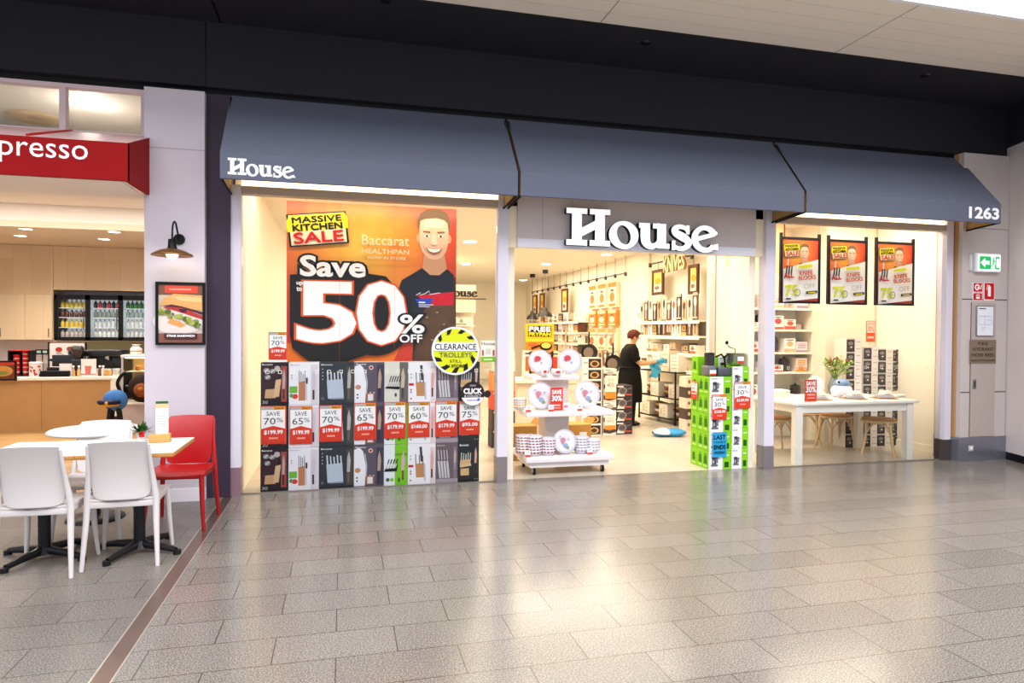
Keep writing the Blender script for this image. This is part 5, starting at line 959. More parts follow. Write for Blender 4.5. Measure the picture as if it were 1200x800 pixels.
# vase with leaves, pale cushion and blue and white fish jar
p = ontab(977,461.5); t = thing('flower_vase','bunch of green leaves and reddish buds in a grey vase on the window table','vase',p)
b = MB(); b.lathe([(.05,0),(.07,.03),(.075,.11),(.05,.19),(.045,.22),(.038,.22),(.04,.18)],M('7c8288',.25,n=.1,sc=20.),n=22,caps=True); b.build('vase', t)
st = MB(); lf = MB(); bd = MB(); GL = [M('86a838',.5,n=.15,sc=15.),M('a9bb4a',.5,n=.15,sc=15.),M('6a8a34',.5,n=.15,sc=15.),M('c6c765',.5)]
for i in range(26):
    an = random.uniform(0,6.28); sp = random.uniform(.06,.24); tipz = random.uniform(.36,.52)-.25*sp; tip = Vector((math.cos(an)*sp*1.15,math.sin(an)*sp*.8,tipz)); st.tube([(0,0,.18),tip*.5+Vector((0,0,.12)),tip],.004,GL[2],5)
    for k in range(9):
        f_ = .45+.07*k; q = Vector((0,0,.2)).lerp(tip,f_); a2 = an+random.uniform(-1.6,1.6); dv = Vector((math.cos(a2),math.sin(a2),random.uniform(.2,1.1))).normalized(); L_ = random.uniform(.06,.11); s_ = dv.cross(Vector((.2,.1,1))).normalized()*.014
        lf.add([q,q+dv*L_*.5+s_,q+dv*L_,q+dv*L_*.5-s_],[(0,1,2,3)],GL[(i+k)%4])
    if i%7 == 0: bd.ball(tip+Vector((0,0,.02)),.022,.022,.035,M('9a4a3a',.6,n=.2,sc=20.),8,6)
st.build('stems', t); lf.build('leaves', t); bd.build('buds', t)
p = ontab(994,466); t = thing('fish_jar','rounded blue and white fish shaped jar on the window table','jar',p+Vector((0,.12,0)))
b = MB(); b.lathe([(.07,0),(.11,.03),(.125,.08),(.11,.13),(.07,.16)],PORC,n=22,sx=1.15); b.build('body', t); b = MB(); b.lathe([(.085,.155),(.10,.17),(.08,.21),(.03,.235),(0,.24)],M('6f8fb4',.35,n=.1,sc=15.),n=22,sx=1.1); b.ball((-.09,-.05,.20),.018,.012,.018,BLACK,8,6); b.ball((-.09,-.04,.20),.028,.015,.028,PORC,10,6); b.build('lid', t)
p = ontab(964,464); b = MB(); b.ball((0,0,.13),.13,.075,.135,M('ece2da',.85,n=.04,sc=20.,b=.2),18,12); o = b.build('round_cushion', loc=p+Vector((-.08,.05,0))); tag(o,'pale round cushion leaning beside the leaf vase on the window table','cushion')
# ================================================================== GREEN BOX STACK AT THE ENTRANCE
LIME = '86cc1e'
def juicer(a, x, z, k): a.rect(x,z,k*.7,k*.2,M('6a6a70')); a.rect(x+k*.1,z+k*.2,k*.45,k*.5,M('4a4a50')); a.rect(x+k*.5,z+k*.3,k*.22,k*.55,M('77777d')); a.ell(x+k*.3,z+k*.8,k*.25,k*.14,M('3a3a40'),n=12); a.line([(x+k*.65,z+k*.8),(x+k*.9,z+k*.65)],k*.07,M('8a8a90')); a.rect(x+k*.2,z+k*.3,k*.12,k*.3,M('b9b9bf'))
def d_gf(a,w,h): a.rect(0,0,w*.62,h,M('eeeef2',.4)); a.rect(w*.62,0,w*.38,h,M(LIME,.4)); juicer(a,w*.10,h*.16,min(w*.5,h*.6)); a.rect(w*.05,h*.87,w*.3,h*.04,GREY); a.rect(w*.70,h*.1,w*.2,h*.30,M('24521c')); a.rect(w*.69,h*.72,w*.22,h*.06,M('dff2c0'))
def d_gs(a,w,h): 
    a.rect(0,0,w,h,M(LIME,.4)); 
    for j in range(2): a.poly([(w*(.12+.45*j),h*.28),(w*(.42+.45*j),h*.28),(w*(.38+.45*j),h*.72),(w*(.16+.45*j),h*.72)],M('3f7a1c')); a.rect(w*(.12+.45*j),h*.12,w*.28,h*.08,M('c9e88a')); a.ell(w*(.27+.45*j),h*.8,w*.08,h*.06,M('5f9a22'),n=10)
def d_gb(a,w,h): a.rect(0,0,w,h,M(LIME,.4)); a.poly([(w*.25,h*.28),(w*.75,h*.28),(w*.68,h*.72),(w*.32,h*.72)],M('3f7a1c')); a.rect(w*.2,h*.1,w*.6,h*.08,M('c9e88a'))
gx0 = fz(832,551).x; gx1 = gx0+.29; gx2 = fz(879,549).x; gy = fz(832,551).y+.03
zt1 = fy(840,441,gy).z; zt2 = fy(872,429,gy).z; zt3 = fy(815,417,gy+.36).z
for (nm,x0,x1,y0,dp,zt,n,fd,sd) in (('front left',gx0,gx1,gy,.26,zt1,5,d_gf,d_gs),('front right',gx1+.004,gx2,gy,.26,zt2,5,d_gf,d_gs),('rear left',gx0,gx0+.26,gy+.265,.15,zt3,6,d_gb,d_gb),('rear right',gx0+.265,gx0+.5,gy+.265,.15,zt3,6,d_gf,d_gb)):
    hb = zt/n; src = None
    for k in range(n):
        if src is None: src = carton('appliance_box', x1-x0-.003, dp, hb-.003, fd, LIME, sd); o = src
        else: o = src.copy(); COL.objects.link(o)
        o.location = ((x0+x1)/2+.001*((k*2)%3-1), y0+dp/2, hb*k); tag(o,'lime green appliance box, %s from the floor in the %s stack by the entrance'%(ORD[k],nm),'box','lime green boxes stacked at the shop entrance')
GX = gx0-.0
def smallticket(w,h,pct,pr):
    b = MB(); b.box(-.006,0,-.006,w+.006,.0015,h+.006,WH); ticket(b.art((0,-.0004,0)),w,h,pct,pr); return b
for (xa,xb,ya,yb,lb) in ((835,851.5,463,491,'white and red 30 percent ticket on the front left lime green stack'),(861,879,448,478,'white and red 30 percent ticket on the front right lime green stack')):
    p = fy(xa,yb,gy-.02); q = fy(xb,ya,gy-.02); o = smallticket(q.x-p.x, fy(xa,ya,gy-.02).z-p.z, '30','139.99').build('price_ticket', loc=(p.x,gy-.016,p.z)); tag(o,lb,'price ticket')
p = fx(809.5,466,gx0-.01); b = smallticket(.13,.20,'30','69.99'); o = b.build('price_ticket', loc=(gx0-.012,gy+.385,p.z), rz=-math.pi/2); tag(o,'white and orange ticket on the side of the lime green box stack','price ticket')
p = fy(835,536,gy-.02); q = fy(852,507,gy-.02); w=q.x-p.x; h=fy(835,507,gy-.02).z-p.z; b = MB(); b.box(0,0,0,w,.0015,h,M('2f9fd0',.4)); a = b.art((0,-.0004,0)); CN = M('10303f')
for s_,z,hh,bo in (('LAST',.73,.17,.0025),('CHANCE',.57,.09,0),('ENDS',.33,.17,.0025),('MONDAY',.15,.10,.001)): a.text(s_,w*.10,h*z,w*.8,h*hh,CN,0,0,0,bo)
o = b.build('notice', loc=(p.x,gy-.016,p.z)); tag(o,'bright blue last chance notice on the front left lime green stack','notice')
t = thing('citrus_juicer','dark grey kitchen appliance standing on the front left lime green stack','appliance',((gx0+gx1)/2,gy+.12,zt1+.002))
b = MB(); b.rbox(-.02,-.1,0,.16,.1,.10,M('5a5e66',.35,.5),.012); b.rbox(-.14,-.08,0,-.03,.08,.12,M('74787e',.35,.5),.012); b.build('base', t); b = MB(); b.frustum((-.08,0,.12),(-.08,0,.25),.055,.06,M('3a3438',.3,.3),16); b.frustum((-.08,0,.25),(-.08,0,.27),.065,.05,BLACK,16); b.build('jug', t); b = MB(); b.tube([(0.0,0,.22),(.08,0,.25),(.12,0,.2),(.13,0,.10)],.012,BLACK,8); b.build('handle', t); b = MB(); b.box(-.12,-.084,.01,-.04,-.081,.07,WH); b.box(-.12,-.085,.01,-.04,-.084,.03,REDP); b.build('price_label', t)
t = thing('food_mill','steel food mill with a crank handle standing on the front right lime green stack','appliance',(gx2-.11,gy+.12,zt2+.002))
b = MB(); b.lathe([(.06,0),(.095,.03),(.10,.14),(.115,.15)],M('a8a29c',.25,.9),n=24); b.build('bowl', t); b = MB(); b.tube([(0,0,.08),(0,0,.20),(-.06,0,.21),(-.10,0,.24)],.008,M('8a8580',.3,.8),8); b.ball((-.11,0,.27),.02,.02,.025,BLACK,10,8); b.build('crank', t); b = MB(); b.tube([(-.1,0,.13),(-.13,-.02,.12),(-.16,-.03,.10)],[.008,.012,.015],BLACK,8); b.build('side_handle', t); b = MB(); b.box(-.03,-.104,.03,.05,-.101,.11,WH); b.box(-.03,-.105,.03,.05,-.104,.06,REDP); b.build('price_label', t)
# ================================================================== DISPLAY TROLLEY
TRW = M('e9e2e2',.45,n=.03,sc=7.)
X0,X1 = fy(617,541,.14).x, fy(719,537,.14).x; zb = fy(665,534,.14).z; zm = fy(665,482,.14).z; zt_ = fy(650,440,.36).z
t = thing('display_trolley','white three tier display trolley on castors in the shop entrance','trolley',((X0+X1)/2,.45,0)); hw=(X1-X0)/2
b = MB(); b.rbox(-hw,-.31,zb-.065,hw,.33,zb,TRW,.004); b.build('base_board', t)
b = MB(); b.box(-hw+.05,-.27,zb-.125,hw-.04,.29,zb-.065,TRW); b.build('plinth', t)
cxl = fy(640,500,.35).x-(X0+X1)/2; cxr = fy(668,500,.35).x-(X0+X1)/2
b = MB(); b.box(cxl,-.06,zb,cxr,.22,zm-.055,M('d9cbc4',.5)); b.build('pedestal', t)
b = MB(); b.rbox(-hw+.0,-.31,zm-.055,hw,.30,zm,TRW,.004); b.build('middle_board', t)
b = MB(); b.box(cxl-.02,.02,zm,cxr+.02,.24,zt_-.05,M('d9cbc4',.5)); b.build('upper_pedestal', t)
tl = fy(623,446,.36).x-(X0+X1)/2; tr = fy(679,444,.36).x-(X0+X1)/2
b = MB(); b.rbox(tl,-.09,zt_-.05,tr,.26,zt_,TRW,.004); b.build('top_board', t)
for sx in (-hw+.11,hw-.10):
    for sy in (-.22,.22):
        o = MB(); o.box(sx-.03,sy-.03,zb-.13,sx+.03,sy+.03,zb-.122,M('a09890',.3,.7)); o.box(sx-.018,sy-.012,.03,sx-.012,sy+.02,zb-.128,M('d8d2cc',.3,.6)); o.box(sx+.012,sy-.012,.03,sx+.018,sy+.02,zb-.128,M('d8d2cc',.3,.6)); f_ = o.build('castor', t); w_ = MB(); w_.frustum((sx-.011,sy+.0,.042),(sx+.011,sy+.0,.042),.041,.041,BLACK,18); w_.build('wheel', f_)
TCX = (X0+X1)/2
FLOW = [M('c97a8a',.5),M('8fa0c0',.5),M('7a9a6a',.5),M('c8404a',.5)]
def plate_up(r, px, py, Y, z, lb, fl, lean=.22):
    """a decorated plate standing on its rim, leaning back"""
    p = fy(px,py,Y); rot = Matrix.Rotation(math.pi/2-lean,3,'X'); t = thing('display_plate',lb,'plate',(p.x,Y,z+.003),0,'plates standing on the trolley')
    b = MB(); b.lathe([(0,0),(r*.65,0),(r,.016),(r,.022),(r*.64,.008),(0,.007)],PORC,(0,0,r*math.cos(lean)+.012),28,rot=rot); b.build('plate', t)
    n = rot @ Vector((0,0,1)); u = Vector((1,0,0)); v = rot @ Vector((0,1,0)); a = None; b = MB(); a = b.art(Vector((0,0,r*math.cos(lean)+.012))+n*.0215,u,v,n)
    for dx,dz,rr,c in fl: a.ell(dx*r,dz*r,rr*r,rr*r*.8,FLOW[c],n=10)
    a.ring(0,0,r*.98,r*.98,.006,M('cfc9d8'),28); b.build('flower_print', t)
    b = MB(); b.box(-.05,-.035,-.001,.05,.04,.008,M('e9e4da',.3)); b.box(-.045,.02,.0,.045,.03,r*.5,M('e9e4da',.3)); b.build('stand', t); return t
R1 = [(-.15,.15,.22,0),(.05,-.3,.2,1),(.2,-.5,.14,2),(-.2,-.1,.12,0),(.3,.2,.08,1),(-.4,.4,.07,1)]; R2 = [(-.2,.25,.28,3),(-.35,.1,.12,3),(.1,-.1,.08,1)]
plate_up(.135, 661.5,512,.22, zb, 'flowered plate standing upright at the front of the trolley base', R1)
plate_up(.15, 633,468,.33, zm, 'flowered plate standing at the left of the middle trolley board', R1)
plate_up(.155, 687.5,467,.33, zm, 'flowered plate standing at the right of the middle trolley board', R1)
plate_up(.14, 632.5,431,.44, zt_, 'red flowered plate standing at the left of the top trolley board', R2)
plate_up(.145, 667.5,430,.44, zt_, 'red flowered plate standing at the right of the top trolley board', R2)
def bowl(r,h,pat):
    b = MB(); b.lathe([(r*.55,0),(r*.8,h*.25),(r,h),(r*.96,h),(r*.74,h*.3),(0,h*.12)],PORC,n=22)
    for i in range(14): an = 2*math.pi*i/14; b.art((r*.94*math.cos(an),r*.94*math.sin(an),h*.62),u=(-math.sin(an),math.cos(an),0),v=(.25*math.cos(an),.25*math.sin(an),1),n=(math.cos(an),math.sin(an),-.2),step=.003).ell(0,0,r*.16,h*.2,M(pat,.4),n=8)
    return b
BS = [(613,.30,.088,'b06a4a',6,'leftmost'),(626,.24,.092,'a85a5a',6,'second'),(642,.24,.090,'b0707a',5,'third'),(681,.26,.088,'a8a0ac',5,'fourth'),(694,.26,.09,'b8b0b8',4,'fifth')]
for px,Y,r,pat,n,nm in BS:
    p = fy(px,520,Y); src = None
    for k in range(n):
        if src is None: src = bowl(r,.065,pat).build('bowl'); o = src
        else: o = src.copy(); COL.objects.link(o)
        o.location = (p.x,Y,zb+.002+.031*k); o.rotation_euler.z = k*.4; tag(o,'white patterned bowl, %s from the bottom of the %s stack on the trolley'%(ORD[k],nm),'bowl','bowls stacked on the trolley base')
for k in range(4):
    b = bowl(.075,.05,'d8b070'); o = b.build('bowl', loc=(fy(610,475,.36).x,.40,zm+.002+.026*k)); tag(o,'cream patterned bowl, %s from the bottom on the middle trolley board'%ORD[k],'bowl','bowls stacked on the middle trolley board')
def mug(px,Y,z,c,lb,r=.04,h=.085):
    p = fy(px,450,Y); t = thing('mug',lb,'mug',(p.x,Y,z+.002)); b = MB(); b.lathe([(r*.8,0),(r,.01),(r,h),(r*.9,h),(r*.85,.012),(0,.01)],PORC,n=20); b.build('cup', t); b = MB(); b.tube(smoothpts([(r,0,h*.8),(r*1.6,0,h*.75),(r*1.65,0,h*.35),(r,0,h*.2)],4),.006,PORC,6); b.build('handle', t); b = MB(); b.art((0,-r-.002,h*.55)).ell(0,0,r*.5,h*.2,FLOW[c],n=10); b.build('flower_print', t)
mug(637.5,.36,zt_,3,'red flowered mug in front of the left plate on the top trolley board')
mug(652,.38,zt_,3,'wide red flowered mug between the plates on the top trolley board',.06,.075)
mug(661.5,.30,zm,0,'pink flowered mug between the plates on the middle trolley board',.055,.08)
p = fy(661.5,478,.28); b = MB(); b.box(-.16,-.1,0,.16,.08,.012,M('b98a58',.5,n=.1,sc=20.)) 
p = fy(653,472,.22); w=.145; h=.255; b = MB(); b.box(-w/2,0,0,w/2,.003,h,M('d83a2c',.4)); a = b.art((-w/2,0,0)); a.text('SAVE',w*.12,h*.72,w*.76,h*.18,WH,0,0,0,.003); a.text('30%',w*.10,h*.42,w*.8,h*.24,WH,0,0,0,.003); a.rect(w*.2,h*.2,w*.6,h*.07,M('f3b0a4')); a.rect(w*.2,h*.1,w*.6,h*.04,M('f3b0a4')); b.box(-w*.3,.003,0,w*.3,.05,.004,WH); o = b.build('sale_card', loc=(p.x,.24,zm+.001)); tag(o,'red save 30 percent card on the middle trolley board','sign')
for i,(px,z,lb) in enumerate(((619.5,zm,'small price ticket at the left of the middle trolley board'),(646,zm,'small price ticket in front of the red card on the trolley'),(679.5,zm,'small price ticket before the right plate on the middle trolley board'),(619,zb,'small price ticket at the left of the trolley base'),(692,zb,'small price ticket at the right of the trolley base'))):
    p = fy(px,480,.15); b = MB(); b.box(-.03,0,0,.03,.002,.075,WH); a = b.art((-.03,0,0)); a.rect(0,0,.06,.025,M('e04a38')); a.text('30%',.012,.038,.036,.022,GREY); b.box(-.03,.002,0,.03,.03,.003,WH); o = b.build('price_ticket', loc=(p.x,.155,z+.001)); tag(o,lb,'price ticket')
b = MB()
# cardboard behind the trolley
for i,(px,py0,py1,lb,c) in enumerate(((612,513,485,'open cardboard box on the floor behind the left of the trolley','b98a4c'),(676,513,487,'open cardboard box on the floor behind the right of the trolley','c08a44'))):
    p = fy(px,500,1.05); t = thing('cardboard_box',lb,'box',(p.x,1.2,0)); h = .44; b = MB(); w=.19
    b.box(-w,-.15,0,w,.15,h-.02,M(c,.7,n=.06,sc=10.)); b.art((-w,-.15,0)).rect(w*1.2,.02,w*.5,h*.7,M('f1ece2')).ell(w*1.45,h*.5,w*.18,h*.12,M('3a7a3a'),n=10).ell(w*1.45,h*.22,w*.16,h*.1,M('2f6a34'),n=10); b.build('carton', t)
    for s_ in (-1,1): b = MB(); b.add([(s_*w,-.15,h-.02),(s_*w,.15,h-.02),(s_*(w+.06),.15,h+.05),(s_*(w+.06),-.15,h+.05)],[(0,1,2,3)],M(c,.7)); b.build('flap', t)
# ================================================================== RIGHT WALL OF THE SHOP
WX = 6.0
def wallshelf(y0, y1, z, lab, d=.34):
    b = MB(); b.box(-d,0,-.03,0,y1-y0,0,SHELFW); b.box(-d,0,-.06,-d+.012,y1-y0,-.03,SHELFW); o = b.build('wall_shelf', loc=(WX-.001,y0,z)); tag(o,lab,'shelf','shelves on the right wall of the shop'); return z
RZ = -math.pi/2
zA = fx(800,376,WX).z; zB = fx(795,393,WX).z; zC = fx(793,412,WX).z; zD = fx(790,430,WX).z
wallshelf(3.05,5.42,zA,'upper white shelf of carded knives on the right shop wall'); wallshelf(3.05,5.42,zB,'second white shelf on the right shop wall below the carded knives'); wallshelf(3.05,5.42,zC,'third white shelf on the right shop wall behind the person in black'); wallshelf(3.05,5.42,zD,'lowest white shelf on the right shop wall behind the black rack')
for i in range(12):
    o = utensil(i, .155, .36+.05*(i%3)); o.location = (WX-.30,5.3-.187*i,zA+.002); o.rotation_euler.z = RZ; tag(o,'carded knife set, %s from the far end of the upper right wall shelf'%ORD[i],'knife set','carded knives on the right shop wall')
for i in range(12):
    o = utensil(i*3+1, .15, .24+.04*(i%3)) if i%3 else pack(i*2+1, .16, .16, .24); o.location = (WX-.30,5.3-.187*i,zB+.002); o.rotation_euler.z = RZ; tag(o,'pack, %s from the far end of the second right wall shelf'%ORD[i],'pack','packs on the second shelf of the right shop wall')
for j,(z,nm) in enumerate(((zC,'third'),(zD,'lowest'))):
    for i in range(9):
        o = pot(i, .08, .13) if (i+j)%3 == 0 else pack(i+3*j, .2, .18, .14+.03*(i%2)); o.location = (WX-.30+(.14 if (i+j)%3 == 0 else 0),5.2-.235*i,z+.002); o.rotation_euler.z = RZ; tag(o,'%s, %s from the far end of the %s right wall shelf'%('pot' if (i+j)%3 == 0 else 'box',ORD[i],nm),'pot' if (i+j)%3 == 0 else 'box','goods on the %s shelf of the right shop wall'%nm)
# sign rails and hanging panels
def rail(pA, pB, lb):
    b = MB(); b.tube([(0,0,0),(0,pB.y-pA.y,0)],.014,M('4a3626',.4,.3),6)
    n = int(abs(pB.y-pA.y)/.55)
    for i in range(n+1): y = (pB.y-pA.y)*i/max(n,1); b.box(-.02,y-.03,-.06,.02,y+.03,.02,M('3a2a20',.4)); b.box(-.004,y-.004,.02,.004,y+.004,3.2-pA.z,M('6a5a4a'))
    o = b.build('sign_rail', loc=pA); tag(o,lb,'rail','sign rails along the right shop wall')
rx_ = WX-.22
pA = fx(762,309.6,rx_); pB = fx(811,299.5,rx_); pB.z = pA.z; rail(pA,pB,'dark sign rail near the ceiling above the knife shelf')
pC = fx(624,342,rx_); pD = fx(733,319,rx_); pD.z = pC.z; rail(pD,pC,'long dark sign rail near the ceiling on the far part of the right wall')
def hangpanel(px0,px1,py0,py1,lb,img=True,fr='5a3018'):
    a0 = fx(px0,py0,rx_); a1 = fx(px1,py1,rx_); w = a0.y-a1.y; h = fx(px0,py0,rx_).z-fx(px0,py1,rx_).z
    t = thing('hanging_picture',lb,'picture',(rx_,a1.y,a0.z-h),0,'pictures hanging on the right shop wall')
    b = MB(); k = min(.05,w*.18)
    for q in ((0,0,w,k),(0,h-k,w,h),(0,k,k,h-k),(w-k,k,w,h-k)): b.box(-.03,q[0],q[1],.01,q[2],q[3],M(fr,.45))
    b.build('frame', t)
    b = MB(); b.box(-.01,k,k,.008,w-k,h-k,M('f3dfae',.5)); a = b.art((-.011,w-k,k),u=(0,-1,0),n=(-1,0,0)); W_,H_ = w-2*k,h-2*k; a.rect(0,H_*.45,W_,H_*.55,M('f0c860')); a.ell(W_*.5,H_*.55,W_*.35,H_*.16,M('e09a30'),n=14); a.rect(0,0,W_,H_*.3,M('e6d8c2')); a.ell(W_*.4,H_*.22,W_*.3,H_*.1,M('8a6a5a'),n=12); b.build('print', t)
    b = MB(); b.box(-.012,w/2-.004,h,-.004,w/2+.004,pA.z-(a0.z-h),M('6a5a4a')); b.build('hanger', t)
hangpanel(765.5,778,317,346,'tall dark framed food picture hanging left of the knives lettering'); hangpanel(808,819,311,345,'bright food picture hanging right of the knives lettering')
hangpanel(625,629.5,346,369,'narrow framed picture on the far right wall, first from the left entrance pillar'); hangpanel(633.5,638,344,369,'narrow framed picture on the far right wall, second from the left entrance pillar'); hangpanel(659,665.5,339,366,'narrow framed picture on the far right wall left of the orange packs')
t = thing('knives_sign','pale three dimensional knives lettering hanging above the knife shelf','sign',(rx_-.02,fx(806,313,rx_).y,fx(780,318,rx_).z-.03))
y0 = fx(781,312,rx_).y; y1 = fx(806,312,rx_).y; vs,fs,tx,tz,tw,th = textgeo('KNIVES',.03); k_ = (y0-y1)/tw; b = MB()
V = lambda a,c,d: (-d, (y0-y1)-(a-tx)*k_, (c-tz)*.30/th)
b.add([V(a,c,.05) for a,c in vs],fs,M('e2c596',.4)); b.add([V(a,c,.0) for a,c in vs],[tuple(reversed(f)) for f in fs],M('b08a5a',.5))
ed = {}
for f in fs:
    for i in range(len(f)): e = (f[i],f[(i+1)%len(f)]); ed[e] = 1
bnd = [e for e in ed if (e[1],e[0]) not in ed]
for e in bnd: b.add([V(*vs[e[0]],.05),V(*vs[e[1]],.05),V(*vs[e[1]],0),V(*vs[e[0]],0)],[(3,2,1,0)],M('b08a5a',.5))
b.build('lettering', t); b = MB(); [b.box(-.02,yy-.004,.28,-.01,yy+.004,pA.z-t.location.z,M('6a5a4a')) for yy in (.1,)]; b.box(-.03,0,.29,-.005,y0-y1,.31,M('b08a5a',.5)); b.build('hanger', t)
# far section: shelves, boxes, orange packs
ZF = [fx(672,377,WX).z, fx(672,389,WX).z, fx(672,401,WX).z, fx(672,413,WX).z]
for z,nm in zip(ZF,('top','second','third','lowest')):
    wallshelf(8.9,13.9,z,'%s white shelf on the far right wall beside the orange packs'%nm)
    for i in range(11):
        far = i > 5; h = .26 if not far else .2+.04*(i%3); o = pack(i+int(z*7), .30, .2, min(h,.22)); o.location = (WX-.30,9.15+.42*i,z+.002); o.rotation_euler.z = RZ; tag(o,'box, %s from the near end of the %s shelf on the far right wall'%(ORD[i],nm),'box','boxes on the %s far shelf'%nm)
b = MB(); b.box(-.02,0,0,0,1.95,2.05,M('efe0c0',.5,n=.04,sc=6.))
for i in range(8): b.box(-.022,0,.2+.22*i,-.02,1.95,.21+.22*i,M('d8c6a0'))
o = b.build('pegboard_panel', loc=(WX-.001,6.86,.75)); tag(o,'cream pegboard panel carrying orange packs on the right shop wall','panel')
for r_,(z,h,c1,c2) in enumerate(((2.14,.56,'f3e6d2','e08a3a'),(1.72,.36,'e8853a','f2d2a0'),(1.16,.50,'f2e2cc','e09a5a'))):
    for i in range(3):
        b = MB(); w = .46; b.box(-w/2,0,0,w/2,.09,h,M(c1,.5)); a = b.art((-w/2,0,0)); a.rect(0,h*.82,w,h*.18,M(c2)); a.ell(w*.5,h*.42,w*.3,h*.2,M(('c9803a','f2e2c0','b8703a')[r_]),n=14); a.rect(w*.3,h*.65,w*.4,h*.08,M('8a4a2a')); a.rect(w*.08,h*.05,w*.84,h*.1,M(c2)); o = b.build('bakeware_pack', loc=(WX-.115,8.5-.62*i,z), rz=RZ); tag(o,'orange and white bakeware pack, %s row, %s from the left on the pegboard'%(('top','middle','bottom')[r_],ORD[i]),'pack','packs on the pegboard')
for i in range(6):
    o = utensil(i*2, .22, .34); o.location = (WX-.10,8.6-.31*i,.80); o.rotation_euler.z = RZ; tag(o,'carded utensil, %s from the left in the pegboard bottom row'%ORD[i],'utensil','utensils on the pegboard')
# picture light panel on the pier by the person
p0_ = fx(744,378,5.90); p1_ = fx(763,362,5.90); w = p0_.y-p1_.y; h = .34
b = MB(); b.box(-.012,0,0,0,w,h,M('f6f4f2',.4)); a = b.art((-.013,w,0),u=(0,-1,0),n=(-1,0,0)); a.rect(w*.08,h*.1,w*.84,h*.8,M('dfe3ea')); a.ell(w*.62,h*.45,w*.18,h*.25,M('9a948e'),n=12); a.rect(w*.15,h*.3,w*.2,h*.3,M('b9bcc4')); o = b.build('wall_picture', loc=(5.918,p1_.y,p0_.z)); tag(o,'pale unframed picture on the pier above the person in black','picture')
# pendants
for i,(px,py,ps,lb) in enumerate(((624,321,374,'black dome pendant lamp nearer the left entrance pillar'),(639,316,371,'black dome pendant lamp right of the other pendant'))):
    p = fz(px,py,3.2); zb_ = fy(px,ps,p.y).z; t = thing('pendant_lamp',lb,'lamp',(p.x,p.y,zb_),0,'black pendant lamps')
    k = .95+.25*i; b = MB(); b.lathe([(.17*k,0),(.165*k,.03),(.13*k,.10),(.06*k,.15),(.05*k,.22),(.02,.24)],M('241a16',.35),n=24,caps=False); b.lathe([(.158*k,.005),(.12*k,.095),(.05*k,.14)],M('f2e6d0',.5),n=24,caps=False); b.build('lamp_shade', t)
    b = MB(); b.tube([(0,0,.23),(0,0,3.2-zb_-.05)],.005,M('8a7a68'),6); b.build('cord', t); b = MB(); b.lathe([(.07,0),(.075,.03),(.075,.09)],M('1c1614',.4),(0,0,3.2-zb_-.095),16); b.build('ceiling_cap', t); b = MB(); b.ball((0,0,.05),.04,.04,.05,M('fff2d8',.4,e=6.),10,8); b.build('bulb', t)
# ================================================================== MIDDLE OF THE SHOP
GY = 2.74
# promo table with the yellow sign, behind the trolley
gx0_,gx1_ = fy(603,470,GY).x, fy(658,470,GY).x
t = thing('display_table','cream display table behind the trolley carrying brown packs and a yellow sign','table',((gx0_+gx1_)/2,GY+.35,0)); hw=(gx1_-gx0_)/2; zt = fy(630,445,GY).z
b = MB(); b.rbox(-hw,-.35,zt-.05,hw,.35,zt,SHELFW,.005); b.build('tabletop', t); b = MB(); b.box(-hw+.05,-.30,0,hw-.05,.30,zt-.05,M('e6d6ba',.5,n=.03,sc=5.)); b.build('cabinet_body', t)
for i in range(6):
    b = MB(); w=.125; h = fy(630,411,GY).z-zt-.01*(i%2); c = ('efe6da','b9763a','e9ddcb','8a4a2a','c8905a','e6d2b4')[i]; b.box(-w/2,0,0,w/2,.1,h,M(c,.5)); a = b.art((-w/2,0,0)); a.rect(w*.2,h*.3,w*.6,h*.5,M(('b86a3a','e2c8a0','b8402e','d8b080','7a4a2a','c8402e')[i])); a.rect(w*.15,h*.88,w*.7,h*.05,M('5a3a2a')); o = b.build('tall_pack', loc=(fy(619+6.4*i,430,GY).x,GY+.03,zt+.002)); tag(o,'tall brown and cream pack, %s from the left on the table under the yellow sign'%ORD[i],'pack','tall packs on the display table')
p = fy(617,411,GY+.2); q = fy(650.5,379,GY+.2); w=q.x-p.x; h=fy(617,379,GY+.2).z-p.z
t = thing('promo_sign','yellow free frypan sign standing behind the trolley','sign',(p.x,GY+.26,p.z))
b = MB(); b.box(0,0,0,w,.012,h,M('f2c224',.4)); a = b.art((0,-.0005,0)); a.rect(0,0,w,h*.34,M('e08a2c')); a.rect(0,h*.34,w,h*.08,M('f0d030')); a.rect(w*.08,h*.52,w*.84,h*.40,INK); a.text('FREE',w*.12,h*.72,w*.76,h*.16,WH,0,0,0,.006); a.text('FRYPAN',w*.12,h*.55,w*.76,h*.13,M('e6dc1e'),0,0,0,.005); a.ell(w*.72,h*.17,w*.22,h*.16,INK,n=18); a.ell(w*.72,h*.20,w*.17,h*.11,M('f0d060'),n=18); a.line([(w*.5,h*.2),(w*.2,h*.08)],w*.06,INK); a.ell(w*.25,h*.24,w*.16,h*.07,M('c86a3a'),n=12); b.build('sign_face', t)
b = MB(); b.box(.04,.012,zt-p.z+.001,.07,.03,h*.9,BLACK); b.box(w-.07,.012,zt-p.z+.001,w-.04,.03,h*.9,BLACK); b.build('stand', t)
for i in range(5):
    b = MB(); z0 = .26*i; c = ('3a3032','4a3a34','d8583a','e89a5a','cfe0c8')[i]; b.box(-.16,-.12,0,.16,.12,.255,M(c,.5)); a = b.art((-.16,-.12,0)); a.ell(.1,.12,.06,.06,M('c9a080'),n=12); a.rect(.18,.06,.1,.12,M('8a6a5a')); a.rect(.02,.21,.2,.025,M('e9ddcb')); o = b.build('product_box', loc=(fy(600,470,1.9).x-.10+.003*(i%2),2.1,z0)); tag(o,'coloured box, %s from the floor in the pile just inside the left entrance pillar'%ORD[i],'box','pile inside the left entrance pillar')
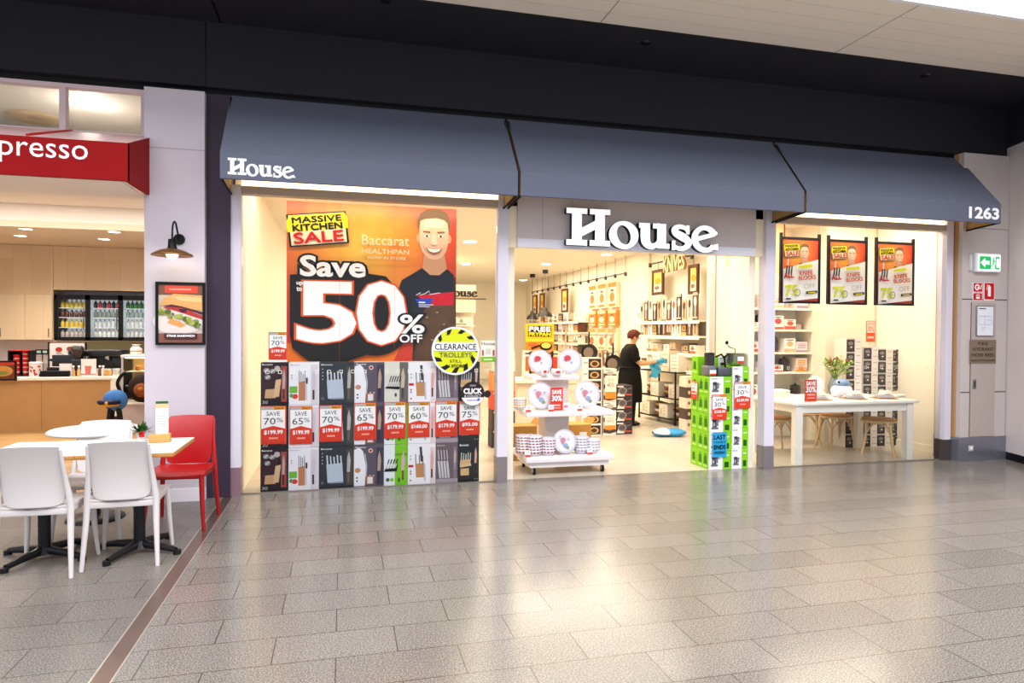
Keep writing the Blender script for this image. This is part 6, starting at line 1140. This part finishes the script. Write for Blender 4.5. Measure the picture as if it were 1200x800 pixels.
# pan boxes, hanging pans
def d_pan(a,w,h): a.rect(0,0,w,h,M('3c3234',.4)); a.poly([(0,h*.1),(w*.5,h*.1),(w*.42,h*.5),(w*.1,h*.45)],M('e6e0da')); a.ell(w*.36,h*.55,w*.28,h*.32,M('8a8280'),n=18); a.ell(w*.36,h*.55,w*.20,h*.22,M('5a5250'),n=18); a.line([(w*.6,h*.65),(w*.95,h*.8)],h*.08,M('6a625e')); a.rect(w*.5,h*.18,w*.44,h*.12,M('c84a3a')); a.rect(w*.02,h*.86,w*.4,h*.1,M('e9e2da'))
def d_panw(a,w,h): a.rect(0,0,w,h,M('efe9e2',.4)); a.rect(w*.3,h*.08,w*.66,h*.84,M('3a2e2a')); a.ell(w*.62,h*.45,w*.24,h*.3,M('d0a060'),n=16); a.ell(w*.62,h*.45,w*.15,h*.2,M('4a3a2a'),n=16); a.rect(w*.04,h*.5,w*.22,h*.1,GREY)
def d_pant(a,w,h): a.rect(0,0,w,h,M('f0e8d8',.4)); a.poly([(0,h*.2),(w*.5,h*.1),(w,h*.25),(w,h*.5),(0,h*.6)],M('5a4a48')); a.ell(w*.5,h*.6,w*.3,h*.22,M('b9b0a8'),n=14); a.rect(w*.1,h*.84,w*.4,h*.08,GREY)
STK = [(682,705,GY+.0,d_panw,7,'white fronted','left'),(707,722,GY+.01,d_pant,6,'pale','middle'),(722.5,741,GY+.02,d_pan,4,'dark','right')]
for xa,xb,Y,fn,n,nm,sd in STK:
    x0_=fy(xa,500,Y).x; x1_=fy(xb,500,Y).x; hb=.17 if n!=4 else .19; src=None
    for k in range(n):
        if src is None: src = carton('pan_box', x1_-x0_-.004, .3, hb-.003, fn, '4a4042' if n == 4 else 'e6ded4'); o = src
        else: o = src.copy(); COL.objects.link(o)
        o.location = ((x0_+x1_)/2, Y+.15, hb*k); tag(o,nm+' frypan box, %s from the floor in the %s stack behind the trolley'%(ORD[k],sd),'box','frypan boxes stacked behind the trolley')
pz0 = fy(682,455,GY).z
t = thing('pan_stand','tan metal stand with hooks for frypans behind the pan boxes','stand',(fy(702,440,GY).x,GY+.40,0))
b = MB(); HK = M('c9b79a',.4,.3); [b.box(x-.012,0,0,x+.012,.024,1.62,HK) for x in (-.40,.40)]; b.box(-.40,0,1.52,.40,.02,1.55,HK); b.box(-.40,0,.75,.40,.02,.77,HK); b.build('wire_frame', t); b = MB(); [b.tube([(x,0,1.50),(x,-.12,1.50),(x,-.13,1.53)],.008,BLACK,6) for x in (-.2,.22)]; b.build('hooks', t)
for i,(px,py,r,lb) in enumerate(((690,413,.135,'smaller dark frypan hanging behind the trolley, left of the price card'),(718,426,.14,'larger dark frypan hanging beside the person in black'))):
    Y = GY+.27; p = fy(px,py,Y); t = thing('frypan',lb,'frypan',(p.x,Y,p.z),0,'frypans hanging on the stand'); rot = Matrix.Rotation(math.pi/2,3,'X'); PANM = M('1f1a1a',.3,.3)
    b = MB(); b.lathe([(0,-.0),(r*.72,-.0),(r,.05),(r*1.02,.055),(r*.96,.05),(r*.70,.008),(0,.008)],PANM,(0,.03,0),28,rot=rot); b.build('pan_body', t); b = MB(); b.lathe([(0,.0),(r*.62,.0)],M('85735f',.5),(0,.019,0),24,rot=rot,caps=False); b.build('cooking_surface', t)
    b = MB(); b.tube([(0,.0,r),(0,-.01,r+.06),(0,.0,r+.19)],[.012,.014,.012],BLACK,8); b.build('handle', t)
p = fy(702,420,GY); b = MB(); b.box(-.1,0,0,.1,.002,.26,M('f6ecd6',.5)); a = b.art((-.1,0,0)); a.rect(0,0,.2,.07,M('e9883a')); a.text('SAVE',.04,.18,.12,.04,GREY); a.text('50%',.035,.1,.13,.06,M('7a5a4a')); o = b.build('price_card', loc=(fy(703,425,GY).x,GY+.38,fy(703,437,GY).z)); tag(o,'orange and cream price card between the two hanging frypans','price card')
for i,(px,py0,py1,Y,lb) in enumerate(((715,503,487,GY-.02,'orange and cream price card on the pale pan box stack'),(715.5,467,440,GY-.02,'orange price card high on the pale pan box stack'))):
    p = fy(px,py0,Y); h = fy(px,py1,Y).z-p.z; b = MB(); b.box(-.09,0,0,.09,.0015,h,M('f6ecd6',.5)); a = b.art((-.09,0,0)); a.rect(0,0,.18,h*.3,M('ee8a34')); a.text('40%',.03,h*.5,.12,h*.2,M('8a6a5a')); a.text('SAVE',.04,h*.76,.1,h*.12,GREY); o = b.build('price_card', loc=(p.x,Y-.004,p.z)); tag(o,lb,'price card')
# shop-in-shop wall with dark lettering, seen past the poster
HY = 8.0; p = fy(530,346,HY); q = fy(562,346,HY); k_ = (q.x-p.x)/3.2
t = thing('shelf_gondola','tall cream wall unit with dark shop lettering seen beside the poster','shelf',(-.4,HY,0))
b = MB(); b.box(-.5,0,0,3.3,.35,.30,SHELFW); b.box(-.5,.30,.3,3.3,.35,2.62,SHELFW); b.box(-.5,.0,2.0,3.3,.30,2.62,M('f3e4c2',.5)); b.build('frame', t)
b = MB(); house(b, p.x-.35*k_+.4-.1, p.z-.02, k_*.9, .03, M('2a1e18',.5), M('2a1e18',.5), -.002, 1.1); b.box(p.x+.3,-.02,p.z-.08,q.x+.55,-.002,p.z-.06,M('3a2a22',.5)); b.build('lettering', t)
for z,nm in ((.62,'lower'),(1.02,'middle'),(1.42,'upper'),(1.72,'top')):
    b = MB(); b.box(-.49,.0,z-.03,3.29,.30,z,SHELFW); b.build('shelf', t)
    for i in range(10):
        o = pack(i+int(z*5), .24, .2, .17+.03*(i%3)); o.location = (-.4+.55+.27*i,HY+.04,z+.002); tag(o,'box, %s from the left on the %s shelf of the lettered unit'%(ORD[i],nm),'box','boxes on the lettered wall unit')
# black wire rack in front of the right wall
ra = fz(749,489); rb_ = fz(791,499); Ln = (ra-rb_).length; ang = math.atan2(ra.y-rb_.y, ra.x-rb_.x)
t = thing('wire_rack','black three tier rack of trays beside the person in black','rack',rb_,ang)      # local +x runs to the far end, -y... towards the wall
zr = [.10, fz(0,0,0).z+.38, .80]
zz = fy(791,437,rb_.y).z; zr = [.09, zz*.50, zz]; D_ = -.42
for z,nm in zip(zr,('a','b','c')):
    b = MB(); b.tube([(0,0,z),(Ln,0,z),(Ln,D_,z),(0,D_,z),(0,0,z)],.012,BLACK,6); b.box(.0,D_,z-.008,Ln,0,z,M('2a211c',.5)); b.build('shelf', t)
for x in (.0,Ln):
    for y in (0,D_): b = MB(); b.tube([(x,y,.02),(x,y,zr[2]+.02)],.016,BLACK,6); b.ball((x,y,.03),.03,.02,.03,BLACK,8,6); b.build('post', t)
mw = Matrix.Translation(rb_) @ Matrix.Rotation(ang,4,'Z')
RW = [M('8a5a3a',.5,n=.3,sc=30.),M('efe4d2',.5),M('5a3a2e',.5,n=.3,sc=30.),M('c89a68',.5,n=.2,sc=30.)]
for lv,z in enumerate(zr[:2]):
    for i in range(4):
        b = MB(); w = Ln/4-.03; h = (.26,.24)[lv]-.03*(i%2)
        if (i+lv)%2: b.box(-w/2,-.30,0,w/2,0,h,RW[1]); a = b.art((w/2,0,0),u=(-1,0,0),n=(0,1,0)); [a.ell(w*.6,h*(.25+.25*j),w*.04,w*.04,BLACK,n=10) for j in range(3)]; a.rect(w*.1,h*.2,w*.3,h*.5,M('d9cbb8'))
        else:
            for s_ in range(4): b.lathe([(w*.3,0),(w*.46,.055),(w*.43,.055),(w*.28,.008)],RW[(lv*2+s_)%4],(0,-.15,.057*s_),16)
        o = b.build('stacked_goods'); o.matrix_world = mw @ Matrix.Translation((.02+w/2+i*Ln/4,-.05,z+.002)); tag(o,'%s, %s from the near end on the %s rack shelf'%('white box' if (i+lv)%2 else 'stack of brown trays',ORD[i],('bottom','middle')[lv]),'box' if (i+lv)%2 else 'trays','goods on the black rack')
for i in range(3):
    b = MB(); w=.24; h=.30+.06*(i%2); b.box(-w/2,-.25,0,w/2,0,h,M(('f1e9da','e6dac4','efe6e0')[i],.5)); a = b.art((w/2,0,0),u=(-1,0,0),n=(0,1,0)); [a.rect(w*.12,h*(.2+.2*j),w*.7,h*.05,M('c9b79a')) for j in range(4)]; o = b.build('white_carton'); o.matrix_world = mw @ Matrix.Translation((.16+.29*i,-.08,zr[2]+.003)); tag(o,'pale carton, %s from the near end on top of the black rack'%ORD[i],'box','cartons on top of the black rack')
for k in range(5): b = MB(); b.box(-.11,-.12,0,.11,.12,.172,M(('e8dcc8','5a4a42')[k%2],.5)); a = b.art((-.11,-.12,0)); [a.ell(.05+.06*j,.09,.022,.03,M(('8a6a4a','e2d2ba')[k%2]),n=10) for j in range(3)]; p=fz(801,503); o = b.build('tea_box', loc=(p.x+.10,p.y+.02,.174*k)); tag(o,'patterned box, %s from the floor in the column between rack and green boxes'%ORD[k],'box','patterned boxes beside the black rack')
# blue and white bag on the floor
p = fz(785,511); b = MB(); BL = M('2f93cc',.35,n=.12,sc=18.)
def bagf(u,v): an = 2*math.pi*u; r = .5+.04*math.sin(3*an+4*v); x = (v-.5)*.52; k = math.sin(math.pi*min(max(v*.96+.02,0),1))**.45; return (x+.02*math.sin(9*an)*k, .15*k*math.cos(an)*(1+.12*math.sin(11*v)), max(.0,0.055+.06*k*math.sin(an)*(1+.15*math.sin(13*v+3*an))))
b.grid(bagf,20,16,BL); b2 = b
o = thing('plastic_bag','blue and white plastic bag lying on the shop floor by the rack','bag',(p.x,p.y+.02,.0),-.1)
b.build('bag_body', o); b = MB(); b.grid(lambda u,v: (lambda q: (q[0],q[1]*1.03,q[2]+.006))(bagf(u, v*.42)),20,6,M('e8eef2',.4)); b.build('white_label', o)
# ================================================================== THE PERSON
def skin(name, chains, m, parent, sub=2, root=0):
    vs, es, rs = [], [], []; idx = {}
    for ch in chains:
        prev = None
        for q in ch:
            key = q if isinstance(q, str) else None
            if key: i = idx[key]
            else:
                i = len(vs); vs.append(q[0]); rs.append(q[1]); 
                if len(q) > 2: idx[q[2]] = i
            if prev is not None: es.append((prev,i))
            prev = i
    me = bpy.data.meshes.new(name); me.from_pydata(vs, es, []); o = bpy.data.objects.new(name, me); COL.objects.link(o)
    md = o.modifiers.new('skin','SKIN'); md.use_smooth_shade = True; md.branch_smoothing = .3
    for i,r in enumerate(rs): me.skin_vertices[0].data[i].radius = (r,r) if not isinstance(r,tuple) else r; me.skin_vertices[0].data[i].use_root = (i == root)
    s_ = o.modifiers.new('sub','SUBSURF'); s_.levels = sub; s_.render_levels = sub
    bpy.context.view_layer.update(); dg = bpy.context.evaluated_depsgraph_get(); nm = bpy.data.meshes.new_from_object(o.evaluated_get(dg)); bpy.data.objects.remove(o)
    nm.materials.clear(); nm.materials.append(m); nm.polygons.foreach_set('use_smooth',[True]*len(nm.polygons)); o = bpy.data.objects.new(name, nm); COL.objects.link(o); o.parent = parent; return o
SKN = M('d9a27c',.5,n=.04,sc=20.); BLK = M('0b0908',.8,n=.15,sc=30.); 
pf = fz(738,498); per = thing('person','person with short auburn hair in black dress and trousers tidying the rack with blue gloves','person',(pf.x+.03,pf.y+.02,0), math.pi/2-.22)
def hand(sgn, W):
    """finger chains from wrist W, pointing forward (-y), palm turned in; slightly curled"""
    W = Vector(W); P = W+Vector((-sgn*.01,-.075,.004)); ch = [[('w',),]]
    out = []
    for i,(dx,L_) in enumerate(((.030,.070),(.010,.080),(-.010,.074),(-.028,.058))):
        b0 = P+Vector((-sgn*.004,-.005,dx)); out.append([tuple(b0), tuple(b0+Vector((-sgn*.006,-L_*.45,-.006))), tuple(b0+Vector((-sgn*.020,-L_*.8,-.012))), tuple(b0+Vector((-sgn*.036,-L_*.95,-.014)))])
    th = W+Vector((-sgn*.012,-.03,.024)); out.append([tuple(th), tuple(th+Vector((-sgn*.016,-.03,.020))), tuple(th+Vector((-sgn*.026,-.055,.022)))])
    return P, out
WR = {1:(.13,-.41,1.06), -1:(-.13,-.44,1.10)}
ch = [[((0,.02,.88),.125,'pel'),((0,.03,1.00),.115),((0,.035,1.14),.12),((0,.02,1.26),.115,'chest'),((0,-.005,1.355),.058),((0,-.025,1.41),.05,'nk'),((0,-.05,1.47),.075,'hd'),((0,-.045,1.54),.082),((0,-.03,1.59),.055)],
      ['hd',((0,-.118,1.478),.014),((0,-.138,1.472),.011)]]
for s_ in (1,-1):
    w = Vector(WR[s_]); ch.append(['chest',((s_*.15,.02,1.30),.06),((s_*.20,.0,1.17),.05),((s_*.215,-.10,1.05),.042),(tuple((Vector((s_*.215,-.10,1.05))+w)/2),.036),(tuple(w),.026,'w%d'%s_)])
    P, fs_ = hand(s_, w); ch.append(['w%d'%s_,(tuple(P),.026,'p%d'%s_)])
    for j,f_ in enumerate(fs_): ch.append([('p%d'%s_) if j < 4 else ('w%d'%s_)]+[(q,.0095-.0008*n_) for n_,q in enumerate(f_)])
    ch.append(['pel',((s_*.10,.02,.80),.09),((s_*.10,.01,.48),.058),((s_*.095,.03,.25),.05),((s_*.095,.04,.09),.036),((s_*.10,-.05,.04),.035),((s_*.105,-.13,.028),.026)])
body = skin('body', ch, SKN, per, 2)
def loft(secs, m, name, n=24, cap=False):
    b = MB(); vs = []
    for (x,y,z,rx,ry) in secs: vs += [(x+rx*math.cos(2*math.pi*i/n), y+ry*math.sin(2*math.pi*i/n), z) for i in range(n)]
    b.add(vs, [(j*n+i, j*n+(i+1)%n, (j+1)*n+(i+1)%n, (j+1)*n+i) for j in range(len(secs)-1) for i in range(n)], m, True)
    if cap: b.add(vs, [tuple(range(n-1,-1,-1))], m)
    return b.build(name, per)
loft([(0,.02,.40,.215,.20),(0,.02,.50,.225,.205),(0,.025,.70,.235,.205),(0,.03,.86,.225,.19),(0,.03,1.0,.195,.165),(0,.035,1.1,.20,.165),(0,.03,1.22,.205,.16),(0,.025,1.30,.19,.135),(0,.015,1.35,.12,.095),(0,.0,1.385,.075,.072)], BLK, 'dress')
for s_ in (1,-1):
    b = MB(); b.tube(smoothpts([(s_*.10,.025,1.30),(s_*.165,.02,1.295),(s_*.21,.0,1.20),(s_*.222,-.05,1.10)],4),[.08,.082,.084,.085,.086,.086,.084,.082,.08,.078,.075,.074,.072],BLK,14,False); b.build('sleeve', per)
    loft([(s_*.10,.045,.045,.082,.085),(s_*.10,.04,.10,.080,.082),(s_*.10,.03,.25,.082,.084),(s_*.10,.02,.46,.09,.09),(s_*.10,.02,.60,.095,.10)], BLK, 'trouser_leg')
    b = MB(); b.grid(lambda u,v,s_=s_: (s_*.102+.052*math.cos(2*math.pi*u)*math.sin(math.pi*v)**.5, -.03-.135*math.cos(math.pi*v)+.03, max(.001,.035+.04*math.sin(2*math.pi*u)*math.sin(math.pi*v)**.5*(.7+.5*v))),16,12,M('1a1614',.4)); b.build('shoe', per)
b = MB(); b.tube([(0.205*math.cos(a_),.03+.172*math.sin(a_),.985) for a_ in [2*math.pi*i/24 for i in range(25)]],.016,M('0c0a09',.6),6,False); b.tube([(-.05,.20,.985),(-.06,.215,.85),(-.055,.22,.70)],.012,M('0c0a09',.6),6); b.build('apron_tie', per)
HAIR = M('5a2418',.6,n=.3,sc=50.,b=.5)
def hairf(u,v):
    an = 2*math.pi*u; el = math.pi*.5*(1-v*1.28); fr = max(0,-math.sin(an)); cut = 1-.42*fr**1.5; el = math.pi*.5*(1-v*1.30*cut) 
    r = 1+.05*math.sin(7*an+9*v)+.03*math.sin(17*an); return (.098*r*math.cos(an)*math.cos(el), -.035+.112*r*math.sin(an)*math.cos(el), 1.522+.105*r*math.sin(el))
b = MB(); b.grid(hairf,32,12,HAIR); b.build('hair', per)
for s_ in (1,-1):
    b = MB(); b.ball((s_*.031,-.118,1.505),.010,.006,.006,M('f2eae4',.3),10,6); b.ball((s_*.031,-.1235,1.505),.0045,.003,.0045,M('2a1c14',.3),8,6); b.build('eye', per)
    b = MB(); b.ball((s_*.086,-.035,1.485),.012,.02,.030,SKN,10,8); b.build('ear', per)
b = MB(); b.ball((0,-.113,1.438),.022,.008,.006,M('a85a4c',.5),10,6); b.build('lips', per)
GLV = M('3fa9d2',.4,n=.08,sc=30.)
for s_ in (1,-1):
    w = Vector(WR[s_]); P, fs_ = hand(s_, w); e_ = Vector((s_*.215,-.10,1.05)); cf = w.lerp(e_,.22)
    g = [[(tuple(cf),.040,'c'),(tuple(w),.031,'w'),(tuple(P),.030,'p')]]+[['p' if j < 4 else 'w']+[(q,.0112-.0008*n_) for n_,q in enumerate(f_)] for j,f_ in enumerate(fs_)]
    skin('glove', g, GLV, per, 1)
wp = Matrix.Translation(per.location) @ Matrix.Rotation(per.rotation_euler.z,4,'Z')
b = MB(); b.slab(lambda u,v: ((u-.5)*.16+.02*math.sin(9*v), .03*math.sin(5*u+6*v), -v*.24+.01*math.sin(11*u)), 10, 12, (0,1,0), .006, M('4fb2d6',.7,n=.1,sc=30.)); o = b.build('cleaning_cloth'); o.matrix_world = wp @ Matrix.Translation((WR[-1][0]+.02,WR[-1][1]+.06,1.06)) @ Matrix.Rotation(math.pi/2,4,'Z'); tag(o,'blue cloth held in the gloved hand of the person in black','cloth')
